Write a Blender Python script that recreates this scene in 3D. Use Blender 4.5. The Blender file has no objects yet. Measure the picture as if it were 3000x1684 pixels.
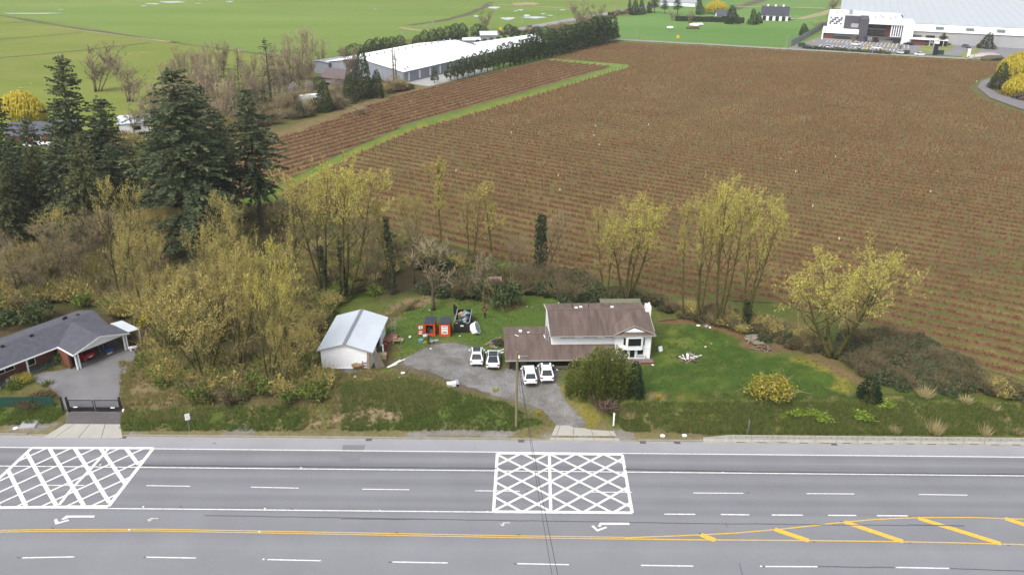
import bpy, math, random
import numpy as np
from mathutils import Vector, Matrix, Euler
from mathutils.geometry import delaunay_2d_cdt
R_ = math.radians
scn = bpy.context.scene
COL = scn.collection

# ------------------------------------------------------------------ camera, sky, sun, exposure
FPX, PITCH, ROLL, CAMH = 2400.0, 24.2, 0.55, 56.0
cd = bpy.data.cameras.new('camera'); cam = bpy.data.objects.new('camera', cd); COL.objects.link(cam)
cd.sensor_width = 36; cd.lens = 36 * FPX / 3000; cd.clip_end = 6000; cd.clip_start = 0.5
CM = Matrix.Rotation(R_(90 - PITCH), 4, 'X') @ Matrix.Rotation(R_(ROLL), 4, 'Z')
cam.matrix_world = Matrix.Translation((0, 0, CAMH)) @ CM
scn.camera = cam
wd = bpy.data.worlds.new('World'); scn.world = wd; wd.use_nodes = True
nt = wd.node_tree
sky = nt.nodes.new('ShaderNodeTexSky'); sky.sky_type = 'NISHITA'; sky.sun_disc = False
SUN_EL, SUN_ROT = 52, 215
sky.sun_elevation = R_(SUN_EL); sky.sun_rotation = R_(SUN_ROT); sky.air_density = 1.0; sky.dust_density = 3.0
hs = nt.nodes.new('ShaderNodeHueSaturation'); hs.inputs['Saturation'].default_value = 0.34
bg = nt.nodes['Background']; bg.inputs['Strength'].default_value = 0.12
nt.links.new(sky.outputs[0], hs.inputs['Color']); nt.links.new(hs.outputs[0], bg.inputs['Color'])
sl = bpy.data.lights.new('sun', 'SUN'); sl.energy = 1.3; sl.angle = R_(28); sl.color = (1, .965, .91)
sun = bpy.data.objects.new('sun', sl); COL.objects.link(sun)
_az = R_(SUN_ROT)
_sd = Vector((math.sin(_az) * math.cos(R_(SUN_EL)), math.cos(_az) * math.cos(R_(SUN_EL)), math.sin(R_(SUN_EL))))
sun.rotation_euler = (-_sd).to_track_quat('-Z', 'Y').to_euler()
scn.view_settings.view_transform = 'Standard'; scn.view_settings.look = 'None'
scn.view_settings.gamma = 1; scn.view_settings.use_curve_mapping = False
scn.view_settings.exposure = 1.18
scn.cycles.max_bounces = 4; scn.cycles.diffuse_bounces = 2; scn.cycles.glossy_bounces = 2
scn.cycles.transparent_max_bounces = 4; scn.cycles.caustics_reflective = False; scn.cycles.caustics_refractive = False
scn.cycles.use_denoising = True

# ------------------------------------------------------------------ terrain height
def sm(t):
    t = np.clip(t, 0, 1); return t * t * (3 - 2 * t)
_AX = [-400, -60, -43, -33, -20, -4, 4, 20, 400]
_AH = [.77, 1.07, 1.07, 1.87, 2.17, 2.17, 2.17, 2.47, 2.47]
_WX = [-400, -60, -40, -33, -20, -7, 0.5, 3, 6, 9.5, 14, 400]
_WH = [13, 13, 13, 8, 6.5, 6, 10, 11, 10, 6, 4.8, 4.8]
def hgt(x, y):
    x = np.asarray(x, float); y = np.asarray(y, float)
    a = np.interp(x, _AX, _AH); w = np.interp(x, _WX, _WH)
    z = a * sm((y - 81.9) / w)
    k = sm((y - 116) / 26)
    z = z * (1 - k) + 1.0 * k
    n = .10 * np.sin(x * .61 + 1.3 * np.sin(y * .37)) * np.sin(y * .53 + x * .17) + .05 * np.sin(x * 1.7 + y * .9)
    z = z + n * sm((y - 82.5) / 3) * (1 - sm((y - 135) / 20)) * .9
    z = np.where(y < 81.0, -.35, z + .13)
    return z
def hz(x, y): return float(hgt(x, y))

def ray(px, py): return CM.to_3x3() @ Vector(((px - 1500) / FPX, -(py - 842) / FPX, -1))
def G(px, py, z=None):
    d = ray(px, py); zz = z if z is not None else 1.0
    for _ in range(1 if z is not None else 14):
        t = (zz - CAMH) / d.z; p = Vector((d.x * t, d.y * t, zz))
        if z is None: zz = .5 * zz + .5 * hz(p.x, p.y)
    if z is None: p.z = hz(p.x, p.y)
    return p
def GP(pts, z=None): return [tuple(G(a, b, z)) for a, b in pts]
def TOP(px, py, Y):
    d = ray(px, py); t = Y / d.y; return Vector((d.x * t, Y, CAMH + d.z * t))
def pxm(p):
    v = CM.to_3x3().inverted() @ (Vector(p) - Vector((0, 0, CAMH))); return FPX / -v.z
def PROJ(p):
    v = CM.to_3x3().inverted() @ (Vector(p) - Vector((0, 0, CAMH)))
    return 1500 + FPX * v.x / -v.z, 842 - FPX * v.y / -v.z

# ------------------------------------------------------------------ small numpy noise
def _hash(ix, iy, s):
    n = (ix * 374761393 + iy * 668265263 + s * 1274126177) & 0xffffffff
    n = ((n ^ (n >> 13)) * 1274126177) & 0xffffffff
    return ((n ^ (n >> 16)) & 0xffff) / 65535.0
def vnoise(x, y, s=0):
    x = np.asarray(x, float); y = np.asarray(y, float)
    ix = np.floor(x).astype(np.int64); iy = np.floor(y).astype(np.int64)
    fx = sm(x - ix); fy = sm(y - iy)
    a = _hash(ix, iy, s); b = _hash(ix + 1, iy, s); c = _hash(ix, iy + 1, s); d = _hash(ix + 1, iy + 1, s)
    return (a * (1 - fx) + b * fx) * (1 - fy) + (c * (1 - fx) + d * fx) * fy
def fbm(x, y, s=0, o=4):
    v = 0; a = .5; f = 1.0; t = 0
    for i in range(o):
        v = v + a * vnoise(x * f, y * f, s + i * 17); t += a; a *= .5; f *= 2.03
    return v / t

# ------------------------------------------------------------------ colour + materials
KALB = 0.5
def S(r, g, b, k=None):
    f = lambda c: (c / 255 / 12.92 if c / 255 <= .04045 else ((c / 255 + .055) / 1.055) ** 2.4)
    k = KALB if k is None else k
    return (f(r) * k, f(g) * k, f(b) * k)
MATS = {}
def _new(name):
    m = bpy.data.materials.new(name); m.use_nodes = True; MATS[name] = m
    nt = m.node_tree; return m, nt, nt.nodes['Principled BSDF']
def mat(name, c, rough=.8, var=.12, scale=1.5, metal=0., spec=.3, bump=0., stretch=None, coat=0., c2=None):
    if name in MATS: return MATS[name]
    m, nt, p = _new(name)
    p.inputs['Roughness'].default_value = rough; p.inputs['Metallic'].default_value = metal
    p.inputs['Specular IOR Level'].default_value = spec
    if coat: p.inputs['Coat Weight'].default_value = coat; p.inputs['Coat Roughness'].default_value = .08
    ge = nt.nodes.new('ShaderNodeNewGeometry'); no = nt.nodes.new('ShaderNodeTexNoise')
    no.inputs['Scale'].default_value = scale; no.inputs['Detail'].default_value = 4; no.inputs['Roughness'].default_value = .62
    vec = ge.outputs['Position']
    if stretch:
        mp = nt.nodes.new('ShaderNodeMapping'); mp.inputs['Scale'].default_value = stretch
        nt.links.new(vec, mp.inputs['Vector']); vec = mp.outputs[0]
    nt.links.new(vec, no.inputs['Vector'])
    mr = nt.nodes.new('ShaderNodeMapRange'); mr.inputs['From Min'].default_value = .3; mr.inputs['From Max'].default_value = .7
    nt.links.new(no.outputs['Fac'], mr.inputs['Value'])
    mx = nt.nodes.new('ShaderNodeMix'); mx.data_type = 'RGBA'
    nt.links.new(mr.outputs[0], mx.inputs[0])
    mx.inputs[6].default_value = (*[v * (1 - var) for v in c], 1)
    mx.inputs[7].default_value = (*[min(1, v * (1 + var)) for v in (c2 or c)], 1)
    nt.links.new(mx.outputs[2], p.inputs['Base Color'])
    if bump:
        b = nt.nodes.new('ShaderNodeBump'); b.inputs['Strength'].default_value = bump; b.inputs['Distance'].default_value = .05
        nt.links.new(no.outputs['Fac'], b.inputs['Height']); nt.links.new(b.outputs[0], p.inputs['Normal'])
    return m
def leafmat(name, c1, c2, c3=None, rough=.65, trans=.42):
    """foliage: the face attribute 'v' picks between two leaf colours, each plant shifts a little"""
    if name in MATS: return MATS[name]
    m, nt, p = _new(name); p.inputs['Roughness'].default_value = rough; p.inputs['Specular IOR Level'].default_value = .25
    at = nt.nodes.new('ShaderNodeAttribute'); at.attribute_name = 'v'
    oi = nt.nodes.new('ShaderNodeObjectInfo')
    rp = nt.nodes.new('ShaderNodeValToRGB'); e = rp.color_ramp.elements
    e[0].color = (*c1, 1); e[1].color = (*c2, 1)
    if c3: x = e.new(.5); x.color = (*c3, 1)
    ad = nt.nodes.new('ShaderNodeMath'); ad.operation = 'MULTIPLY_ADD'
    ad.inputs[1].default_value = .24; nt.links.new(oi.outputs['Random'], ad.inputs[0])
    ms = nt.nodes.new('ShaderNodeMath'); ms.operation = 'SUBTRACT'; ms.inputs[1].default_value = .12
    nt.links.new(at.outputs['Fac'], ms.inputs[0]); nt.links.new(ms.outputs[0], ad.inputs[2])
    nt.links.new(ad.outputs[0], rp.inputs[0]); nt.links.new(rp.outputs[0], p.inputs['Base Color'])
    tr = nt.nodes.new('ShaderNodeBsdfTranslucent'); nt.links.new(rp.outputs[0], tr.inputs['Color']); ms2 = nt.nodes.new('ShaderNodeMixShader'); ms2.inputs[0].default_value = trans
    nt.links.new(p.outputs[0], ms2.inputs[1]); nt.links.new(tr.outputs[0], ms2.inputs[2]); nt.links.new(ms2.outputs[0], nt.nodes['Material Output'].inputs['Surface'])
    return m
def glassmat(name='dark_window_glass', c=(.012, .016, .016)):
    if name in MATS: return MATS[name]
    m, nt, p = _new(name); p.inputs['Base Color'].default_value = (*c, 1); p.inputs['Roughness'].default_value = .06
    p.inputs['Specular IOR Level'].default_value = .5; return m

# ------------------------------------------------------------------ mesh builder
class MB:
    def __init__(s): s.v = []; s.f = []; s.m = []; s.a = []; s.cm = 0; s.cv = .5
    def add(s, vs, fs):
        o = len(s.v); s.v.extend([tuple(v) for v in vs])
        for f in fs: s.f.append([i + o for i in f]); s.m.append(s.cm); s.a.append(s.cv)
        return s
    def box(s, x0, x1, y0, y1, z0, z1):
        return s.add([(x0, y0, z0), (x1, y0, z0), (x1, y1, z0), (x0, y1, z0), (x0, y0, z1), (x1, y0, z1), (x1, y1, z1), (x0, y1, z1)],
                     [(0, 3, 2, 1), (4, 5, 6, 7), (0, 1, 5, 4), (1, 2, 6, 5), (2, 3, 7, 6), (3, 0, 4, 7)])
    def bar(s, a, b, w, h):
        """rectangular bar from a to b: w across, h upwards"""
        a = Vector(a); b = Vector(b); d = (b - a).normalized()
        u = d.cross(Vector((0, 0, 1)));
        if u.length < 1e-3: u = Vector((1, 0, 0))
        u.normalize(); n = u.cross(d) * (h / 2); u = u * (w / 2)
        vs = [a - u - n, a + u - n, a + u + n, a - u + n, b - u - n, b + u - n, b + u + n, b - u + n]
        return s.add(vs, [(0, 1, 2, 3), (4, 7, 6, 5), (0, 4, 5, 1), (1, 5, 6, 2), (2, 6, 7, 3), (3, 7, 4, 0)])
    def prism(s, poly, d):
        """closed polygon (3-D points) extruded by vector d"""
        n = len(poly); a = [Vector(p) for p in poly]; d = Vector(d); b = [p + d for p in a]
        nrm = Vector((0, 0, 0))
        for i in range(n): nrm += a[i].cross(a[(i + 1) % n])
        flip = nrm.dot(d) > 0
        bot = list(range(n)); top = list(range(n, 2 * n))
        fs = [bot[::-1] if flip else bot, top if flip else top[::-1]]
        for i in range(n):
            j = (i + 1) % n; q = (i, j, n + j, n + i); fs.append(q if flip else q[::-1])
        return s.add(a + b, fs)
    def slab(s, quad, t):
        """a sheet of thickness t below the given polygon"""
        return s.prism(quad, (0, 0, -t))
    def tube(s, pts, rad, n=6, cap=True):
        pts = [Vector(p) for p in pts]; o = []
        for i, p in enumerate(pts):
            d = (pts[min(i + 1, len(pts) - 1)] - pts[max(i - 1, 0)]).normalized()
            u = d.cross(Vector((.31, .17, 1)))
            if u.length < 1e-3: u = Vector((1, 0, 0))
            u.normalize(); w = d.cross(u); r = rad[i] if hasattr(rad, '__len__') else rad
            for k in range(n):
                t = 2 * math.pi * k / n; o.append(p + u * (r * math.cos(t)) + w * (r * math.sin(t)))
        fs = []
        for i in range(len(pts) - 1):
            for k in range(n):
                fs.append((i * n + k, i * n + (k + 1) % n, (i + 1) * n + (k + 1) % n, (i + 1) * n + k))
        if cap:
            fs.append(tuple(range(n))[::-1]); fs.append(tuple(range((len(pts) - 1) * n, len(pts) * n)))
        return s.add(o, fs)
    def loft(s, rings, cap=True):
        n = len(rings[0]); o = [p for r in rings for p in r]; fs = []
        for i in range(len(rings) - 1):
            for k in range(n): fs.append((i * n + k, i * n + (k + 1) % n, (i + 1) * n + (k + 1) % n, (i + 1) * n + k))
        if cap: fs.append(tuple(range(n))[::-1]); fs.append(tuple(range((len(rings) - 1) * n, len(rings) * n)))
        return s.add(o, fs)
    def lump(s, c, r, seed=0, n=8, m=5, j=.18):
        """an uneven rounded lump"""
        rr = random.Random(seed); rings = []
        for i in range(1, m):
            t = math.pi * i / m
            rings.append([(c[0] + r[0] * math.sin(t) * math.cos(2 * math.pi * k / n) * (1 + rr.uniform(-j, j)),
                           c[1] + r[1] * math.sin(t) * math.sin(2 * math.pi * k / n) * (1 + rr.uniform(-j, j)),
                           c[2] - r[2] * math.cos(t) * (1 + rr.uniform(-j, j) * .5)) for k in range(n)])
        return s.loft(rings)
    def mesh(s, name, mats, smooth=False):
        me = bpy.data.meshes.new(name); me.from_pydata(s.v, [], s.f)
        for m in (mats if isinstance(mats, (list, tuple)) else [mats]): me.materials.append(m)
        if any(s.m): me.polygons.foreach_set('material_index', np.array(s.m, np.int32))
        if any(abs(x - .5) > 1e-6 for x in s.a):
            at = me.attributes.new('v', 'FLOAT', 'FACE'); at.data.foreach_set('value', np.array(s.a, np.float32))
        if smooth: me.polygons.foreach_set('use_smooth', np.ones(len(s.f), bool))
        me.update(); return me
    def build(s, name, mats, parent=None, loc=None, rz=0, smooth=False):
        return obj(name, s.mesh(name, mats, smooth), parent, loc, rz)
def obj(name, me, parent=None, loc=None, rz=0):
    o = bpy.data.objects.new(name, me); COL.objects.link(o)
    if parent is not None: o.parent = parent
    if loc is not None: o.location = loc
    if rz: o.rotation_euler = (0, 0, rz)
    return o
def tag(o, label, cat, group=None):
    o['label'] = label; o['category'] = cat
    if group: o['group'] = group
    return o
def thing(name, label, cat, loc=(0, 0, 0), rz=0, group=None):
    o = bpy.data.objects.new(name, None); o.empty_display_size = .2; COL.objects.link(o)
    o.location = loc; o.rotation_euler = (0, 0, rz); return tag(o, label, cat, group)
def kind(o, k): o['kind'] = k; return o
def copy_tree(o, parent=None, first=True):
    c = o.copy(); COL.objects.link(c)
    if parent is not None: c.parent = parent
    for ch in o.children: copy_tree(ch, c)
    return c

# ------------------------------------------------------------------ sheets over the terrain
def inside(poly, X, Y):
    X = np.asarray(X, float); Y = np.asarray(Y, float); r = np.zeros(X.shape, bool); n = len(poly)
    for i in range(n):
        x0, y0 = poly[i][:2]; x1, y1 = poly[(i + 1) % n][:2]
        c = ((y0 > Y) != (y1 > Y)) & (X < (x1 - x0) * (Y - y0) / ((y1 - y0) if y1 != y0 else 1e-9) + x0)
        r ^= c
    return r
def edist(poly, X, Y, closed=True):
    d = np.full(np.shape(X), 1e9); n = len(poly)
    for i in range(n if closed else n - 1):
        x0, y0 = poly[i][:2]; x1, y1 = poly[(i + 1) % n][:2]
        dx, dy = x1 - x0, y1 - y0; L = dx * dx + dy * dy + 1e-9
        t = np.clip(((X - x0) * dx + (Y - y0) * dy) / L, 0, 1)
        d = np.minimum(d, np.hypot(X - x0 - t * dx, Y - y0 - t * dy))
    return d
def pmask(poly, X, Y, w=1.0):
    """soft mask of a polygon, w metres wide at its edge"""
    d = edist(poly, X, Y); return sm((np.where(inside(poly, X, Y), d, -d) + w) / (2 * w))
def lmask(line, X, Y, r, w): return 1 - sm((edist(line, X, Y, False) - r) / w)
def drape(name, poly, cell, off, m, jit=0., seed=1, flat=None):
    """a sheet that follows the ground inside a polygon"""
    rr = random.Random(seed); pts = []; n = len(poly)
    for i in range(n):
        a = poly[i]; b = poly[(i + 1) % n]; L = math.hypot(b[0] - a[0], b[1] - a[1]); k = max(1, int(L / cell))
        for j in range(k):
            t = j / k; pts.append(Vector((a[0] + (b[0] - a[0]) * t + rr.uniform(-jit, jit), a[1] + (b[1] - a[1]) * t + rr.uniform(-jit, jit))))
    nb = len(pts); ed = [(i, (i + 1) % nb) for i in range(nb)]
    bp = [(p.x, p.y) for p in pts]
    xs = np.arange(min(p[0] for p in bp), max(p[0] for p in bp), cell); ys = np.arange(min(p[1] for p in bp), max(p[1] for p in bp), cell)
    X, Y = np.meshgrid(xs, ys); X = X.ravel(); Y = Y.ravel()
    ok = inside(bp, X, Y) & (edist(bp, X, Y) > cell * .4)
    pts += [Vector((a, b)) for a, b in zip(X[ok], Y[ok])]
    vv, _, ff, _, _, _ = delaunay_2d_cdt(pts, ed, [], 1, 1e-4)
    z = np.full(len(vv), flat) if flat is not None else hgt([p.x for p in vv], [p.y for p in vv]) + off
    me = bpy.data.meshes.new(name); me.from_pydata([(p.x, p.y, zz) for p, zz in zip(vv, z)], [], [list(f) for f in ff])
    me.materials.append(m); me.update()
    if me.polygons and me.polygons[0].normal.z < 0: me.flip_normals()
    return kind(obj(name, me), 'structure')

# ------------------------------------------------------------------ scattered stuff (uncountable growth)
def scatter(name, P, rz, sc, ix, protos):
    c = bpy.data.collections.new(name + '_plants')
    for i, me in enumerate(protos):
        o = bpy.data.objects.new('plant_%02d' % i, me); c.objects.link(o)
    me = bpy.data.meshes.new(name); me.from_pydata([tuple(p) for p in P], [], [])
    for nme, ty, arr in (('rz', 'FLOAT', rz), ('sc', 'FLOAT', sc), ('ix', 'INT', ix)):
        a = me.attributes.new(nme, ty, 'POINT'); a.data.foreach_set('value', np.asarray(arr, np.int32 if ty == 'INT' else np.float32))
    o = kind(obj(name, me), 'stuff')
    g = bpy.data.node_groups.new(name, 'GeometryNodeTree')
    g.interface.new_socket('Geometry', in_out='INPUT', socket_type='NodeSocketGeometry')
    g.interface.new_socket('Geometry', in_out='OUTPUT', socket_type='NodeSocketGeometry')
    N = g.nodes.new; L = g.links.new
    gi = N('NodeGroupInput'); go = N('NodeGroupOutput'); ip = N('GeometryNodeInstanceOnPoints'); ci = N('GeometryNodeCollectionInfo')
    ci.inputs['Collection'].default_value = c; ci.inputs['Separate Children'].default_value = True; ci.inputs['Reset Children'].default_value = True
    ip.inputs['Pick Instance'].default_value = True
    def na(n, ty):
        a = N('GeometryNodeInputNamedAttribute'); a.data_type = ty; a.inputs['Name'].default_value = n
        return [s for s in a.outputs if s.enabled and s.name == 'Attribute'][0]
    cx = N('ShaderNodeCombineXYZ'); L(na('rz', 'FLOAT'), cx.inputs['Z'])
    L(gi.outputs[0], ip.inputs['Points']); L(ci.outputs[0], ip.inputs['Instance']); L(na('ix', 'INT'), ip.inputs['Instance Index'])
    L(cx.outputs[0], ip.inputs['Rotation']); L(na('sc', 'FLOAT'), ip.inputs['Scale']); L(ip.outputs[0], go.inputs[0])
    md = o.modifiers.new('scatter', 'NODES'); md.node_group = g
    return o
# ================================================================== GROUND
def axis(parts):
    o = []
    for a, b, s in parts: o += list(np.arange(a, b, s))
    return np.array(o + [parts[-1][1]])
gx = axis([(-3000, -600, 300), (-600, -160, 20), (-160, -78, 4), (-78, 78, .75), (78, 200, 4), (200, 600, 20), (600, 3001, 300)])
gy = axis([(-300, 40, 40), (40, 78, 6), (78, 122, .55), (122, 170, 1.5), (170, 420, 6), (420, 800, 20), (800, 3801, 300)])
GX, GY = np.meshgrid(gx, gy); fX = GX.ravel(); fY = GY.ravel(); fZ = hgt(fX, fY)

def blend(c, k, m): return c * (1 - m[:, None]) + np.array(k)[None] * m[:, None]
n1 = fbm(fX * .22, fY * .22, 3); n2 = fbm(fX * .9, fY * .9, 9, 3); n3 = fbm(fX * .06, fY * .06, 21, 3)
jx = fX + (n1 - .5) * 3 + (n2 - .5) * 1.6; jy = fY + (fbm(fX * .25, fY * .25, 44) - .5) * 3 + (fbm(fX * .8, fY * .8, 45, 3) - .5) * 1.6
def PM(px, w=1.0, z=None): return pmask(GP(px, z), jx, jy, w)
def LM(px, r, w=.8): return lmask(GP(px), jx, jy, r, w)
C = np.tile(np.array(S(112, 124, 62)), (len(fX), 1))
C = blend(C, S(128, 112, 74), sm((n1 - .45) * 4) * .8)
# woodland floor, yard, lawn, banks
wood = [(-400, 1040), (150, 1010), (330, 1060), (480, 1180), (900, 1190), (1010, 1080), (960, 900), (1250, 860), (1560, 850), (1640, 880), (1640, 800), (1200, 680), (700, 560), (-400, 560)]
C = blend(C, S(92, 90, 54), PM(wood, 2)); C = blend(C, S(106, 92, 66), PM(wood, 2) * sm((n1 - .38) * 5) * .85)
C = blend(C, S(96, 122, 40), PM([(820, 1000), (960, 860), (900, 720), (1000, 700), (1150, 800), (1080, 880), (980, 920), (920, 1020)], 2) * .7)
yard = [(1000, 1090), (1120, 960), (1130, 890), (1330, 880), (1480, 900), (1560, 868), (1640, 880), (1640, 940), (1480, 960), (1480, 1060), (1300, 990), (1210, 1020), (1180, 1080)]
C = blend(C, S(100, 124, 56), PM(yard, .8)); C = blend(C, S(142, 146, 76), PM(yard, .8) * sm((n1 - .55) * 6) * .55)
C = blend(C, S(118, 128, 52), PM([(1000, 1085), (1100, 1030), (1200, 1015), (1180, 1050), (1100, 1080), (1050, 1100)], .8) * .9)
lawn = [(1630, 1110), (1800, 1085), (1905, 1065), (1925, 940), (2060, 955), (2150, 990), (2222, 1050), (2300, 1052), (2400, 1050), (2505, 1125), (2505, 1170), (1840, 1176), (1690, 1160)]
C = blend(C, S(80, 105, 44), PM(lawn, .7)); lm_ = PM(lawn, .7)
C = blend(C, S(112, 138, 56), lm_ * sm((n1 - .5) * 5) * .45)
C = blend(C, S(120, 130, 62), lm_ * sm((n2 - .58) * 8) * .55)
C = blend(C, S(132, 144, 68), lm_ * PM([(1920, 950), (2000, 950), (2060, 1010), (2010, 1060), (1930, 1060)], 2) * sm((n2 - .3) * 3) * .8)
C = blend(C, S(166, 156, 70), lm_ * LM([(2330, 1045), (2420, 1070), (2490, 1110), (2480, 1140)], 1.0) * .8)
C = blend(C, S(148, 112, 84), LM([(1935, 935), (1990, 935), (2060, 950), (2150, 975), (2190, 1010), (2260, 1030)], .4, 1.1) * .85)
C = blend(C, S(142, 116, 88), LM([(2290, 1020), (2400, 1040), (2470, 1085), (2530, 1120)], .45, 1.2) * .8)
bank = sm((fY - 82.2) / .6) * (1 - sm((fY - 87.2) / .7)) * sm((fX - 11) / 2)
C = blend(C, S(78, 94, 42), bank); C = blend(C, S(150, 136, 92), bank * sm((n2 - .55) * 7) * .9)
C = blend(C, S(120, 124, 52), bank * sm((n1 - .5) * 6) * .5)
bl = sm((fY - 82.6) / .6) * (1 - sm((fY - 90.5) / 1.5)) * sm((fX + 18) / 2) * (1 - sm((fX + 2) / 2))
C = blend(C, S(104, 120, 60), bl); C = blend(C, S(150, 140, 96), bl * sm((n1 - .5) * 5) * .7)
C = blend(C, S(174, 150, 126), PM([(1010, 1150), (1080, 1130), (1110, 1180), (1190, 1210), (1180, 1245), (1030, 1255), (880, 1260), (900, 1230), (1000, 1210)], .8) * sm((n2 - .36) * 5))
C = blend(C, S(156, 142, 92), PM([(940, 1090), (1100, 1085), (1200, 1120), (1100, 1130), (960, 1120)], .8) * sm((n2 - .4) * 4) * .8)
C = blend(C, S(154, 136, 100), PM([(352, 1200), (372, 1120), (430, 1050), (520, 1050), (560, 1150), (470, 1200)], 1.2) * .85)
C = blend(C, S(160, 126, 96), PM([(390, 1130), (430, 1060), (540, 1080), (530, 1140)], 1.2) * sm((n2 - .35) * 4) * .8)
C = blend(C, S(92, 118, 46), PM([(355, 1200), (700, 1190), (720, 1240), (540, 1256), (360, 1258)], .7) * sm((n2 - .3) * 4))
C = blend(C, S(168, 142, 108), PM([(690, 1215), (900, 1190), (930, 1262), (700, 1262)], .9) * sm((n2 - .45) * 6) * .85)
C = blend(C, S(96, 120, 48), PM([(-80, 1180), (150, 1185), (190, 1200), (150, 1240), (-80, 1250)], .6) * sm((n2 - .3) * 4))
# verge by the kerb: gravel and moss
ver = sm((fY - 80.6) / .3) * (1 - sm((fY - 82.7 - (n2 - .5) * 1.2) / .5))
ver = ver * (1 - sm((fX - 22) / 2)); C = blend(C, S(142, 130, 92), ver * .9); C = blend(C, S(156, 150, 142), ver * sm((n1 - .62) * 7))
C = blend(C, S(160, 156, 152), PM([(1210, 1258), (1500, 1258), (1500, 1272), (1210, 1270)], .4)); C = blend(C, S(158, 154, 148), PM([(20, 1248), (60, 1226), (180, 1238), (140, 1266), (30, 1266)], .5) * .9)
# mossy shoulders of the gravel drive, dug earth, bare mound
C = blend(C, S(146, 136, 56), LM([(1620, 1120), (1640, 1160), (1680, 1200), (1740, 1240)], .9, .6) * .9)
C = blend(C, S(120, 112, 72), LM([(1200, 1120), (1330, 1130), (1480, 1170), (1590, 1230)], 1.0, .8) * .7)
C = blend(C, S(158, 134, 104), PM([(1100, 935), (1130, 900), (1180, 880), (1250, 868), (1262, 885), (1200, 900), (1150, 940), (1120, 960)], .7))
C = blend(C, S(150, 128, 100), PM([(1360, 870), (1440, 868), (1560, 905), (1480, 915), (1390, 895)], .7) * sm((n2 - .42) * 5) * .8)
C = blend(C, S(62, 48, 38), LM([(1186, 899), (1196, 903)], .75, .35))
C = blend(C, S(112, 88, 70), PM([(1128, 1000), (1165, 985), (1165, 1050), (1128, 1080)], .5) * .9)
C = blend(C, S(110, 86, 62), LM([(950, 1082), (1050, 1086), (1110, 1082)], .5, .5) * .8)
dr_ = GP([(1640, 1250), (1600, 1206), (1500, 1168), (1420, 1146), (1340, 1122), (1270, 1090), (1190, 1070), (1175, 1054), (1210, 1034), (1260, 1010), (1320, 1001), (1375, 1010), (1400, 1068), (1440, 1082), (1640, 1076), (1640, 1140), (1690, 1210), (1720, 1250)])
C = blend(C, S(136, 128, 116), pmask(dr_, jx, jy, 1.3) * .85)
C = blend(C, S(122, 106, 88), LM([(1170, 1066), (1230, 1088), (1300, 1112), (1400, 1146)], .5, .9) * .7)
# strip of grass between the two fields, far meadows
C = blend(C, S(120, 146, 66), lmask(GP([(700, 590), (820, 555), (1000, 462), (1200, 373), (1500, 291), (1818, 196)]), fX, fY, 4.5, 2))
C = blend(C, S(160, 152, 66), lmask(GP([(830, 572), (1000, 470), (1200, 381), (1500, 298), (1832, 198)]), jx, jy, 1.0, 1.2) * .8)
C = blend(C, S(152, 150, 66), lmask(GP([(1600, 175), (1836, 193)]), fX, fY, 2.0, 1.5))
C = blend(C, S(150, 130, 92), lmask(GP([(600, 470), (850, 385), (1000, 332), (1130, 285), (1290, 244)]), jx, jy, 2.5, 2) * .9)
far = sm((fY - 300) / 60); C = blend(C, S(138, 168, 84), far * (1 - .3 * n3))
C = blend(C, S(112, 96, 78), sm((fX - 250) / 30) * sm((fY - 600) / 20) * .95)
C = blend(C, S(128, 116, 84), pmask(GP([(2840, 260), (2960, 190), (3300, 180), (3300, 420), (3000, 330)], 1.0), fX, fY, 4))
rough_far = pmask(GP([(300, 350), (600, 240), (900, 190), (1100, 120), (1420, 100), (1420, 180), (1200, 240), (1000, 320), (700, 420), (400, 430)], 1.0), fX, fY, 5)
C = blend(C, S(124, 118, 74), rough_far * .85)

gm, gnt, gp = _new('ground_cover'); gp.inputs['Roughness'].default_value = .95; gp.inputs['Specular IOR Level'].default_value = .1
at = gnt.nodes.new('ShaderNodeAttribute'); at.attribute_name = 'Col'
ge = gnt.nodes.new('ShaderNodeNewGeometry')
def gnoise(nt, vec, sc, det, lo, hi, out0, out1):
    n = nt.nodes.new('ShaderNodeTexNoise'); n.inputs['Scale'].default_value = sc; n.inputs['Detail'].default_value = det; n.inputs['Roughness'].default_value = .65
    nt.links.new(vec, n.inputs['Vector']); m = nt.nodes.new('ShaderNodeMapRange')
    for k, v in zip(('From Min', 'From Max', 'To Min', 'To Max'), (lo, hi, out0, out1)): m.inputs[k].default_value = v
    nt.links.new(n.outputs['Fac'], m.inputs['Value']); return m.outputs[0]
def gmul(nt, a, b):
    m = nt.nodes.new('ShaderNodeMath'); m.operation = 'MULTIPLY'; nt.links.new(a, m.inputs[0]); nt.links.new(b, m.inputs[1]); return m.outputs[0]
def gscale(nt, col, fac):
    m = nt.nodes.new('ShaderNodeVectorMath'); m.operation = 'SCALE'; nt.links.new(col, m.inputs[0]); nt.links.new(fac, m.inputs['Scale']); return m.outputs[0]
f1 = gnoise(gnt, ge.outputs['Position'], 2.6, 5, .3, .7, .72, 1.28); f2 = gnoise(gnt, ge.outputs['Position'], .35, 3, .3, .7, .86, 1.14)
gnt.links.new(gscale(gnt, at.outputs['Color'], gmul(gnt, f1, f2)), gp.inputs['Base Color'])
nx, ny = len(gx), len(gy)
idx = np.arange(nx * ny).reshape(ny, nx)
F = np.stack([idx[:-1, :-1], idx[:-1, 1:], idx[1:, 1:], idx[1:, :-1]], -1).reshape(-1, 4)
me = bpy.data.meshes.new('ground'); me.vertices.add(nx * ny); me.vertices.foreach_set('co', np.stack([fX, fY, fZ], 1).astype(np.float32).ravel())
me.loops.add(F.size); me.polygons.add(len(F)); me.loops.foreach_set('vertex_index', F.ravel().astype(np.int32))
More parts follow.
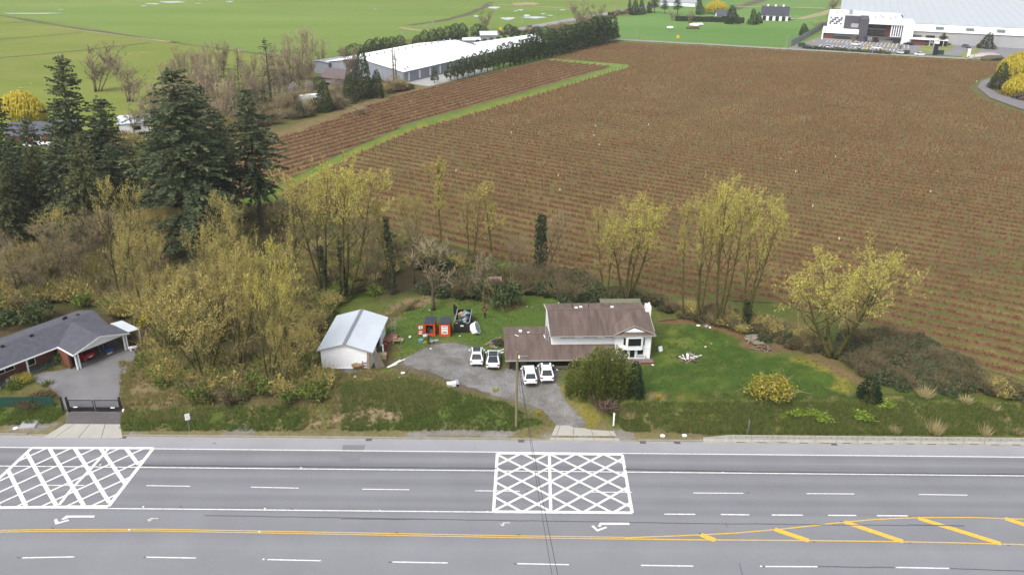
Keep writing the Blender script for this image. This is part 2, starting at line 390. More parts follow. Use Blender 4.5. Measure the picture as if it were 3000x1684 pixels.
me.polygons.foreach_set('loop_start', (np.arange(len(F)) * 4).astype(np.int32)); me.polygons.foreach_set('use_smooth', np.ones(len(F), bool))
ca = me.color_attributes.new('Col', 'FLOAT_COLOR', 'POINT'); ca.data.foreach_set('color', np.concatenate([C, np.ones((len(C), 1))], 1).astype(np.float32).ravel())
me.materials.append(gm); me.update(calc_edges=True); me.validate()
kind(obj('ground', me), 'structure')

# ================================================================== FIELDS
ROWA = math.radians(-31); ROWD = (math.cos(ROWA), math.sin(ROWA)); ROWN = (-ROWD[1], ROWD[0]); ROWS = 3.0
LRA = math.radians(56.3); LRD = (math.cos(LRA), math.sin(LRA)); LRN = (-LRD[1], LRD[0]); LROWS = 3.0
field_main = GP([(820, 575), (1000, 474), (1200, 386), (1500, 302), (1840, 199), (1842, 190), (1606, 171), (1650, 158), (1750, 131), (1795, 123), (2100, 138), (2400, 155), (2700, 172), (2925, 183), (2945, 205), (2875, 232), (2835, 256), (2870, 290), (2960, 322), (3060, 352), (3140, 600), (3140, 1190), (3000, 1118), (2860, 1076), (2700, 1000), (2450, 905), (2200, 885), (1950, 868), (1700, 805), (1560, 775), (1400, 742), (1250, 695), (1050, 645), (880, 615)])
field_left = GP([(560, 640), (820, 541), (1000, 451), (1200, 363), (1500, 281), (1798, 196), (1606, 178), (1500, 204), (1300, 246), (1220, 266), (1130, 294), (1000, 342), (850, 395), (700, 440), (560, 480), (470, 540)])
def fieldmat(name, nrm, spacing, grass, soil, gw):
    m, nt, p = _new(name); p.inputs['Roughness'].default_value = .95; p.inputs['Specular IOR Level'].default_value = .1
    ge = nt.nodes.new('ShaderNodeNewGeometry'); d = nt.nodes.new('ShaderNodeVectorMath'); d.operation = 'DOT_PRODUCT'
    d.inputs[1].default_value = (nrm[0] / spacing, nrm[1] / spacing, 0); nt.links.new(ge.outputs['Position'], d.inputs[0])
    fr = nt.nodes.new('ShaderNodeMath'); fr.operation = 'FRACT'; nt.links.new(d.outputs['Value'], fr.inputs[0])
    su = nt.nodes.new('ShaderNodeMath'); su.operation = 'SUBTRACT'; su.inputs[1].default_value = .5; nt.links.new(fr.outputs[0], su.inputs[0])
    ab = nt.nodes.new('ShaderNodeMath'); ab.operation = 'ABSOLUTE'; nt.links.new(su.outputs[0], ab.inputs[0])
    w = gnoise(nt, ge.outputs['Position'], .8, 4, .3, .7, -.11, .11)
    ad = nt.nodes.new('ShaderNodeMath'); nt.links.new(ab.outputs[0], ad.inputs[0]); nt.links.new(w, ad.inputs[1])
    mr = nt.nodes.new('ShaderNodeMapRange'); mr.inputs['From Min'].default_value = gw - .07; mr.inputs['From Max'].default_value = gw + .07
    nt.links.new(ad.outputs[0], mr.inputs['Value'])
    g2 = nt.nodes.new('ShaderNodeMix'); g2.data_type = 'RGBA'; g2.inputs[6].default_value = (*grass[0], 1); g2.inputs[7].default_value = (*grass[1], 1)
    nt.links.new(gnoise(nt, ge.outputs['Position'], .05, 4, .38, .62, 0, 1), g2.inputs[0])
    mx = nt.nodes.new('ShaderNodeMix'); mx.data_type = 'RGBA'; nt.links.new(mr.outputs[0], mx.inputs[0]); nt.links.new(g2.outputs[2], mx.inputs[6]); mx.inputs[7].default_value = (*soil, 1)
    nt.links.new(gscale(nt, mx.outputs[2], gmul(nt, gnoise(nt, ge.outputs['Position'], 2.5, 4, .3, .7, .7, 1.3), gnoise(nt, ge.outputs['Position'], .12, 3, .3, .7, .85, 1.15))), p.inputs['Base Color'])
    return m
drape('blueberry_field', field_main, 3.0, .06, fieldmat('field_ground', ROWN, ROWS, (S(104, 112, 60), S(138, 132, 76)), S(138, 106, 80), .27), .3)
drape('blueberry_field', field_left, 3.0, .06, fieldmat('field_ground_west', LRN, LROWS, (S(138, 122, 76), S(150, 136, 84)), S(124, 94, 76), .18), .3)
def pasture(name, c1, c2, sc):
    m, nt, p = _new(name); p.inputs['Roughness'].default_value = .95; p.inputs['Specular IOR Level'].default_value = .1
    ge = nt.nodes.new('ShaderNodeNewGeometry'); mx = nt.nodes.new('ShaderNodeMix'); mx.data_type = 'RGBA'
    mp = nt.nodes.new('ShaderNodeMapping'); mp.inputs['Scale'].default_value = (.5, 1.3, 1); mp.inputs['Rotation'].default_value = (0, 0, .3); nt.links.new(ge.outputs['Position'], mp.inputs['Vector'])
    nt.links.new(gnoise(nt, mp.outputs[0], sc, 6, .32, .68, 0, 1), mx.inputs[0]); mx.inputs[6].default_value = (*c1, 1); mx.inputs[7].default_value = (*c2, 1)
    nt.links.new(gscale(nt, mx.outputs[2], gmul(nt, gnoise(nt, ge.outputs['Position'], .8, 4, .3, .7, .9, 1.1), gnoise(nt, mp.outputs[0], .004, 2, .35, .65, .92, 1.08))), p.inputs['Base Color']); return m
pg = pasture('pasture_grass', S(124, 153, 62), S(147, 167, 86), .012); po = pasture('pasture_grass_olive', S(132, 152, 60), S(158, 164, 82), .03); pr = pasture('pasture_grass_fresh', S(112, 156, 74), S(138, 172, 96), .012)
Z0 = 1.13
drape('pasture', GP([(-500, -40), (1930, -40), (1866, 30), (1600, 76), (1440, 103), (1180, 118), (1040, 160), (880, 180), (820, 168), (700, 152), (520, 128), (400, 112), (250, 80), (0, 46), (-500, -10)], 1), 40, 0, pg, flat=Z0 + .10)
drape('pasture', GP([(-500, -8), (0, 48), (250, 82), (400, 114), (520, 130), (700, 154), (820, 170), (900, 200), (700, 260), (400, 360), (100, 440), (-500, 480)], 1), 20, 0, po, flat=Z0 + .10)
drape('pasture', GP([(1880, 44), (1960, 10), (1990, -40), (2700, -40), (2620, 6), (2420, 50), (2400, 92), (2312, 140), (2100, 131), (1795, 114), (1640, 108), (1500, 108), (1600, 90)], 1), 30, 0, pr, flat=Z0 + .10)
# ditches and puddles in the meadows, a narrow strip of bleached grass beside each ditch
dm = mat('ditch_earth', S(112, 104, 70), var=.3, scale=.5); db = mat('bleached_grass', S(190, 176, 128), var=.2, scale=.6)
def ribbon(name, line, w, m, z, wob=0., seed=1):
    rr = random.Random(seed); P = [Vector(p) for p in line]; Q = []
    for i in range(len(P) - 1):
        k = max(1, int((P[i + 1] - P[i]).length / 12)); Q += [P[i].lerp(P[i + 1], j / k) for j in range(k)]
    Q.append(P[-1]); L = []; Rr = []
    for i, p in enumerate(Q):
        d = (Q[min(i + 1, len(Q) - 1)] - Q[max(i - 1, 0)]); d.z = 0; d.normalize(); n = Vector((-d.y, d.x, 0)); ww = w / 2 * (1 + rr.uniform(-wob, wob))
        L.append((p.x + n.x * ww, p.y + n.y * ww, z)); Rr.append((p.x - n.x * ww, p.y - n.y * ww, z))
    b = MB(); n = len(Q); b.add(L + Rr, [(i, n + i, n + i + 1, i + 1) for i in range(n - 1)])
    return kind(b.build(name, m), 'structure')
ribbon('ditch', GP([(-80, 40), (20, 50), (130, 70), (260, 90), (370, 105), (460, 120), (520, 127)], 1), 3.4, dm, Z0 + .16, .4, 2)
ribbon('ditch', GP([(525, 129), (640, 145), (760, 160), (850, 174)], 1), 2.0, dm, Z0 + .16, .4, 3)
ribbon('ditch', GP([(200, 86), (370, 109), (490, 124), (500, 124)], 1), 2.0, db, Z0 + .18, .6, 4)
ribbon('ditch', GP([(-80, 178), (120, 162), (300, 143), (440, 127)], 1), 1.4, dm, Z0 + .16, .4, 5)
ribbon('ditch', GP([(-80, 124), (100, 110), (240, 97)], 1), 1.6, dm, Z0 + .16, .4, 6)
ribbon('ditch', GP([(-80, 75), (80, 66)], 1), 1.8, dm, Z0 + .16, .3, 6)
ribbon('ditch', GP([(1200, 76), (1300, 62), (1370, 44), (1415, 25), (1430, 16), (1440, 8)], 1), 6.0, dm, Z0 + .16, .4, 7)
ribbon('ditch', GP([(1430, 14), (1600, 22), (1750, 34)], 1), 3.0, db, Z0 + .18, .4, 8)
ribbon('field_path', GP([(1172, 83), (1215, 90), (1290, 97)], 1), 4.0, db, Z0 + .18, .4, 9)
ribbon('field_path', GP([(2160, 22), (2260, 22), (2420, 26)], 1), 5.0, db, Z0 + .18, .5, 10)
ribbon('ditch', GP([(2150, 30), (2200, 12), (2240, 0)], 1), 7.0, dm, Z0 + .17, .4, 10)
ribbon('ditch', GP([(2340, 58), (2400, 45), (2470, 20)], 1), 6.0, db, Z0 + .18, .5, 11)
wm, wnt, wp = _new('puddle_water'); wp.inputs['Base Color'].default_value = (.30, .32, .34, 1); wp.inputs['Roughness'].default_value = .12; wp.inputs['Specular IOR Level'].default_value = 1.0
def puddle(cx, cy, hx, hy, seed, m=None, nm='puddle'):
    rr = random.Random(seed); pts = []
    for k in range(18):
        t = 2 * math.pi * k / 18; r = 1 + rr.uniform(-.35, .25); pts.append(G(cx + hx * r * math.cos(t), cy + hy * r * math.sin(t), Z0 + .22))
    b = MB(); b.add(pts[::-1], [tuple(range(18))]); o = kind(b.build(nm, m or wm), 'structure')
    if o.data.polygons[0].normal.z < 0: o.data.flip_normals()
for i, q in enumerate([(100, 40, 80, 1.6), (178, 29, 10, .9), (450, 12, 22, 1.8), (505, 7, 38, 2.2), (420, 18, 10, 1.0), (580, 11, 10, .8), (672, 6, 12, 1.3), (1446, 23, 18, 3), (1395, 48, 9, 2), (1487, 55, 22, 4), (1565, 52, 36, 3.0), (1545, 47, 10, 4), (1525, 30, 12, 1.5), (1592, 41, 9, 1.2), (1612, 46, 9, 1.3), (1648, 30, 10, 1.3), (1510, 33, 6, 1.2), (700, 149, 8, 1.0), (1100, 27, 5, .7)]): puddle(*q, 30 + i)
for i, q in enumerate([(250, 156, 8, 1.2), (375, 158, 10, 1.0), (420, 153, 12, 1.1), (90, 245, 6, 1.2), (60, 258, 8, 1.5), (1545, 12, 45, 4)]): puddle(*q, 80 + i, db, 'bare_patch')
# ================================================================== FAR ROADS AND YARDS
tarm = mat('far_asphalt', S(176, 176, 178), var=.08, scale=.3)
ribbon('far_road', GP([(1280, 127), (1350, 117), (1439, 103), (1524, 89), (1621, 70), (1776, 43), (1840, 33), (1900, 22), (1990, 2), (2030, -20)], 1), 8.5, tarm, Z0 + .24)
lane = mat('gravel_lane', S(186, 180, 168), var=.12, scale=.3)
ribbon('far_lane', GP([(1786, 117), (2100, 134), (2300, 146), (2400, 151), (2700, 168), (2925, 179), (3100, 188)], 1), 5.0, lane, Z0 + .24)
lot = mat('parking_asphalt', S(158, 156, 160), var=.08, scale=.2)
drape('parking_lot', GP([(2306, 144), (2398, 112), (2440, 78), (2520, 90), (2640, 100), (2700, 100), (2820, 96), (3150, 112), (3150, 186), (2925, 174), (2600, 156)], 1), 25, 0, lot, flat=Z0 + .20)
drape('far_driveway', GP([(2988, 322), (2900, 290), (2862, 258), (2876, 240), (2920, 226), (2955, 222), (2950, 230), (2905, 242), (2890, 258), (2930, 282), (3010, 302), (3120, 330), (3120, 352)], 1), 8, 0, mat('far_drive_gravel', S(150, 144, 146), var=.12, scale=.5), flat=Z0 + .24)
lwm = mat('parking_line_paint', S(232, 232, 232, .7), var=.05)
ypm = mat('yellow_curb_paint', S(210, 180, 60), var=.1)
plk = bpy.data.objects['parking_lot']
for r, (p0, p1, n, ly) in enumerate([((2420, 124), (2660, 136), 22, 8), ((2400, 137), (2640, 152), 22, 7), ((2480, 132), (2660, 142), 16, 5)]):
    for i in range(n):
        t = i / (n - 1); a = G(p0[0] + (p1[0] - p0[0]) * t, p0[1] + (p1[1] - p0[1]) * t, Z0 + .22)
        MB().bar((a.x, a.y, Z0 + .23), (a.x + ly * .5, a.y + ly, Z0 + .23), .35, .02).build('parking_line', lwm, plk)
drape('grass_patch', GP([(2688, 150), (2700, 137), (2760, 133), (2800, 138), (2780, 152), (2730, 160)], 1), 8, 0, mat('patch_grass', S(160, 164, 90), var=.2, scale=.3), flat=Z0 + .25)
drape('grass_patch', GP([(2815, 158), (2860, 140), (2880, 142), (2850, 168), (2818, 172)], 1), 8, 0, MATS['patch_grass'], flat=Z0 + .25)
for px, py in [(2382, 123), (2450, 127), (2545, 133), (2532, 141), (2608, 138), (2590, 147)]:
    a = G(px, py, Z0 + .25); MB().bar((a.x - 1.5, a.y - 5, Z0 + .3), (a.x + 2, a.y + 5, Z0 + .3), 1.0, .15).build('painted_island', ypm, plk)
# ================================================================== HIGHWAY
am, ant, ap = _new('highway_asphalt'); ap.inputs['Roughness'].default_value = .85; ap.inputs['Specular IOR Level'].default_value = .25
ge = ant.nodes.new('ShaderNodeNewGeometry'); sp = ant.nodes.new('ShaderNodeSeparateXYZ'); ant.links.new(ge.outputs['Position'], sp.inputs[0])
mp = ant.nodes.new('ShaderNodeMapping'); mp.inputs['Scale'].default_value = (.02, 1.4, 1); ant.links.new(ge.outputs['Position'], mp.inputs['Vector'])
wob = gnoise(ant, mp.outputs[0], 1.0, 3, .3, .7, -.25, .25)
ad = ant.nodes.new('ShaderNodeMath'); ant.links.new(sp.outputs['Y'], ad.inputs[0]); ant.links.new(wob, ad.inputs[1])
mr = ant.nodes.new('ShaderNodeMapRange'); mr.inputs['From Min'].default_value = 56; mr.inputs['From Max'].default_value = 82; ant.links.new(ad.outputs[0], mr.inputs['Value'])
rp = ant.nodes.new('ShaderNodeValToRGB'); ant.links.new(mr.outputs[0], rp.inputs[0])
bands = [(56, 160), (59.5, 163), (60.5, 161), (62.5, 167), (64.2, 157), (65.2, 159), (67.2, 163), (68.0, 150), (68.9, 159), (69.8, 150), (70.6, 163), (71.6, 158), (72.6, 150), (73.4, 162), (74.2, 157), (75.0, 142), (75.8, 146), (76.7, 165), (77.7, 146), (78.25, 156), (78.5, 182), (80.3, 188), (82, 184)]
e = rp.color_ramp.elements
bands = bands[:1] + bands[2:]  # 22 stops
for i, (y, g) in enumerate(bands):
    t = (y - 56) / 26; c = (*S(g, g, g + 6), 1)
    if i == 0: e[0].position = t; e[0].color = c
    elif i == len(bands) - 1: e[-1].position = t; e[-1].color = c
    else: x = e.new(t); x.color = c
ff = gmul(ant, gnoise(ant, ge.outputs['Position'], .16, 5, .3, .7, .93, 1.06), gnoise(ant, ge.outputs['Position'], 6, 3, .3, .7, .95, 1.05))
ant.links.new(gscale(ant, rp.outputs[0], ff), ap.inputs['Base Color'])
road = kind(MB().add([(-420, 30, 0), (420, 30, 0), (420, 80.35, 0), (-420, 80.35, 0)], [(0, 1, 2, 3)]).build('road', am), 'structure')
WP = mat('white_road_paint', (.54, .54, .53), rough=.6, var=.16, scale=3.0, c2=(.62, .62, .60))
YP = mat('yellow_road_paint', S(238, 198, 86, .62), rough=.6, var=.16, scale=3.0)
_mz = [0.010]
def stroke(name, pts, w, m=None, world=False):
    """one painted line along measured points of the carriageway"""
    P = [Vector(p) for p in (pts if world else GP(pts, 0))]; _mz[0] += .0002; z = _mz[0]
    L = []; Rr = []
    for i, p in enumerate(P):
        d = (P[min(i + 1, len(P) - 1)] - P[max(i - 1, 0)]).normalized(); n = Vector((-d.y, d.x, 0)) * (w / 2)
        L.append((p.x + n.x, p.y + n.y, z)); Rr.append((p.x - n.x, p.y - n.y, z))
    b = MB(); n = len(P); b.add(L + Rr, [(i, n + i, n + i + 1, i + 1) for i in range(n - 1)]); return b.build(name, m or WP, road)
XL, XR = -120., 120.
def hline(name, y, w, x0=XL, x1=XR, m=None): return stroke(name, [(x0, y, 0), (x1, y, 0)], w, m, True)
hline('edge_line', 78.35, .15); hline('lane_line', 74.85, .15)
stroke('lane_line', [(-400, 1482), (0, 1486), (500, 1490), (1000, 1495), (1445, 1499), (1853, 1502.5)], .15)
for a, b in [((1946, 1505), (2037, 1505.5)), ((2112, 1506), (2195, 1507)), ((2261, 1507.5), (2352, 1508)), ((2426, 1508.5), (2509, 1509)), ((2569, 1509.5), (2660, 1510))]: stroke('lane_dash', [a, b], .17)
for a, b in [((112, 1420.5), (246, 1421)), ((429, 1421.5), (558, 1423.5)), ((735, 1426), (875, 1429)), ((1061, 1432), (1199, 1433.5)), ((1392, 1436.7), (1523, 1438)), ((1727, 1440.5), (1851, 1441.3)), ((2031, 1443.2), (2178, 1444)), ((2363, 1445), (2503, 1446)), ((2692, 1447.5), (2834, 1449.5))]: stroke('lane_dash', [a, b], .13)
for a, b in [((66, 1633), (218, 1630)), ((428, 1631), (574, 1633.5)), ((784, 1638), (940, 1641.5)), ((1150, 1645), (1312, 1648)), ((1515, 1650), (1667, 1653)), ((1878, 1655), (2031, 1657)), ((2242, 1658.3), (2395, 1659)), ((2624, 1661), (2781, 1664))]: stroke('lane_dash', [a, b], .15)
for o in (-.13, .13): stroke('centre_line', [(p[0], p[1] + o, 0) for p in GP([(-500, 1562), (0, 1555), (120, 1553), (450, 1551.5), (1000, 1561.5), (1500, 1571), (1830, 1575.5)], 0)], .12, YP, True)
stroke('median_line', GP([(1830, 1574.5), (1990, 1568.5), (2150, 1561), (2300, 1548), (2480, 1528), (2560, 1521), (2640, 1517), (2720, 1515), (2850, 1515), (3000, 1520), (3300, 1530)], 0), .15, YP, True)
stroke('median_line', GP([(1830, 1577.5), (2000, 1580), (2300, 1582), (2560, 1584.5), (2800, 1589), (3000, 1594.5), (3300, 1602)], 0), .15, YP, True)
for a, b in [((2053, 1565), (2096, 1582)), ((2270, 1550), (2370, 1583)), ((2474, 1528), (2646, 1585.5)), ((2690, 1517), (2932, 1592)), ((2945, 1518), (3150, 1585))]: stroke('median_hatch', [a, b], .62, YP)
def clipseg(p, d, poly):
    """part of an endless line inside a convex polygon"""
    t0, t1 = -1e9, 1e9; n = len(poly); ar = sum(poly[i][0] * poly[(i + 1) % n][1] - poly[(i + 1) % n][0] * poly[i][1] for i in range(n))
    for i in range(n):
        a, b = poly[i], poly[(i + 1) % n]; nx, ny = b[1] - a[1], a[0] - b[0]
        if ar < 0: nx, ny = -nx, -ny
        den = nx * d[0] + ny * d[1]; num = nx * (a[0] - p[0]) + ny * (a[1] - p[1])
        if abs(den) < 1e-9:
            if num < 0: return None
            continue
        t = num / den
        if den > 0: t1 = min(t1, t)
        else: t0 = max(t0, t)
    return ((p[0] + d[0] * t0, p[1] + d[1] * t0, 0), (p[0] + d[0] * t1, p[1] + d[1] * t1, 0)) if t1 > t0 + .3 else None
# box marking in front of the house drive
bx = GP([(1457, 1327), (1823, 1331), (1852, 1501), (1446, 1498)], 0)
for i in range(4): stroke('box_marking', [bx[i], bx[(i + 1) % 4]], .42 if i % 2 == 0 else .34, WP, True)
stroke('box_marking', [(1609.5, 1329), (1613.5, 1499)], .34)
nd = G(1609.5 + 1, 1368, 0); sx, sy = 3.13, 2.55
for k in range(-9, 10):
    for sgn in (1, -1):
        s_ = clipseg((nd.x + k * sx, nd.y), (sx / 2, sgn * sy / 2 * 1.0), bx)
        if s_: stroke('box_marking', s_, .30, WP, True)
# slanted box marking by the left drive
zz = lambda x, y: (x / 2.573, 1122 + y / 2.573)
b2 = GP([zz(240, 488), zz(1155, 490), zz(818, 928), zz(-245, 940)], 0)
for i in range(4): stroke('box_marking', [b2[i], b2[(i + 1) % 4]], .42, WP, True)
for a, b in [((375, 495), (632, 922)), ((565, 492), (825, 900)), ((758, 492), (948, 762)), ((950, 492), (1043, 612)), ((200, 525), (425, 922)), ((58, 648), (196, 925)), ((-90, 740), (-10, 935))]: stroke('box_marking', [zz(*a), zz(*b)], .42)
for k in range(-4, 12):
    p = G(*zz(0, 735 + 84 * k), 0); q = G(*zz(500, 735 + 84 * k - 228), 0); s_ = clipseg((p.x, p.y), (q.x - p.x, q.y - p.y), b2)
    if s_: stroke('box_marking', s_, .26, WP, True)
stroke('box_marking', [zz(445, 918), zz(545, 790), zz(690, 640), zz(820, 492)], .34)
# turn arrows
def arrow(parts, w):
    b = MB(); _mz[0] += .0003
    for poly in parts:
        q = [(p[0], p[1], _mz[0]) for p in GP(poly, 0)]; b.add(q[::-1], [tuple(range(len(q)))])
    o = b.build('turn_arrow', WP, road)
    if o.data.polygons[0].normal.z < 0: o.data.flip_normals()
z2 = lambda x, y: (1000 + x / 2.573, 1122 + y / 2.573)
arrow([[zz(500, 997), zz(717, 997), zz(709, 1012), zz(520, 1012), zz(488, 1028), zz(460, 1027)], [zz(408, 1030), zz(428, 1020), zz(443, 1046), zz(518, 1026), zz(520, 1037), zz(418, 1066)]], 1)
arrow([[zz(1136, 1017), zz(1195, 1017), zz(1193, 1022), zz(1140, 1022), zz(1126, 1032), zz(1120, 1030)], [zz(1112, 1026), zz(1117, 1024), zz(1124, 1036), zz(1148, 1028), zz(1149, 1031), zz(1122, 1043)]], 1)
arrow([[z2(1948, 1050), z2(2171, 1050), z2(2172, 1067), z2(1965, 1067), z2(1952, 1082), z2(1934, 1080)], [z2(1884, 1077), z2(1902, 1070), z2(1930, 1101), z2(1995, 1079), z2(2004, 1090), z2(1928, 1118)]], 1)
arrow([[z2(1220, 1050), z2(1270, 1049), z2(1270, 1054), z2(1228, 1055), z2(1218, 1066), z2(1212, 1065)], [z2(1197, 1062), z2(1202, 1060), z2(1213, 1071), z2(1228, 1063), z2(1231, 1067), z2(1213, 1077)]], 1)
# tar seams, old patches, skid marks: thin sheets on the asphalt
tar = mat('tar_seam', S(112, 112, 116), var=.2, scale=3); pat = mat('asphalt_patch', S(150, 150, 156), var=.06, scale=1)
def wobble(pts, amp, seed, step=1.2):
    rr = random.Random(seed); P = [Vector(p) for p in GP(pts, 0)]; o = []
    for i in range(len(P) - 1):
        k = max(1, int((P[i + 1] - P[i]).length / step)); o += [P[i].lerp(P[i + 1], j / k) + Vector((0, rr.uniform(-amp, amp), 0)) for j in range(k)]
    return [(p.x, p.y, 0) for p in o + [P[-1]]]
for i, (pts, w) in enumerate([([(420, 1362), (700, 1365), (1000, 1367)], .22), ([(1000, 1367), (1456, 1371)], .16), ([(1830, 1374), (2200, 1381), (2600, 1386), (3000, 1389)], .2), ([(600, 1509), (1000, 1516), (1300, 1521), (1560, 1525), (1990, 1532)], .09), ([(1990, 1532), (2400, 1536), (2660, 1539)], .09), ([(2660, 1537), (2825, 1540)], .14), ([(2395, 1659), (2620, 1661)], .1), ([(2781, 1664), (3000, 1672)], .1), ([(1000, 1519), (1250, 1521)], .08), ([(2166, 1648), (2175, 1684)], .06), ([(2126, 1530), (2130, 1545)], .05)]): stroke('tar_seam', wobble(pts, .035, i), w, tar, True)
_mz[0] = .004
o = MB().add([(*G(1005, 1303, 0)[:2], .0045), (*G(1071, 1303, 0)[:2], .0045), (*G(1052, 1352, 0)[:2], .0045), (*G(993, 1352, 0)[:2], .0045)][::-1], [(0, 1, 2, 3)]).build('asphalt_patch', pat, road)
if o.data.polygons[0].normal.z < 0: o.data.flip_normals()
sk = mat('pale_scuff', S(170, 170, 174), var=.06)
for i, (a, b) in enumerate([((2150, 1598), (2260, 1660)), ((2175, 1600), (2290, 1652)), ((2200, 1597), (2330, 1645)), ((2110, 1615), (2210, 1650)), ((2230, 1592), (2310, 1618))]): _mz[0] = .003 + i * .0002; stroke('tyre_scuff', [a, ((a[0] + b[0]) / 2, (a[1] + b[1]) / 2 - 5), b], .07, sk)
spot = mat('dark_spot', S(80, 78, 78), var=.2)
for i, (x, y) in enumerate([(623, 1297), (1050, 1308), (150, 1545), (525, 1483), (850, 1490), (1540, 1438), (420, 1631), (1138, 1645), (1505, 1650), (2187, 1442), (2232, 1658), (1157, 1559), (1515, 1565), (2460, 1526), (2662, 1513), (2380, 1585), (2660, 1588), (2950, 1595), (1105, 1494), (50, 1632), (2046, 1561)]):
    _mz[0] = .0035 + i * .0001; stroke('road_stain', [(x, y), (x + 9, y + 1)], .1, spot)
mk_ = mat('cats_eye_white', (.7, .7, .7), var=.02)
for x, y in [(294, 1361), (882, 1369.5), (420, 1484), (776, 1489), (2118, 1384), (1112, 1495), (1428, 1498), (65, 1487), (2230, 1658), (772, 1637.5), (379, 1551), (760, 1556.5)]:
    a = G(x, y, 0); MB().box(a.x - .09, a.x + .09, a.y - .07, a.y + .07, .013, .04).build('road_stud', mk_, road)

# ------------------------------------------------------------------ kerb, gutter, crossovers
cc = mat('kerb_concrete', S(178, 172, 160), var=.14, scale=1.2, rough=.9)
cl = mat('crossover_concrete', S(206, 202, 192), var=.07, scale=.8, rough=.9, bump=.1)
gutter = kind(MB().add([(-420, 80.35, .004), (420, 80.35, .004), (420, 80.75, .012), (-420, 80.75, .012)], [(0, 1, 2, 3)]).build('gutter', mat('gutter_concrete', S(190, 188, 184), var=.10, scale=.9)), 'structure')
kerb = kind(MB().box(-420, -78, 80.76, 81.02, -.3, .15).box(78, 420, 80.76, 81.02, -.3, .15).build('kerb', cc), 'structure')
x = -78.0; rr = random.Random(5)
gaps = [(G(125, 1275, 0).x, G(358, 1275, 0).x), (G(1610, 1287, 0).x, G(1817, 1287, 0).x)]
xe = G(2090, 1295, 0).x
me_ = MB().box(0, 2.98, 80.76, 81.02, -.3, .15).mesh('kerb_stone', cc)
while x < 78:
    mid = x + 1.5
    if any(a - 1.3 < mid < b + 1.3 for a, b in gaps): h = -.11
    else: h = 0
    o = obj('kerb_stone', me_, kerb, (x, rr.uniform(-.012, .012), h)); x += 3
def crossover(label_pts, z0, z1, cuts):
    """cast slabs from the gutter to the drive, one object per slab"""
    (fl, fr, br, bl) = label_pts; root = None
    for i in range(len(cuts) - 1):
        u, v = cuts[i], cuts[i + 1]; e = .004
        lp = lambda a, b, t: (a[0] + (b[0] - a[0]) * t, a[1] + (b[1] - a[1]) * t)
        q = [lp(fl, fr, u + e), lp(fl, fr, v - e), lp(bl, br, v - e), lp(bl, br, u + e)]
        b = MB().prism([(*q[0], z0), (*q[1], z0), (*q[2], z1), (*q[3], z1)], (0, 0, -.5))
        if root is None: root = kind(b.build('concrete_crossover', cl), 'structure')
        else: b.build('slab', cl, root)
g = lambda x, y: tuple(G(x, y, .1)[:2])
crossover((g(122, 1280), g(360, 1281), g(353, 1246), g(192, 1245)), .03, .30, [0, .16, .45, .73, 1])
crossover((g(1608, 1288), g(1818, 1290), g(1788, 1251), (g(1628, 1249)[0], g(1628, 1250)[1])), .03, .34, [0, .08, .335, .635, .92, 1])
drn = mat('drain_rust', S(112, 88, 78), var=.3, scale=6)
for x, y in [(364, 1277), (1081, 1286), (1527, 1292), (2444, 1302), (1884, 1298), (1985, 1299)]:
    a = G(x, y, 0); b = MB()
    for k in range(5): b.box(-.35, .35, -.16 + k * .075, -.125 + k * .075, 0, .012)
    b.box(-.38, .38, -.2, -.17, 0, .014).box(-.38, .38, .19, .22, 0, .014)
    b.build('storm_drain', drn, gutter, (a.x, 80.52, .014))

# ------------------------------------------------------------------ drives
gvm, gv, gvp = _new('gravel_drive'); gvp.inputs['Roughness'].default_value = .95
ge = gv.nodes.new('ShaderNodeNewGeometry'); mx = gv.nodes.new('ShaderNodeMix'); mx.data_type = 'RGBA'
gv.links.new(gnoise(gv, ge.outputs['Position'], .35, 6, .36, .62, 0, 1), mx.inputs[0]); mx.inputs[6].default_value = (*S(126, 120, 112), 1); mx.inputs[7].default_value = (*S(160, 160, 160), 1)
gv.links.new(gscale(gv, mx.outputs[2], gnoise(gv, ge.outputs['Position'], 4, 4, .3, .7, .72, 1.25)), gvp.inputs['Base Color'])
def smooth(pts, it=2):
    for _ in range(it):
        q = []; n = len(pts)
        for i in range(n):
            a, b = pts[i], pts[(i + 1) % n]; q += [(a[0] * .75 + b[0] * .25, a[1] * .75 + b[1] * .25), (a[0] * .25 + b[0] * .75, a[1] * .25 + b[1] * .75)]
        pts = q
    return pts
drape('gravel_drive', [tuple(p[:2]) for p in GP(smooth([(1634, 1252), (1620, 1236), (1598, 1208), (1560, 1186), (1500, 1170), (1420, 1148), (1340, 1124), (1270, 1092), (1190, 1072), (1175, 1056), (1210, 1036), (1260, 1012), (1320, 1003), (1372, 1012), (1388, 1040), (1392, 1068), (1440, 1084), (1480, 1092), (1490, 1076), (1640, 1078), (1622, 1108), (1636, 1140), (1664, 1180), (1690, 1214), (1716, 1240), (1720, 1252)]))], .5, .045, gvm, .2)
pvm = mat('drive_asphalt', S(146, 144, 146), var=.10, scale=.5, rough=.9)
drape('asphalt_drive', [tuple(p[:2]) for p in GP(smooth([(192, 1244), (196, 1222), (196, 1196), (160, 1140), (90, 1110), (92, 1096), (180, 1086), (226, 1072), (270, 1062), (330, 1040), (392, 1018), (398, 1050), (368, 1090), (352, 1130), (348, 1190), (354, 1244)]))], .8, .05, pvm, .08)
drape('driveway_apron', [tuple(p[:2]) for p in GP([(193, 1246), (200, 1208), (356, 1208), (354, 1247)])], .8, .085, mat('drive_asphalt_dark', S(118, 114, 114), var=.10, scale=.5, rough=.9))
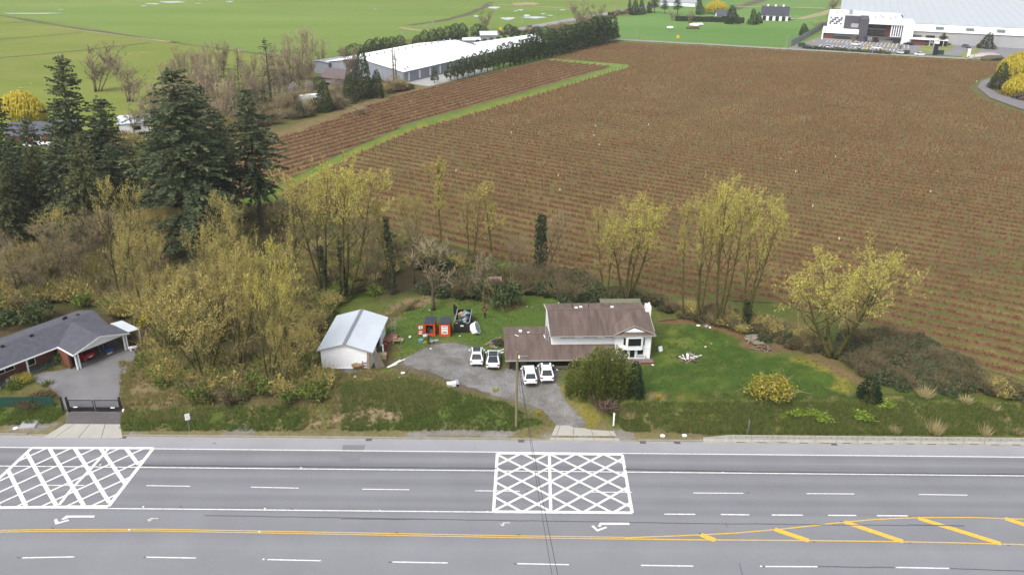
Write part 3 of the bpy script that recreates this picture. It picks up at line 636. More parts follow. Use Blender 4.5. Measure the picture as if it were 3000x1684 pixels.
# ================================================================== VEGETATION KIT
BARK = mat('bark_grey_brown', S(112, 100, 78), var=.3, scale=4)
BARKM = mat('mossy_bark', S(84, 78, 48), var=.35, scale=2.2, c2=S(104, 100, 46))
BARKP = mat('pale_bark', S(176, 160, 130), var=.2, scale=3)
BARKF = mat('fir_bark', S(104, 92, 76), var=.3, scale=3)
TWIG = mat('twig_olive', S(170, 158, 100, .8), var=.2, scale=2)
TWIGB = mat('twig_brown', S(166, 150, 116, .75), var=.2, scale=2)
TWIGP = mat('twig_pale', S(186, 168, 138, .7), var=.15, scale=2)
TWIGD = mat('twig_dark', S(138, 124, 92, .62), var=.2, scale=2)
TWIGR = mat('twig_reddish', S(164, 146, 122, .65), var=.2, scale=2)
L_YEL = leafmat('bud_leaves_yellow', S(178, 168, 78, .84), S(232, 222, 128, .84), S(208, 198, 100, .84))
L_OLV = leafmat('bud_leaves_olive', S(164, 150, 84, .8), S(222, 206, 128, .8), S(196, 180, 104, .8))
L_FIR = leafmat('fir_needles', S(60, 74, 50, .86), S(128, 136, 98, .86), S(90, 103, 72, .86))
L_FIO = leafmat('fir_needles_olive', S(74, 84, 54, .75), S(136, 138, 90, .75), S(104, 112, 70, .75))
L_CED = leafmat('cedar_scales', S(58, 74, 48, .75), S(112, 124, 80, .75), S(84, 100, 62, .75))
L_GOL = leafmat('golden_cedar_scales', S(84, 98, 46, .72), S(164, 164, 78, .72), S(118, 130, 60, .72))
L_IVY = leafmat('ivy_leaves', S(34, 56, 36), S(84, 108, 66), S(56, 82, 50))
L_GRN = leafmat('shrub_leaves_green', S(78, 104, 42, .6), S(160, 180, 80, .6), S(118, 142, 58, .6))
L_BRM = leafmat('bramble_leaves', S(92, 88, 60), S(158, 148, 100), S(124, 120, 80))
L_BRG = leafmat('bramble_leaves_green', S(64, 82, 54, .62), S(138, 148, 106, .62), S(100, 114, 78, .62))
L_WIL = leafmat('willow_strands', S(172, 156, 44, .8), S(236, 220, 96, .8), S(210, 192, 66, .8))
L_FOR = leafmat('forsythia_flowers', S(196, 168, 24, .9), S(252, 226, 64, .9), S(232, 200, 34, .9))
L_BYL = leafmat('yellow_bush_leaves', S(150, 142, 50, .75), S(222, 208, 104, .75), S(188, 176, 76, .75))
L_LIM = leafmat('lime_leaves', S(112, 144, 46, .7), S(180, 204, 88, .7), S(148, 174, 64, .7))
L_BRN = leafmat('dry_twigs_brown', S(104, 94, 64, .5), S(160, 146, 104, .5), S(132, 120, 84, .5))
L_GRY = leafmat('bare_twigs_grey', S(116, 108, 86, .5), S(172, 160, 132, .5), S(144, 134, 108, .5))
L_RED = leafmat('bare_twigs_purple', S(104, 76, 70), S(158, 122, 110), S(130, 98, 88))
L_TAN = leafmat('dry_grass_blades', S(166, 150, 108, .9), S(226, 210, 164, .9), S(198, 182, 134, .9))
L_BLU = leafmat('blueberry_twigs', S(178, 134, 94, .6), S(208, 166, 120, .6), S(194, 150, 107, .6))
L_WHT = leafmat('white_blossom', S(206, 196, 196), S(250, 244, 244), S(234, 226, 226))
L_RHO = leafmat('rhododendron_leaves', S(62, 82, 44), S(152, 164, 104), S(104, 122, 70))

def rnd_dir(r):
    z = r.uniform(-1, 1); t = r.uniform(0, 2 * math.pi); s = math.sqrt(1 - z * z); return Vector((s * math.cos(t), s * math.sin(t), z))
def leaf(b, r, p, s, up=.3, v=None):
    n = rnd_dir(r); n.z += up; n.normalize(); u = n.cross(rnd_dir(r));
    if u.length < .05: return
    u.normalize(); w = n.cross(u); b.cv = r.random() if v is None else v
    a = s * r.uniform(.6, 1.3); c = a * r.uniform(.45, .8)
    b.add([p - u * a, p - w * c * .8, p + u * a, p + w * c * .8], [(0, 1, 2, 3)])
def strip(b, r, p, q, w, v=None):
    """a thin twig: two crossed slivers"""
    d = q - p; u = d.cross(rnd_dir(r))
    if u.length < 1e-4: return
    u.normalize(); u *= w; b.cv = r.random() if v is None else v
    b.add([p - u, p + u, q + u * .3, q - u * .3], [(0, 1, 2, 3)])
    t = d.cross(u); t.normalize(); t *= w
    b.add([p - t, p + t, q + t * .3, q - t * .3], [(0, 1, 2, 3)])
def grow_line(r, p, d, L, n, bend, up):
    P = [p.copy()]; d = d.normalized()
    for i in range(n):
        d = (d + rnd_dir(r) * bend + Vector((0, 0, up))).normalized(); P.append(P[-1] + d * (L / n))
    return P
def broadleaf(seed, H, spread, stems=1, clear=.3, nbr=16, leaves=6, ls=.2, open_=.9, up=.10, r0=None, prof=None, top_only=0., tw=.022, flare=.10, sub=6, fine=5, leafbias=0.):
    """trunk with limbs, and a crown of twigs and buds; returns two mesh builders"""
    r = random.Random(seed); T = MB(); K = MB(); R0 = r0 or H * .016
    prof = prof or (lambda t: math.sin(math.pi * min(1, .22 + .78 * t)) ** .7)
    def twigs(Q, L2, nsub, t):
        for k in range(nsub):
            f = r.uniform(.25, 1); i = min(len(Q) - 2, int(f * (len(Q) - 1))); p = Q[i].lerp(Q[i + 1], f * (len(Q) - 1) - i)
            d = (Q[i + 1] - Q[i]).normalized() + rnd_dir(r) * .9; d.z += .25
            P = grow_line(r, p, d, L2 * r.uniform(.5, 1.1), 2, .25, .1)
            K.cm = 0; K.cv = .5
            for a, c in zip(P, P[1:]): strip(K, r, a, c, tw)
            for m in range(fine):
                i2 = r.randrange(2); q = P[i2].lerp(P[i2 + 1], r.random()); e = q + ((P[-1] - P[0]).normalized() * .6 + rnd_dir(r) * .8 + Vector((0, 0, .3))).normalized() * (L2 * r.uniform(.25, .6))
                K.cm = 0; strip(K, r, q, e, tw * .6)
                if t >= top_only:
                    K.cm = 1
                    for _ in range(leaves): leaf(K, r, q.lerp(e, r.uniform(.3, 1.1)) + rnd_dir(r) * ls * .9, ls)
    for s in range(stems):
        az = 2 * math.pi * (s + r.uniform(-.2, .2)) / stems; ln = flare * (1 if stems > 1 else .3)
        h = H * r.uniform(.8, 1) if s else H
        P = grow_line(r, Vector((.25 * math.cos(az) * (stems > 1), .25 * math.sin(az) * (stems > 1), -.2)), Vector((ln * math.cos(az) * 2.2, ln * math.sin(az) * 2.2, 1)), h * .86, 8, .10, .06)
        n = len(P); rad = [R0 / (stems ** .35) * (1 - .92 * (i / (n - 1)) ** .9) * (1.35 if i == 0 else 1) for i in range(n)]
        T.cm = 0; T.tube(P, rad, 7)
        nb = max(5, int(nbr / (stems ** .5)))
        for k in range(nb):
            f = clear + (1 - clear) * ((k + r.random()) / nb); i = min(n - 2, int(f * (n - 1))); p = P[i].lerp(P[i + 1], f * (n - 1) - i)
            t = (f - clear) / (1 - clear); L1 = spread * prof(t) * r.uniform(.6, 1.15); a = az * .4 + 2.4 * k + r.uniform(-.5, .5)
            d = Vector((math.cos(a) * open_, math.sin(a) * open_, r.uniform(.45, .9)))
            Q = grow_line(r, p, d, L1, 4, .18, up); rr = max(.03, rad[i] * .5)
            T.tube(Q, [rr, rr * .75, rr * .52, rr * .32, rr * .14], 5, False)
            twigs(Q, max(.9, L1 * .42), sub, t)
            for m in range(2):
                q = Q[1 + m].lerp(Q[2 + m], r.random()); W = grow_line(r, q, (Q[2 + m] - Q[1 + m]).normalized() + rnd_dir(r) * .7, L1 * .5, 3, .2, up)
                T.tube(W, [rr * .42, rr * .3, rr * .2, rr * .1], 4, False); twigs(W, max(.8, L1 * .3), max(2, sub // 2), t)
        twigs(P[-3:], max(1, spread * .4), sub, 1)
    return T, K
def conifer(seed, H, Rd, clear=.08, dens=1.0, gap=.15, droop=.35, sl=.55, pw=.62, lv=(.2, .8), nsp=9):
    r = random.Random(seed); T = MB(); K = MB()
    lean = Vector((r.uniform(-.02, .02), r.uniform(-.02, .02), 1)); n = 9
    P = [lean * (H * i / (n - 1)) for i in range(n)]; P[0].z = -.3
    T.tube(P, [H * .014 * (1 - .94 * i / (n - 1)) * (1.3 if i == 0 else 1) for i in range(n)], 7)
    z = clear * H; k = 0
    while z < H * .985:
        t = (z / H - clear) / (1 - clear); L0 = Rd * (1 - t) ** pw * (0.62 + .38 * min(1, t * 5)) + .25
        nb = max(3, int((5.2 - 2 * t) * dens))
        for j in range(nb):
            if r.random() < gap * (1 - t): continue
            a = 2.4 * k + 6.283 * j / nb + r.uniform(-.45, .45); k += 1; L = L0 * r.choice((.55, .8, .9, 1.0, 1.05, 1.22)) * r.uniform(.85, 1.1)
            e = r.uniform(-.3, .42) + .4 * t; d = Vector((math.cos(a), math.sin(a), e)); base = P[0].lerp(P[-1], z / H); base.z = min(H * .97, z + r.uniform(-.9, .9))
            Q = [base]; m = max(2, int(L / .7)); dd = d.normalized()
            for i in range(m): dd = (dd + Vector((0, 0, -droop / m)) + rnd_dir(r) * .07).normalized(); Q.append(Q[-1] + dd * (L / m))
            T.tube(Q[:max(2, len(Q) - 1)], [.05 * (1 - t) + .02] + [.02] * (max(2, len(Q) - 1) - 1), 3, False)
            tone = r.uniform(*lv)
            for i in range(m):
                for _ in range(nsp if i else nsp // 2):
                    f = r.random(); p = Q[i].lerp(Q[i + 1], f); sd = r.choice((-1, 1)); w = (Q[i + 1] - Q[i]).normalized()
                    side = w.cross(Vector((0, 0, 1))) * sd; o = (w * r.uniform(.3, 1) + side * r.uniform(.2, 1.2) + Vector((0, 0, r.uniform(-.75, .2)))).normalized()
                    ll = sl * r.uniform(.6, 1.3) * (1 - .35 * t); nn = o.cross(rnd_dir(r)).normalized() * ll * .30; q = p + o * ll
                    K.cv = min(1, max(0, tone + r.uniform(-.3, .3))); K.add([p - nn * .4, p + o * ll * .55 - nn, q, p + o * ll * .55 + nn], [(0, 1, 2, 3)])
        z += (.55 + .012 * H) * (1.0 - .42 * t) / (dens ** .5) * r.uniform(.8, 1.2)
    for _ in range(26):
        p = Vector((r.uniform(-.2, .2), r.uniform(-.2, .2), H * .985 + r.uniform(-.8, .35))); leaf(K, r, p, .2, 0)
    return T, K
def columnar(seed, H, Rd, n=900, clear=.05, ls=.3, prof=None, core=.6):
    """dense cedar: upright sprays over an uneven cone"""
    r = random.Random(seed); T = MB(); K = MB(); T.tube([(0, 0, -.3), (0, 0, H * .9)], [H * .022, H * .004], 6)
    prof = prof or (lambda t: (1 - t) ** .65 * (.8 + .2 * min(1, t * 8)))
    lob = [(r.uniform(0, 6.28), r.uniform(.1, .9), r.uniform(.7, 1.25)) for _ in range(12)]
    for i in range(n):
        t = 1 - math.sqrt(1 - r.random() * .999) if r.random() < .8 else r.random(); a = r.uniform(0, 6.283); f = 1.0
        for la, lt, lf in lob:
            w = math.exp(-((math.cos(a - la) - 1) ** 2 * 3 + ((t - lt) * 5) ** 2)); f += (lf - 1) * w
        rr = Rd * prof(t) * f * (r.uniform(core, 1.06)); z = clear * H + (1 - clear) * H * t
        p = Vector((rr * math.cos(a), rr * math.sin(a), z)); o = Vector((math.cos(a) * .45, math.sin(a) * .45, r.uniform(.3, 1))).normalized()
        q = p + o * ls * r.uniform(.7, 1.4); u = o.cross(rnd_dir(r)).normalized() * ls * .42; K.cv = r.random() * .8 + .2 * t
        K.add([p - u * .5, p.lerp(q, .5) - u, q, p.lerp(q, .5) + u], [(0, 1, 2, 3)])
    return T, K
def bush(seed, rx, h, n=420, ls=.22, twig=50, tl=1.0, flat=.0, up=.4, lobes=6):
    """a mound of leaves and canes over several uneven lobes"""
    r = random.Random(seed); K = MB(); C_ = [(Vector((r.uniform(-.55, .55) * rx, r.uniform(-.55, .55) * rx, h * r.uniform(.2, .55))), rx * r.uniform(.35, .62), h * r.uniform(.35, .5)) for _ in range(lobes)]
    for i in range(n):
        c, a, b = r.choice(C_); d = rnd_dir(r); d.z = abs(d.z) * .9 + r.uniform(-.35, .1); k = r.uniform(.7, 1.05)
        p = c + Vector((d.x * a * k, d.y * a * k, d.z * b * k)); p.z = max(.03, p.z); K.cm = 0; leaf(K, r, p, ls, up)
    for i in range(twig):
        c, a, b = r.choice(C_); d = rnd_dir(r); d.z = abs(d.z) + .35; d.normalize(); p = c + Vector((d.x * a * .5, d.y * a * .5, -.2 * b)); K.cm = 1
        q = p + d * tl * r.uniform(.5, 1.2) * h * .8; strip(K, r, p, q, .02)
        if r.random() < .6: strip(K, r, p.lerp(q, .5), q + rnd_dir(r) * .3 * h, .014)
    return K
def weeping(seed, H, Rd, n=260):
    r = random.Random(seed); T = MB(); K = MB(); top = []
    for s in range(5):
        a = s * 1.257 + r.uniform(-.3, .3); P = grow_line(r, Vector((0, 0, -.2)), Vector((.35 * math.cos(a), .35 * math.sin(a), 1)), H * .9, 6, .12, .0); T.tube(P, [H * .02 * (1 - .9 * i / 6) for i in range(7)], 6); top += P[3:]
    for i in range(n):
        a = r.uniform(0, 6.283); k = math.sqrt(r.random()); zt = H * (1 - .42 * k * k) * r.uniform(.86, 1.03); p = Vector((Rd * k * math.cos(a), Rd * k * math.sin(a), zt)); L = r.uniform(.3, .75) * zt; o = Vector((math.cos(a), math.sin(a), 0)) * r.uniform(.0, .14) * Rd
        q = p
        for j in range(4):
            e = p + o * ((j + 1) / 4) - Vector((0, 0, L * ((j + 1) / 4) ** 1.3)) + rnd_dir(r) * .18; e.z = max(.2, e.z)
            K.cv = min(1, max(0, .75 - .2 * j + r.uniform(-.3, .3))); u = (e - q).cross(rnd_dir(r)).normalized() * r.uniform(.12, .26)
            K.add([q - u, q + u, e + u, e - u], [(0, 1, 2, 3)]); q = e
    return T, K
def broom(seed, H, Rd, n=70, tw=.05):
    """leafless upright poplar or scrub: many pale rods"""
    r = random.Random(seed); T = MB(); K = MB()
    for s in range(max(3, n // 12)):
        a = r.uniform(0, 6.283); k = r.random() * .45; P = grow_line(r, Vector((Rd * k * .3 * math.cos(a), Rd * k * .3 * math.sin(a), -.2)), Vector((.16 * math.cos(a), .16 * math.sin(a), 1)), H * r.uniform(.75, 1), 6, .06, .1)
        T.tube(P, [H * .009 * (1 - .92 * i / 6) for i in range(7)], 5)
        for m in range(12):
            f = r.uniform(.2, .95); i = min(5, int(f * 6)); p = P[i].lerp(P[i + 1], f * 6 - i); b = r.uniform(0, 6.283)
            Q = grow_line(r, p, Vector((math.cos(b) * .5, math.sin(b) * .5, .9)), Rd * r.uniform(.5, 1.0), 3, .12, .12); K.cm = 0
            for u, v in zip(Q, Q[1:]): strip(K, r, u, v, tw)
            for _ in range(7):
                j = r.randrange(3); q = Q[j].lerp(Q[j + 1], r.random()); strip(K, r, q, q + (rnd_dir(r) * .7 + Vector((0, 0, .7))).normalized() * Rd * r.uniform(.15, .4), tw * .7)
    return T, K
def ivy_on(seed, P, rad, n, ls=.2):
    r = random.Random(seed); K = MB(); P = [Vector(p) for p in P]
    for i in range(n):
        f = r.random() * (len(P) - 1); j = min(len(P) - 2, int(f)); p = P[j].lerp(P[j + 1], f - j); w = (1 - .35 * f / (len(P) - 1)) * rad
        d = rnd_dir(r); d.z *= .3; d.normalize(); leaf(K, r, p + d * w * r.uniform(.45, 1.15), ls, .2)
    return K
def tuft(seed, h, n, w, spread):
    r = random.Random(seed); K = MB()
    for i in range(n):
        a = r.uniform(0, 6.283); k = r.random(); p = Vector((spread * k * math.cos(a) * .6, spread * k * math.sin(a) * .6, 0)); q = p + Vector((math.cos(a) * spread * k, math.sin(a) * spread * k, h * r.uniform(.6, 1.1)))
        u = (q - p).cross(rnd_dir(r)).normalized() * w; K.cv = r.random(); K.add([p - u, p + u, q], [(0, 1, 2)])
    return K

PROTO = {}
def pair(key, TK, tm, km):
    T, K = TK; PROTO[key] = (T.mesh('trunk', tm, True), K.mesh('crown', km)); return PROTO[key]
HREF = {}
def reg(key, H, R, TK, tm, km):
    """keep the crown's true height and half-width with the pair"""
    v = np.array(TK[1].v); d = np.abs(v[:, :2]).ravel(); HREF[key] = (float(np.percentile(v[:, 2], 99.7)), float(np.percentile(np.hypot(v[:, 0], v[:, 1]), 97 if key[0] in 'fsc' and key != 's1' else 92))); pair(key, TK, tm, km)
# leafing maples / alders of several shapes
reg('m1', 20, 5, broadleaf(11, 20, 6.2, 3, .36, 20, 5, .105, .85, .12, r0=.5, top_only=.22, sub=5), BARKM, [TWIG, L_YEL])
reg('m2', 20, 5, broadleaf(12, 20, 6.5, 4, .42, 22, 5, .105, .9, .12, flare=.14, r0=.55, top_only=.2, sub=5), BARKM, [TWIG, L_YEL])
reg('m3', 14, 5.5, broadleaf(13, 14, 5.6, 4, .3, 24, 5, .10, 1.0, .10, flare=.24, r0=.5, top_only=.3, sub=5, prof=lambda t: .75 + .5 * math.sin(3.14 * t) - .45 * t), BARKM, [TWIG, L_YEL])
reg('o1', 16, 4, broadleaf(14, 16, 4.8, 2, .25, 17, 2, .10, .8, .14, fine=5, sub=5, r0=.32), BARKM, [TWIG, L_OLV])
reg('o2', 15, 4.5, broadleaf(15, 15, 5.2, 4, .14, 20, 2, .105, .9, .14, flare=.16, fine=6, sub=6, r0=.36, top_only=.15), BARKM, [TWIG, L_OLV])
reg('o3', 12, 5, broadleaf(16, 12, 5.6, 5, .10, 20, 2, .11, 1.0, .12, flare=.25, fine=6, sub=6, r0=.32, top_only=.15), BARKM, [TWIG, L_OLV])
reg('s1', 18, 3, broadleaf(17, 18, 3.6, 1, .45, 13, 5, .11, .6, .2, r0=.26), BARKM, [TWIG, L_OLV])
reg('b1', 14, 4, broadleaf(18, 14, 4.6, 2, .2, 16, 0, .1, .8, .12, sub=7), BARK, [TWIGB, L_OLV])
reg('b2', 11, 4, broadleaf(19, 11, 4.8, 5, .1, 20, 0, .1, .9, .12, flare=.2, sub=6), BARK, [TWIGB, L_OLV])
reg('b3', 9, 3, broadleaf(20, 9, 3.2, 1, .3, 11, 0, .1, .8, .1, sub=5, r0=.2), BARK, [TWIGP, L_OLV])
reg('p1', 18, 3, broom(21, 18, 4.0, 80), BARKP, [TWIGP]); reg('p2', 14, 4, broom(22, 14, 4.4, 80), BARKP, [TWIGR]); reg('p3', 10, 3, broom(23, 10, 3.2, 60, .04), BARKP, [TWIGB])
reg("f1", 32, 6, conifer(31, 32, 6.2, .12, 2.0, .10, .45, .66), BARKF, L_FIR); reg("f2", 30, 5.5, conifer(32, 30, 5.8, .32, 1.9, .14, .55, .66), BARKF, L_FIR); reg("f3", 28, 6, conifer(33, 28, 6.4, .06, 2.0, .10, .45, .66, lv=(.1, .9)), BARKF, L_FIR)
reg("fo", 20, 5.5, conifer(34, 20, 6.0, .05, 1.9, .1, .5, .6, lv=(.3, .9)), BARKF, L_FIO)
reg('sp', 19, 3, conifer(35, 19, 3.0, .1, .75, .35, .2, .45), BARKF, L_FIR)
reg('c1', 10, 2.8, columnar(41, 10, 2.8, 1500, .02, .42), BARKF, L_CED); reg('c2', 9, 2, columnar(42, 9, 2.0, 750, .14, .45), BARKF, L_CED)
reg('c3', 7, 1.6, columnar(43, 7, 1.7, 520, .2, .42), BARKF, L_CED); reg('h1', 5, 3.4, columnar(44, 5, 3.4, 1000, .0, .42, lambda t: (1 - t ** 2.2) ** .5), BARKF, L_CED)
reg('g1', 6, 2.0, columnar(45, 6, 2.1, 2200, .0, .26, lambda t: (1 - t ** 2.0) ** .55 * (.85 + .15 * min(1, t * 5))), BARKF, L_GOL)
reg('d1', 4, 1.1, columnar(46, 4.0, 1.1, 1300, .0, .2, lambda t: (1 - t ** 2.4) ** .6), BARKF, L_IVY)
reg('w1', 12, 8, weeping(51, 12, 8, 900), BARK, L_WIL)
def plant(key, name, label, cat, base, H, R, rz=0., lean=0., group=None):
    h0, r0 = HREF[key]; t, c = PROTO[key]; e = thing(name, label, cat, base, rz, group)
    e.scale = (R / r0, R / r0, H / h0)
    if lean: e.rotation_euler = (Matrix.Rotation(lean, 4, 'Y') @ Matrix.Rotation(rz, 4, 'Z')).to_euler()
    obj('trunk', t, e); obj('crown', c, e); return e
def tree(key, label, bx, by, tx, ty, hw, name='tree', cat='tree', group=None, seed=0, z=None):
    """a tree whose foot, top and half-width were measured in the photograph"""
    g = G(bx, by, z); tp = TOP(tx, ty, g.y); H = max(1.5, tp.z - g.z); R = hw / pxm(tp)
    return plant(key, name, label, cat, g, H, R, random.Random(seed + bx + by).uniform(0, 6.28), math.atan2(tp.x - g.x, H), group)
BUSH = {k: b.mesh('foliage', ms) for k, b, ms in [
    ('green', bush(61, 1.6, 2.0, 480, .2), [L_GRN, TWIG]), ('bram', bush(62, 1.8, 1.6, 520, .2, 60), [L_BRM, TWIGD]), ('bramg', bush(63, 1.9, 1.6, 620, .2, 40), [L_BRG, TWIGD]),
    ('brown', bush(64, 1.5, 2.0, 240, .16, 130, 1.1), [L_BRN, TWIGD]), ('grey', bush(65, 1.6, 2.2, 160, .16, 150, 1.1), [L_GRY, TWIGB]), ('yel', bush(66, 1.6, 2.2, 1700, .11, 90, .62, lobes=13), [L_BYL, TWIG]),
    ('fors', bush(67, 1.4, 1.8, 380, .16, 70), [L_FOR, TWIG]), ('lime', bush(68, 1.0, 1.0, 340, .14, 20), [L_LIM, TWIG]), ('red', bush(69, 1.6, 1.4, 420, .14, 120), [L_RED, TWIGR]),
    ('olv', bush(70, 1.7, 2.4, 300, .18, 110, 1.0), [L_OLV, TWIG]), ('dark', bush(71, 1.7, 2.0, 620, .2, 20), [L_CED, TWIG]), ('ivy', bush(72, 1.8, 1.4, 560, .2, 20), [L_IVY, TWIG]), ('rho', bush(73, 2.0, 2.4, 800, .22, 10), [L_RHO, TWIG]),
    ('wht', bush(74, 1.6, 3.4, 420, .2, 60), [L_WHT, TWIGB]), ('pamp', tuft(75, 1.5, 170, .03, .8), L_TAN), ('fern', tuft(76, .8, 60, .05, .6), L_GRN)]}
BREF = {'green': (1.6, 2.0), 'bram': (1.8, 1.6), 'bramg': (1.9, 1.6), 'brown': (1.5, 2.0), 'grey': (1.6, 2.2), 'yel': (1.6, 2.2), 'fors': (1.4, 1.8), 'lime': (1., 1.), 'red': (1.6, 1.4), 'olv': (1.7, 2.4), 'dark': (1.7, 2.0), 'ivy': (1.8, 1.4), 'rho': (2.0, 2.4), 'wht': (1.6, 3.4), 'pamp': (1.2, 1.5), 'fern': (.9, .8)}
def shrub(key, label, px, py, R, H, name='shrub', cat='shrub', group=None, z=None):
    g = G(px, py, z); e = obj(name, BUSH[key], None, g, random.Random(px + py).uniform(0, 6.28)); r0, h0 = BREF[key]; e.scale = (R / r0, R / r0, H / h0); return tag(e, label, cat, group)
# ================================================================== TREES OF THE PLACE
FG = 'tall firs in the wood'
tree('f3', 'tall dark fir with a broad crown, leftmost of the tall firs', 225, 640, 183, 168, 92, 'fir_tree', 'fir', FG)
tree('f1', 'dark fir just right of the leftmost tall fir', 300, 640, 282, 285, 95, 'fir_tree', 'fir', FG)
tree('f1', 'largest fir, wide dark crown and bare lower trunk beside the yellow maples', 566, 770, 492, 212, 150, 'fir_tree', 'fir', FG, 3)
tree('f2', 'narrower fir with grey trunk showing, close behind the largest fir', 628, 690, 585, 255, 95, 'fir_tree', 'fir', FG, 5)
tree('f2', 'fir standing apart at the edge of the brown field, trunk bare below', 772, 690, 712, 266, 98, 'fir_tree', 'fir', FG, 1)
tree('f3', 'dark fir cut by the left border of the photo', -12, 660, -15, 278, 85, 'fir_tree', 'fir', FG, 9)
for i, (k, bx, by, tx, ty, hw, lb) in enumerate([('f3', 90, 660, 78, 345, 70, 'dark fir between the left border fir and the leftmost tall fir'), ('f3', 170, 720, 160, 400, 75, 'lower fir standing in front of the leftmost tall fir'), ('f1', 340, 700, 330, 420, 70, 'lower fir in front of the second tall fir'), ('f3', 40, 740, 30, 400, 60, 'dark fir low at the left border'), ('f2', 480, 660, 455, 320, 60, 'fir half hidden left of the largest fir'), ('f3', 655, 640, 640, 330, 60, 'dark fir between the largest fir and the lone fir, far behind')]): tree(k, lb, bx, by, tx, ty, hw, 'fir_tree', 'fir', FG, 20 + i)
OG = 'olive conifers in front of the tall firs'
for i, (bx, by, tx, ty, hw, lb) in enumerate([(110, 720, 95, 425, 75, 'olive conifer left of centre in the wood, below the leftmost tall fir'), (250, 740, 235, 390, 75, 'olive conifer with ragged brownish top below the two left firs'), (20, 760, 10, 470, 60, 'olive conifer at the left border behind the rhododendrons'), (400, 640, 385, 430, 60, 'olive conifer half hidden left of the largest fir')]): tree('fo', lb, bx, by, tx, ty, hw, 'conifer', 'conifer', OG, i)
tree('sp', 'thin spruce with drooping open top rising above the far tree belt', 795, 310, 772, 116, 45, 'spruce_tree', 'spruce')
tree('sp', 'small spruce among pale poplars, wider of the two', 660, 285, 655, 178, 34, 'spruce_tree', 'spruce', None, 2)
tree('sp', 'small narrow spruce among pale poplars', 700, 270, 696, 168, 24, 'spruce_tree', 'spruce', None, 3)
MG = 'leafing maples in the front thicket'
for i, (k, bx, by, tx, ty, hw, lb) in enumerate([
    ('o3', 600, 1110, 590, 800, 135, 'wide multi-stemmed maple at the front of the thicket, yellow-olive buds'), ('m3', 790, 1120, 800, 700, 80, 'upright maple with bright yellow-green leaves nearest the white outbuilding'), ('o2', 700, 1090, 715, 690, 80, 'slim yellow-green maple left of the brightest one'),
    ('o3', 492, 1045, 480, 800, 72, 'low spreading maple above the asphalt drive'), ('o2', 650, 1000, 640, 620, 95, 'tall thin maple behind the front thicket'), ('o3', 850, 1130, 845, 900, 70, 'low maple with yellowish twigs beside the white outbuilding'), ('o2', 540, 1020, 520, 760, 80, 'maple with bare twiggy top left in the front thicket'),
    ('o2', 430, 930, 395, 650, 70, 'twiggy olive tree above the bright yellow shrub'), ('o1', 355, 880, 335, 510, 70, 'tall olive tree between the olive conifers and the largest fir'), ('o1', 690, 850, 640, 560, 60, 'half bare maple in front of the fir at the field edge')]): tree(k, lb, bx, by, tx, ty, hw, 'maple_tree', 'maple', MG, i)
BG = 'trees between the wood and the brown field'
for i, (k, bx, by, tx, ty, hw, lb) in enumerate([
    ('m1', 945, 865, 905, 480, 85, 'tall yellow maple at the right edge of the fir wood'), ('m2', 1010, 880, 1050, 455, 105, 'tallest yellow maple in the middle group, wide airy crown'), ('o1', 870, 830, 850, 520, 60, 'olive maple between the lone fir and the yellow maples'), ('s1', 1148, 850, 1135, 590, 50, 'ivy-clad tree with thin yellow top left of the bare yard tree'),
    ('s1', 1300, 775, 1292, 475, 62, 'slender tree with sparse yellow top in front of the brown rows'), ('o1', 1380, 770, 1395, 545, 50, 'twiggy young tree behind the black trailer'), ('s1', 1440, 800, 1480, 540, 68, 'slender tree bending right with dark trunk above the dark bush'), ('b3', 1270, 908, 1250, 690, 70, 'bare tree standing in the yard behind the orange containers'),
    ('b3', 1418, 910, 1420, 735, 34, 'thin bare snag behind the person in red'), ('b2', 1505, 790, 1515, 680, 45, 'bare multi-stemmed scrub tree left of the ivy column'), ('o1', 1775, 880, 1770, 600, 55, 'thin olive tree behind the left part of the house roof'), ('m2', 1835, 888, 1860, 585, 105, 'broad yellow maple right behind the brown house roof'),
    ('b1', 1212, 830, 1200, 640, 45, 'bare olive tree left of the dark bush by the field'), ('b2', 1090, 850, 1080, 640, 60, 'bare scrub tree between the two ivy-clad trunks'), ('o2', 1210, 740, 1200, 560, 50, 'pale twiggy tree at the field edge above the orange containers')]): tree(k, lb, bx, by, tx, ty, hw, 'broadleaf_tree', 'tree', BG, i)
RG = 'tall yellow trees right of the house'
for i, (k, bx, by, tx, ty, hw, lb) in enumerate([
    ('s1', 2003, 930, 1992, 590, 40, 'bare pale trunk leaning beside the chimney, thin top'), ('m1', 2045, 940, 2090, 560, 62, 'left trunk of the tall yellow group right of the house'), ('m2', 2100, 955, 2175, 512, 82, 'tallest and brightest yellow tree right of the house'), ('m1', 2178, 962, 2275, 562, 82, 'yellow tree leaning right with dark ivy round its foot')]): tree(k, lb, bx, by, tx, ty, hw, 'maple_tree', 'maple', RG, i)
tree('m3', 'spreading yellow maple alone at the right end of the lawn', 2440, 1045, 2480, 722, 165, 'maple_tree', 'maple')
# scrubby bare trees filling the wood on the left
rr = random.Random(31); wp_ = [tuple(p[:2]) for p in GP([(-40, 880), (-40, 600), (300, 560), (520, 640), (560, 800), (480, 930), (360, 900), (150, 880)])]; k = 0
while k < 34:
    px, py = rr.uniform(-40, 560), rr.uniform(570, 920); g = G(px, py)
    if not inside(wp_, np.array([g.x]), np.array([g.y]))[0]: continue
    ky = rr.choice(['b1', 'b2', 'o1', 'o2', 'b2', 'o3']); h = rr.uniform(6, 11.5); plant(ky, 'scrub_tree', 'bare twiggy scrub tree in the brown wood behind the grey-roofed house', 'tree', g, h, h * .36, rr.uniform(0, 6.28), 0, 'scrub trees of the wood'); k += 1
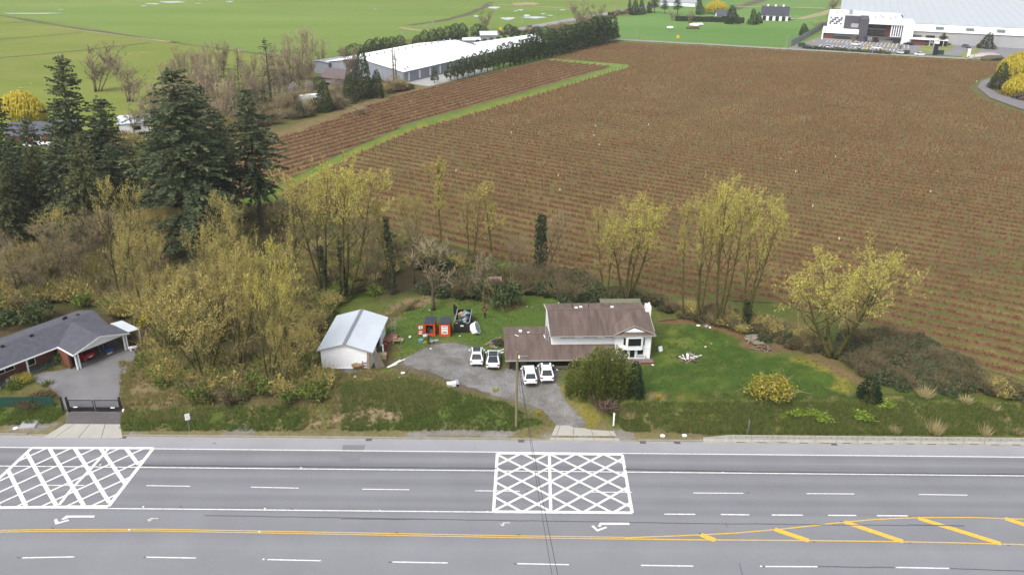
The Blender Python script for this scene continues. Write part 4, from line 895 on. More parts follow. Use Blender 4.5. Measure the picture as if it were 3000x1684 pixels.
# ivy columns
def ivy_column(label, bx, by, tx, ty, hw, seed, n=900, parent=None):
    g = G(bx, by); tp = TOP(tx, ty, g.y); R = hw / pxm(tp); H = tp.z - g.z; dx = tp.x - g.x
    e = thing('ivy_clad_trunk', label, 'ivy-clad trunk', g); P = [(dx * t + .2 * math.sin(t * 5), 0, H * t) for t in (0, .25, .5, .75, 1)]
    T = MB(); T.tube(P, [.25, .22, .2, .16, .1], 6); T.build('trunk', BARK, e); ivy_on(seed, P, R, n).build('ivy', L_IVY, e); return e
ivy_column('thick column of dark ivy in front of the brown rows', 1576, 806, 1590, 632, 23, 1, 1500)
ivy_column('ivy-covered trunk right of the wood, tall and narrow', 1150, 862, 1135, 640, 14, 2, 700)
ivy_column('ivy-covered trunk below the tallest yellow maple', 1005, 885, 998, 705, 12, 3, 600)
ivy_column('bluish ivy trunk left of the tallest yellow maple', 950, 868, 940, 720, 12, 4, 500)
ivy_column('short ivy-covered trunk below the leaning yellow tree', 2176, 965, 2200, 880, 15, 5, 500)
tree('b1', 'bare branching top right of the ivy column', 1600, 790, 1650, 610, 40, 'bare_tree', 'tree')
# cedars near the long white barn
CG = 'dark cedars by the barn'
for i, (k, bx, by, tx, ty, hw, lb) in enumerate([('c1', 945, 328, 948, 238, 36, 'cedar left of the three by the barn, in front of the small house'), ('c1', 1024, 305, 1020, 205, 26, 'cedar in the middle of the dark group by the barn'), ('c1', 1062, 290, 1058, 142, 36, 'tallest cedar, at the near corner of the long white barn'), ('c1', 1104, 288, 1102, 205, 26, 'pointed cedar at the right of the dark group by the barn'), ('c1', 880, 345, 876, 300, 20, 'small dark cedar at the field edge left of the cedars'), ('h1', 935, 262, 935, 225, 22, 'dark round shrub beside the small house near the barn'), ('h1', 1045, 170, 1040, 128, 40, 'bushy dark cedar left of the far hedge block')]): tree(k, lb, bx, by, tx, ty, hw, 'cedar_tree', 'cedar', CG, i, 1.0)
HG = 'row of cedars along the long white barn'
rr = random.Random(8); H0, H1 = G(1318, 239, 1.0), G(1782, 124, 1.0)
for i in range(34):
    t = i / 33; p = H0.lerp(H1, t ** .98); px, py = PROJ(p); h = 7.8 + 5.2 * t + rr.uniform(-1.0, 1.0); w = 2.6 + 2.8 * t
    e = plant('c3' if t < .3 else 'c2', 'cedar_tree', 'clipped dark cedar in the straight row along the long white barn', 'cedar', p + Vector((rr.uniform(-.4, .4), rr.uniform(-.4, .4), 0)), h, w * rr.uniform(.85, 1.1), rr.uniform(0, 6), 0, HG)
e = tree('c3', 'single small cedar on the concrete apron before the barn', 1273, 247, 1273, 196, 13, 'cedar_tree', 'cedar', None, 1, 1.0)
HB = 'dark clipped trees behind the long white barn'
for i, (x, y, h, hw) in enumerate([(1085, 160, 38, 18), (1105, 160, 42, 18), (1128, 160, 42, 18), (1150, 158, 42, 18), (1172, 152, 40, 16), (1222, 142, 32, 14), (1245, 138, 42, 15), (1268, 130, 38, 16), (1290, 126, 38, 16), (1312, 122, 38, 16), (1335, 118, 40, 18), (1355, 114, 38, 16), (1398, 108, 32, 16), (1415, 108, 28, 14), (1490, 102, 26, 14), (1508, 104, 22, 12), (1572, 104, 22, 16), (1595, 106, 24, 16), (1618, 108, 22, 14), (1638, 106, 16, 10)]):
    tree('h1', 'rounded dark evergreen in the clipped block behind the barn', x, y, x, y - h * 1.2, hw * 1.25, 'evergreen_tree', 'evergreen', HB, i, 1.0)
# far farm on the right
FF = 'evergreens round the far farm'
for i, (k, x, y, h, hw, lb) in enumerate([('f3', 1845, 44, 46, 9, 'slim fir at the far road, left of the twin spruces'), ('c1', 1862, 46, 48, 17, 'left one of the twin dark spruces by the far road'), ('c1', 1880, 44, 46, 14, 'right one of the twin dark spruces by the far road'), ('f3', 1902, 40, 34, 12, 'dark fir right of the twin spruces'), ('f2', 1918, 40, 60, 14, 'tall fir with bare trunk by the far lane'), ('f2', 1948, 42, 46, 12, 'fir behind the far lane, middle'), ('f2', 1985, 46, 60, 14, 'tall loose fir left of the yellow willow'), ('c1', 2050, 45, 55, 14, 'dark cedar left of the far yellow willow'), ('c1', 2145, 72, 56, 26, 'broad dark cedar in front of the far grey roof'), ('c1', 2208, 74, 48, 18, 'dark pointed spruce left of the four-door barn'), ('c1', 2224, 70, 34, 12, 'small dark spruce touching the four-door barn'), ('c1', 2356, 105, 36, 18, 'dark spruce by the warehouse fence')]): tree(k, lb, x, y, x, y - h, hw, 'evergreen_tree', 'evergreen', FF, i, 1.0)
tree('w1', 'golden willow of the far farm beside the grey roof', 2098, 42, 2100, 2, 32, 'willow_tree', 'willow', None, 1, 1.0)
tree('w1', 'golden willow at the left border behind the firs', 62, 365, 60, 266, 62, 'willow_tree', 'willow', None, 2, 1.0)
tree('w1', 'upper golden willow at the right border', 2985, 232, 2985, 152, 55, 'willow_tree', 'willow', None, 3, 1.0)
tree('w1', 'lower golden willow at the right border above the black car', 2998, 280, 2998, 215, 52, 'willow_tree', 'willow', None, 4, 1.0)
tree('c1', 'dark spruce between the two golden willows', 2925, 262, 2945, 184, 34, 'evergreen_tree', 'spruce', None, 4, 1.0)
tree('f3', 'reddish-brown cypress in the warehouse yard', 2755, 138, 2768, 97, 14, 'conifer', 'conifer', None, 1, 1.0)
tree('c1', 'dark green cypress in the warehouse yard, larger one', 2885, 145, 2905, 95, 26, 'conifer', 'conifer', None, 2, 1.0)
# pale leafless belt behind the firs
PG = 'leafless pale trees in the far belt'
rr = random.Random(4); LB = ['tall pale leafless poplar in the belt behind the firs', 'reddish leafless tree in the belt behind the firs', 'low bare brown tree in the belt behind the firs']
belt = [('p2', 285, 270, 150, 55), ('p2', 380, 300, 110, 48), ('p3', 400, 390, 90, 42), ('p1', 480, 240, 62, 22), ('p1', 520, 235, 72, 22), ('p1', 555, 232, 92, 20), ('p1', 590, 240, 80, 22), ('p1', 625, 245, 108, 20), ('p1', 645, 230, 80, 20), ('p3', 560, 285, 62, 42), ('p2', 610, 290, 90, 38), ('p3', 690, 300, 90, 34), ('p1', 720, 285, 112, 20), ('p2', 740, 275, 85, 26), ('p1', 765, 300, 120, 20), ('p1', 812, 325, 80, 18), ('p3', 835, 340, 85, 24), ('p2', 850, 265, 90, 28), ('p2', 880, 262, 102, 26), ('p2', 905, 235, 66, 24), ('p3', 870, 310, 60, 30), ('p2', 1000, 190, 54, 18), ('p2', 980, 270, 45, 26), ('p3', 1150, 270, 50, 30), ('p2', 1190, 240, 48, 22), ('p3', 1165, 225, 58, 20), ('p3', 520, 320, 60, 40), ('p3', 630, 340, 60, 40), ('p2', 340, 220, 60, 36), ('p3', 470, 330, 66, 34), ('p2', 1420, 90, 62, 22), ('p2', 1700, 82, 84, 30), ('p2', 1745, 80, 70, 26), ('p2', 2438, 30, 34, 26), ('p2', 2520, 36, 30, 22), ('p2', 2560, 24, 24, 20), ('p3', 2480, 44, 26, 22), ('p2', 2640, 30, 20, 18), ('p2', 1970, 62, 30, 14), ('p2', 2020, 70, 40, 16), ('p3', 2400, 88, 34, 20), ('p3', 2600, 128, 22, 10), ('p3', 2450, 118, 20, 9), ('p3', 2500, 128, 22, 9), ('p3', 2640, 150, 26, 10), ('p3', 1055, 340, 36, 26)]
for i, (k, x, y, h, hw) in enumerate(belt):
    far_ = y < 120 and x > 1300
    tree(k, 'leafless reddish tree scattered round the far fields and car park' if far_ else LB[int(k[1]) - 1], x, y, x + rr.uniform(-4, 4), y - h, hw, 'bare_tree', 'tree', 'leafless trees by the far fields' if far_ else PG + (' ' + k[1]), i, 1.0)
bp_ = [tuple(p[:2]) for p in GP([(430, 330), (520, 220), (700, 190), (900, 190), (1010, 190), (1060, 215), (1000, 270), (880, 320), (760, 350), (640, 400), (520, 430), (420, 420)], 1.0)]; k = 0
while k < 64:
    px, py = rr.uniform(430, 1060), rr.uniform(190, 430); g = G(px, py, 1.0)
    if not inside(bp_, np.array([g.x]), np.array([g.y]))[0]: continue
    if 885 < px < 1010 and py > 205: continue
    ky = rr.choice(['p1', 'p1', 'p2', 'p3', 'p2']); h = rr.uniform(7, 15) * (1.15 if ky == 'p1' else .8); plant(ky, 'bare_tree', LB[int(ky[1]) - 1], 'tree', g, h, h * rr.uniform(.16, .3), rr.uniform(0, 6.28), 0, PG + ' ' + ky[1]); k += 1
for x, y, h, lb in [(1152, 225, 75, 'dead spruce with two bare poles standing before the white barn')]:
    g = G(1155, 258, 1.0); t = thing('dead_tree', lb, 'tree', g); b = MB(); b.tube([(0, 0, -.3), (0, 0, 14)], [.35, .12], 6).tube([(1, .2, -.3), (.7, 0, 13)], [.3, .1], 6); b.build('trunk', BARK, t); r = random.Random(2); k = MB()
    for _ in range(120): z = r.uniform(2, 12); a = r.uniform(0, 6.28); strip(k, r, Vector((0, 0, z)), Vector((math.cos(a) * 1.8, math.sin(a) * 1.8, z - .4)), .05)
    k.build('branches', TWIGB, t)
for x, y, r_, h, lb in [(700, 330, 3, 4, 'dark evergreen shrub at the foot of the far belt, left one'), (755, 312, 3.5, 5, 'dark evergreen shrub in the middle of the far belt'), (832, 262, 4, 6, 'dark evergreen shrub beside the thin spruce'), (620, 320, 3, 3.5, 'low dark shrub behind the largest fir'), (915, 300, 2.5, 3, 'low dark shrub beside the small house')]: shrub('dark', lb, x, y, r_, h, z=1.0)
# garden shrubs and single bushes
GC = 'golden cedars before the carport'
for i, (x, y, h, r_) in enumerate([(1690, 1160, 5.4, 1.9), (1730, 1168, 6.3, 2.1), (1775, 1165, 6.8, 2.2), (1815, 1160, 6.2, 2.0), (1748, 1150, 6.6, 2.0), (1795, 1148, 6.4, 2.0)]):
    g = G(x, y); plant('g1', 'golden_cedar', ['low golden cedar at the left end of the clump before the house', 'golden cedar second from the left at the front of the clump', 'tallest golden cedar in the middle front of the clump', 'golden cedar at the front right of the clump', 'golden cedar at the back left of the clump', 'golden cedar at the back right of the clump'][i], 'cedar', g, h * 1.0, r_ * .8, i, 0, GC)
plant('d1', 'dark_cedar', 'narrow dark green column beside the golden cedars', 'cedar', G(1857, 1162), 4.9, 1.15, 1)
plant('d1', 'dark_spruce', 'small dark spruce at the top of the right bank', 'spruce', G(2545, 1170), 3.2, 1.5, 2)
shrub('red', 'purplish leafless shrub at the foot of the golden cedars', 1775, 1196, 2.1, 1.5)
shrub('yel', 'rounded yellow flowering bush on the edge of the lawn', 2256, 1168, 2.7, 3.6)
shrub('fors', 'bright yellow forsythia beside the grey-roofed house', 425, 955, 1.6, 2.2)
shrub('rho', 'large rounded rhododendron behind the grey roof, right one', 105, 940, 2.6, 3.4); shrub('rho', 'large rhododendron behind the grey roof, left one at the border', 22, 950, 2.8, 3.0)
shrub('rho', 'rounded pale green shrub by the porch of the grey-roofed house', 186, 1062, 1.15, 2.2); shrub('fern', 'low green border below the carport gable', 215, 1070, 1.6, .7); shrub('fern', 'low green border under the porch', 140, 1078, 1.8, .7)
shrub('yel', 'yellowish shrub above the green mesh fence', 70, 1120, 1.3, 1.5); shrub('green', 'small green shrub beside the yellowish one above the mesh fence', 36, 1140, 1.2, 1.5); shrub('brown', 'brown dry shrub growing over the green mesh fence', 80, 1196, 1.6, 1.5); shrub('brown', 'brown dry bush behind the gate posts', 130, 1170, 1.5, 1.2); shrub('fern', 'leafy plant with pale flowers by the drive', 140, 1128, 1.1, .9)
shrub('wht', 'white blossoming shrub in the far belt, larger one', 862, 282, 2.2, 5.0, z=1.0); shrub('wht', 'white blossoming tree near the small house, smaller one', 908, 268, 1.6, 4.0, z=1.0); shrub('wht', 'pale blossom behind the largest fir', 585, 275, 2.4, 5, z=1.0)
shrub('dark', 'big dark olive bush behind the person in red, at the field edge', 1480, 895, 3.2, 4.6); shrub('dark', 'dark bush left of the big olive bush', 1402, 870, 2.0, 3.2); shrub('green', 'green bush above the big olive bush', 1465, 815, 2.0, 2.6)
shrub('lime', 'lime green plants on the right bank, left clump', 2330, 1215, 1.3, .9); shrub('lime', 'lime green plants on the right bank, large middle clump', 2415, 1232, 1.3, 1.2); shrub('lime', 'lime green plants on the right bank, between the larger clumps', 2375, 1215, 1.0, .9); shrub('lime', 'lime green plants on the right bank, right clump', 2530, 1225, 1.4, 1.1); shrub('lime', 'small lime green plant on the bank below the dark spruce', 2295, 1222, .7, .6); shrub('lime', 'lime green plants at the bank top right of the dark spruce', 2595, 1190, 1.4, .8)
for i, (x, y, r_, h, lb) in enumerate([(2738, 1270, 1.5, 1.9, 'large tuft of bleached grass on the right bank'), (2885, 1276, 1.3, 1.4, 'tuft of bleached grass on the right bank, second from the right'), (2620, 1268, .9, 1.1, 'small tuft of bleached grass left on the right bank'), (2975, 1268, 1.2, .8, 'low bleached grass at the right border of the bank'), (2710, 1160, 1.8, 1.4, 'bleached grass tussock above the bank beside the brambles'), (2830, 1180, 1.4, 1.0, 'straw-coloured tussock at the right end of the brambles'), (1840, 1225, 1.2, 1.0, 'bleached grass beside the white post'), (2910, 1200, 1.1, .8, 'dry tussock on the upper right bank')]): shrub('pamp', lb, x, y, r_, h, 'grass_tussock', 'tussock', 'bleached tussocks along the bank')
dl = leafmat('daffodil_yellow', S(220, 190, 20), S(250, 230, 60)); b = tuft(5, .45, 60, .03, .5); dfm = b.mesh('daffodil_clump', dl)
for x, y, lb in [(1577, 1212, 'clump of yellow daffodils by the lower drive'), (1930, 1165, 'row of small daffodils on the lawn edge'), (1450, 1145, 'small daffodils along the upper bank')]: tag(obj('daffodil_clump', dfm, None, G(x, y)), lb, 'daffodils')
# ================================================================== BUILDINGS
SID = mat('white_siding', (.74, .74, .75), rough=.7, var=.03, scale=1.0)
TRIM = mat('white_trim', (.72, .72, .71), rough=.6, var=.04)
SHN = mat('brown_shingle', S(124, 106, 100), var=.18, scale=.9, rough=.92, bump=.3, stretch=(1.9, .22, .6), c2=S(140, 122, 112))
SHNB = mat('brown_ridge_cap', S(140, 118, 110), var=.2, scale=2)
SHG = mat('grey_shingle', S(112, 112, 124), var=.16, scale=1.4, rough=.92, bump=.3)
FAS = mat('fascia_grey', S(196, 190, 184), var=.1)
GLS = glassmat(); WOOD = mat('raw_timber', S(176, 148, 116), var=.2, scale=3); WOODG = mat('grey_timber', S(150, 140, 126), var=.2, scale=3); WOODD = mat('dark_timber', S(104, 84, 68), var=.2, scale=3)
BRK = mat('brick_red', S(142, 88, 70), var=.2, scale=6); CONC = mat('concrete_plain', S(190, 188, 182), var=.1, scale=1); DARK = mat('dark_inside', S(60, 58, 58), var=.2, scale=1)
BLACK = mat('black_steel', S(38, 38, 42, .6), rough=.5, var=.1, spec=.4); METAL = mat('galvanised_sheet', S(208, 216, 224, .78), rough=.5, var=.05, scale=.7, spec=.4, stretch=(1, .4, 1)); STEEL = mat('dull_steel', S(176, 178, 182), rough=.45, var=.08, metal=.2)
ALU = mat('aluminium', S(196, 198, 202), rough=.4, var=.05, metal=.3)

def courses(name, quad, n, lap, m, parent, seed=0):
    """a roof plane laid in overlapping courses, joined; quad = eaveL, eaveR, ridgeR, ridgeL"""
    rr = random.Random(seed); a, b, c, d = [Vector(q) for q in quad]; B = MB(); nn = (b - a).cross(d - a).normalized()
    for i in range(n):
        t0, t1 = i / n, (i + 1) / n + .02 / n; p0, p1 = a.lerp(d, t0), b.lerp(c, t0); q0, q1 = a.lerp(d, t1), b.lerp(c, t1); up = nn * lap
        w = rr.uniform(0, .012) * nn; B.add([p0 + up + w, p1 + up + w, q1 + w * .3, q0 + w * .3, p0, p1], [(0, 1, 2, 3), (4, 5, 1, 0)])
    o = B.build(name, m, parent); return kind(o, 'stuff')
def window(par, x0, x1, z0, z1, y, ny=-1, mull=(), name='window', fm=None, rail=None):
    """window set in a wall facing -y: frame (part) with its pane (sub-part)"""
    f = .06; b = MB(); yo, yi = y + ny * .05, y - ny * .03
    ya, yb = min(yo, yi), max(yo, yi)
    b.box(x0, x1, ya, yb, z0, z0 + f).box(x0, x1, ya, yb, z1 - f, z1).box(x0, x0 + f, ya, yb, z0 + f, z1 - f).box(x1 - f, x1, ya, yb, z0 + f, z1 - f)
    for mx in mull: b.box(mx - .03, mx + .03, ya, yb, z0 + f, z1 - f)
    if rail: b.box(x0 + f, x1 - f, ya, yb, rail - .02, rail + .02)
    w = b.build(name, fm or TRIM, par); yg = y + ny * .015
    MB().box(x0 + f * .9, x1 - f * .9, min(yg, yg - ny * .02), max(yg, yg - ny * .02), z0 + f * .9, z1 - f * .9).build('pane', GLS, w); return w

# ---- brown-roofed house
hb = Vector((0, 93.25, 2.3)); HR = R_(2.5)
H = thing('split_level_house', 'white two-storey house with brown shingle roofs and carport behind the golden cedars', 'house', hb, HR)
wl = MB()
wl.box(5.35, 18.5, 2.2, 11.3, -.6, 3.85).box(5.35, 13.74, 2.2, 2.3, 3.851, 4.2)            # main block
wl.box(13.75, 18.5, 1.8, 2.195, -.6, 4.3)           # right wing front
wl.prism([(5.351, 2.301, 3.851), (5.351, 11.3, 3.851), (5.351, 7.1, 5.08), (5.351, 2.301, 4.2)], (.15, 0, 0)).prism([(18.35, 2.301, 3.851), (18.35, 11.3, 3.851), (18.35, 7.1, 5.08), (18.35, 2.301, 4.2)], (.149, 0, 0))
wl.box(-.2, 5.34, 4.2, 8.4, -.6, 1.75)               # low block behind the carport
wl.prism([(-.2, 4.2, 1.751), (-.2, 8.4, 1.751), (-.2, 4.2, 3.0)], (.12, 0, 0))
wl.build('wall', SID, H)
sb = MB()                                             # lap siding boards on the front
for k in range(9):
    z = 2.4 + k * .2; sb.box(5.4, 13.74, 2.168, 2.2, z, z + .185)
kind(sb.build('siding', SID, H), 'stuff')
tb = MB(); tb.box(13.7, 13.82, 1.76, 1.8, .3, 4.2).box(18.42, 18.54, 1.76, 1.8, .3, 4.2).box(13.82, 18.42, 1.74, 1.8, 1.98, 2.10).build('corner_board', TRIM, H)
# upper roof
ex0, ex1 = 5.1, 18.95
up = MB(); up.slab([(ex0, 1.25, 4.2), (ex1, 1.25, 4.2), (ex1, 7.1, 5.25), (ex0, 7.1, 5.25)], .14).slab([(ex1, 12.2, 3.72), (ex0, 12.2, 3.72), (ex0, 7.1, 5.25), (ex1, 7.1, 5.25)], .14)
rf = up.build('roof', SHN, H)
courses('shingle_course', [(ex0, 1.23, 4.205), (ex1, 1.23, 4.205), (ex1, 7.09, 5.255), (ex0, 7.09, 5.255)], 26, .022, SHN, rf, 1)
courses('shingle_course', [(ex1, 12.22, 3.725), (ex0, 12.22, 3.725), (ex0, 7.11, 5.255), (ex1, 7.11, 5.255)], 26, .022, SHN, rf, 2)
MB().bar((ex0, 7.1, 5.29), (ex1, 7.1, 5.29), .3, .05).build('ridge_cap', SHNB, rf)
gt = MB(); gt.box(ex0, 13.35, 1.16, 1.25, 4.08, 4.22); gt.build('gutter', FAS, rf)
rk = MB()
for xx in (ex0 - .03, ex1): rk.prism([(xx, 1.25, 4.04), (xx, 7.1, 5.09), (xx, 7.1, 5.27), (xx, 1.25, 4.22)], (.03, 0, 0)).prism([(xx, 12.2, 3.56), (xx, 7.1, 5.09), (xx, 7.1, 5.27), (xx, 12.2, 3.74)], (.03, 0, 0))
rk.build('bargeboard', TRIM, rf)
for x, y, z in [(9.2, 7.9, 5.05), (9.9, 8.5, 4.85), (14.2, 8.2, 4.95)]: MB().box(x - .2, x + .2, y - .2, y + .2, z - .1, z + .14).build('roof_vent', TRIM, rf)
for x, y in [(8.7, 8.3), (11.0, 8.6)]: MB().tube([(x, y, 4.7), (x, y, 5.45)], .05, 6).build('vent_pipe', BLACK, rf)
# hipped gablet over the right wing
hp = MB(); hx0, hx1, cx = 13.35, 19.0, 16.2
A = (hx0, 1.20, 4.21); Bp = (hx1, 1.20, 4.21); rz_ = 5.30
hp.slab([A, Bp, (hx1 - .35, 1.85, 4.50), (hx0 + .35, 1.85, 4.50)], .1)
hp.slab([(hx0, 1.20, 4.225), (cx, 1.65, rz_), (cx, 6.1, rz_ + .1), (hx0 + .1, 2.9, 4.58)], .1)
hp.slab([(cx, 1.65, rz_ + .004), (hx1, 1.20, 4.229), (hx1 - .1, 2.9, 4.58), (cx, 6.1, rz_ + .104)], .1)
hr = hp.build('gablet_roof', SHN, H)
courses('shingle_course', [(hx0 + .05, 1.18, 4.23), (hx1 - .05, 1.18, 4.23), (hx1 - .35, 1.84, 4.52), (hx0 + .35, 1.84, 4.52)], 4, .022, SHN, hr, 3)
MB().prism([(hx0 + 1.3, 1.6, 4.51), (hx1 - 1.3, 1.6, 4.51), (cx, 1.6, 5.08)], (0, .06, 0)).build('gablet_wall', SID, hr)
e_ = MB(); e_.bar((hx0 + .02, 1.2, 4.28), (cx, 1.66, rz_ + .06), .12, .05).bar((hx1 - .02, 1.2, 4.28), (cx, 1.66, rz_ + .06), .12, .05).build('valley_trim', FAS, hr)
MB().box(hx0, hx1, 1.12, 1.20, 4.08, 4.22).build('gutter', FAS, hr)
# lower roof with carport
lx0, lx1 = -.85, 5.45
lo = MB(); lo.slab([(lx0, -.55, 1.70), (13.7, -.55, 1.70), (13.7, 2.16, 2.503), (lx0, 2.16, 2.503)], .14).slab([(lx0, 2.162, 2.504), (lx1 - .12, 2.162, 2.504), (lx1 - .12, 4.2, 3.10), (lx0, 4.2, 3.10)], .14)
lo.slab([(lx1 - .12, 8.95, 1.70), (lx0, 8.95, 1.70), (lx0, 4.2, 3.10), (lx1 - .12, 4.2, 3.10)], .14)
lr = lo.build('carport_roof', SHN, H)
courses('shingle_course', [(lx0, -.57, 1.705), (13.7, -.57, 1.705), (13.7, 2.15, 2.508), (lx0, 2.15, 2.508)], 15, .022, SHN, lr, 4)
courses('shingle_course', [(lx0, 2.15, 2.508), (lx1 - .13, 2.15, 2.508), (lx1 - .13, 4.19, 3.105), (lx0, 4.19, 3.105)], 7, .022, SHN, lr, 5)
courses('shingle_course', [(lx1 - .13, 8.97, 1.705), (lx0, 8.97, 1.705), (lx0, 4.21, 3.105), (lx1 - .13, 4.21, 3.105)], 24, .022, SHN, lr, 6)
MB().box(lx0, 13.7, -.64, -.55, 1.58, 1.73).build('gutter', FAS, lr)
MB().bar((lx0, 4.2, 3.14), (lx1 - .15, 4.2, 3.14), .3, .05).build('ridge_cap', SHNB, lr)
MB().box(1.2, 1.6, 5.1, 5.5, 2.7, 3.05).build('roof_vent', TRIM, lr); MB().box(2.3, 2.6, 4.4, 4.6, 3.0, 3.2).build('roof_vent', TRIM, lr)
MB().bar((.6, 4.0, 3.1), (1.1, 3.7, 3.02), .08, .06).build('loose_board', TRIM, lr); MB().bar((4.5, 3.9, 3.08), (4.6, 3.3, 2.92), .1, .06).build('loose_board', TRIM, lr)
for i, x in enumerate((-.25, 4.0, 8.1, 11.4)): MB().box(x - .07, x + .07, -.12, .02, -.3, 1.62).build('carport_post', WOODD, H)
MB().box(-.4, 11.6, -.14, .04, 1.50, 1.565).build('beam', WOODD, H)
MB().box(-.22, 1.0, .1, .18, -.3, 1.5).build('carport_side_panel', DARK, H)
MB().box(-.2, 13.6, -.2, 3.9, -.4, .06).build('carport_floor', mat('dark_concrete', S(84, 80, 78), var=.2), H)  # floor slab in dark grey concrete, slightly mottled
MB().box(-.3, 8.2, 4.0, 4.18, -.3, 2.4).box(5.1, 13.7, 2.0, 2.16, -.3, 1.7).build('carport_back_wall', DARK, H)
# windows and door
for x0, x1 in [(6.5, 8.5), (9.5, 11.45), (12.35, 13.6)]: window(H, x0, x1, 3.42, 3.86, 2.162, -1, [(x0 + x1) / 2])
bay = MB(); bay.prism([(14.75, 1.8, 2.0), (15.25, 1.28, 2.0), (17.25, 1.28, 2.0), (17.75, 1.8, 2.0)], (0, 0, 2.15)).build('bay', SID, H)
window(H, 15.33, 17.17, 2.56, 3.80, 1.275, -1, [], 'bay_window')
for (xa, ya, xb, yb) in [(14.83, 1.72, 15.19, 1.34), (17.31, 1.34, 17.67, 1.72)]:
    b = MB(); n = Vector((yb - ya, -(xb - xa), 0)).normalized() * .05
    if n.y > 0: n = -n
    b.prism([(xa + n.x, ya + n.y, 2.56), (xb + n.x, yb + n.y, 2.56), (xb + n.x, yb + n.y, 3.80), (xa + n.x, ya + n.y, 3.80)], -n * 1.5); w = b.build('side_window', TRIM, H)
    n2 = n * .12; ins = lambda t, z: (xa + (xb - xa) * t + n.x + n2.x, ya + (yb - ya) * t + n.y + n2.y, z)
    MB().add([ins(.15, 2.66), ins(.85, 2.66), ins(.85, 3.70), ins(.15, 3.70)], [(0, 1, 2, 3)]).build('pane', GLS, w)
window(H, 14.6, 15.5, 1.02, 1.84, 1.797, -1, []); window(H, 16.75, 17.65, 1.02, 1.84, 1.797, -1, [])
MB().box(14.55, 15.55, 1.70, 1.79, .72, 1.0).box(16.7, 17.7, 1.70, 1.79, .72, 1.0).build('sill_panel', mat('pale_sill_panel', S(222, 226, 230), var=.05), H)
dr = MB().box(15.72, 16.52, 1.73, 1.799, .55, 1.88).build('entry_door', TRIM, H); MB().box(15.8, 16.44, 1.71, 1.728, .7, 1.8).build('pane', GLS, dr)
# chimney, antenna ladder, planter
ch = MB(); ch.box(18.55, 19.25, 6.3, 7.5, -.4, 5.9).box(18.62, 19.18, 5.9, 6.28, -.4, 3.6); cm = ch.build('chimney', mat('white_brick', (.62, .62, .62), var=.08, scale=5), H)
ck = MB()
for i in range(9): ck.box(18.53 - .02 * (i % 2), 19.27, 6.28, 7.52, 2.9 + i * .33, 2.96 + i * .33)
ck.build('brick_course', TRIM, cm); MB().box(18.7, 18.9, 6.5, 6.75, 5.9, 6.25).box(18.98, 19.15, 6.9, 7.15, 5.9, 6.2).build('flue', TRIM, cm)
pb = MB(); pb.box(14.2, 18.9, .7, 1.79, -.5, .42).build('porch_slab', mat('worn_concrete', S(150, 132, 122), var=.15, scale=2), H)
pl = MB(); pl.box(17.2, 19.02, .58, .69, -.5, .5).box(18.91, 19.02, .69, 1.75, -.5, .5).build('planter', BRK, H)
MB().box(14.3, 16.9, .1, .69, -.3, .2).build('step', CONC, H)
shrub('ivy', 'small dark shrub in the brick planter of the house', 1886, 1050, .6, .9, 'potted_shrub')
ms = thing('antenna_tower', 'leaning lattice antenna mast fixed to the upper storey wall of the house', 'antenna mast', hb + Vector((4.72, 3.4, 2.75)), HR); b = MB()
for x in (-.16, .16): b.bar((x, -.6, -.35), (x, 1.1, 2.0), .05, .05)
for k in range(9): b.bar((-.16, -.6 + k * .2, -.35 + k * .28), (.16, -.6 + k * .2, -.35 + k * .28), .04, .04)
b.build('lattice', ALU, ms)
dk = thing('garden_shed_roof', 'greenish flat-roofed shed peeking over the ridge of the brown house', 'shed', Vector((16.0, 108.2, 2.4)), HR)
MB().slab([(-3.0, -1.4, 2.2), (3.0, -1.4, 2.2), (3.0, 1.6, 2.6), (-3.0, 1.6, 2.6)], .12).build('roof', mat('mossy_roof', S(146, 144, 118), var=.12, scale=1.5), dk); MB().box(-2.7, 2.7, -1.1, 1.3, -.6, 2.1).build('wall', WOODD, dk)

# ---- white outbuilding
sb_ = Vector((-21.55, 93.45, 2.25)); SR = R_(-3.0)
W = thing('white_outbuilding', 'white sided outbuilding with a pale metal gable roof', 'outbuilding', sb_, SR)
hw_, L_ = 3.25, 9.7
b = MB(); b.box(-hw_, -hw_ + .12, 0, L_, -.4, 2.62).box(hw_ - .12, hw_, 0, 3.1, -.4, 2.62).box(hw_ - .12, hw_, 3.1, 6.1, 1.9, 2.62).box(hw_ - .12, hw_, 6.1, L_, -.4, 2.62).box(-hw_ + .12, hw_ - .12, L_ - .12, L_, -.4, 2.62).box(-hw_ + .12, hw_ - .12, 0, .12, -.4, 2.62)
b.prism([(-hw_, 0, 2.621), (hw_, 0, 2.621), (0, 0, 3.55)], (0, .12, 0)).prism([(-hw_, L_, 2.621), (hw_, L_, 2.621), (0, L_, 3.55)], (0, -.12, 0)); b.build('wall', SID, W)
for k in range(15):
    z = -.12 + k * .19; MB().prism([(-hw_ - .01, -.002, z), (hw_ + .01, -.002, z), (hw_ + .01, -.028, z), (-hw_ - .01, -.028, z)], (0, 0, .17)).build('siding_board', SID, W)
b = MB(); b.slab([(-hw_ - .42, -.3, 2.56), (0, -.3, 3.68), (0, L_ + .3, 3.68), (-hw_ - .42, L_ + .3, 2.56)][::-1], .06).slab([(hw_ + .42, -.3, 2.56), (0, -.3, 3.684), (0, L_ + .3, 3.684), (hw_ + .42, L_ + .3, 2.56)], .06)
wr = b.build('roof', METAL, W); rb = MB()
for k in range(27):
    y = -.28 + k * (L_ + .56) / 26
    for s in (-1, 1): rb.bar((s * (hw_ + .42), y, 2.585), (s * .2, y, 3.645), .05, .03)
kind(rb.build('standing_seam', METAL, wr), 'stuff'); MB().bar((0, -.32, 3.71), (0, L_ + .32, 3.71), .42, .035).build('ridge_cap', mat('ridge_flashing', S(168, 170, 178), rough=.5, var=.05), wr)
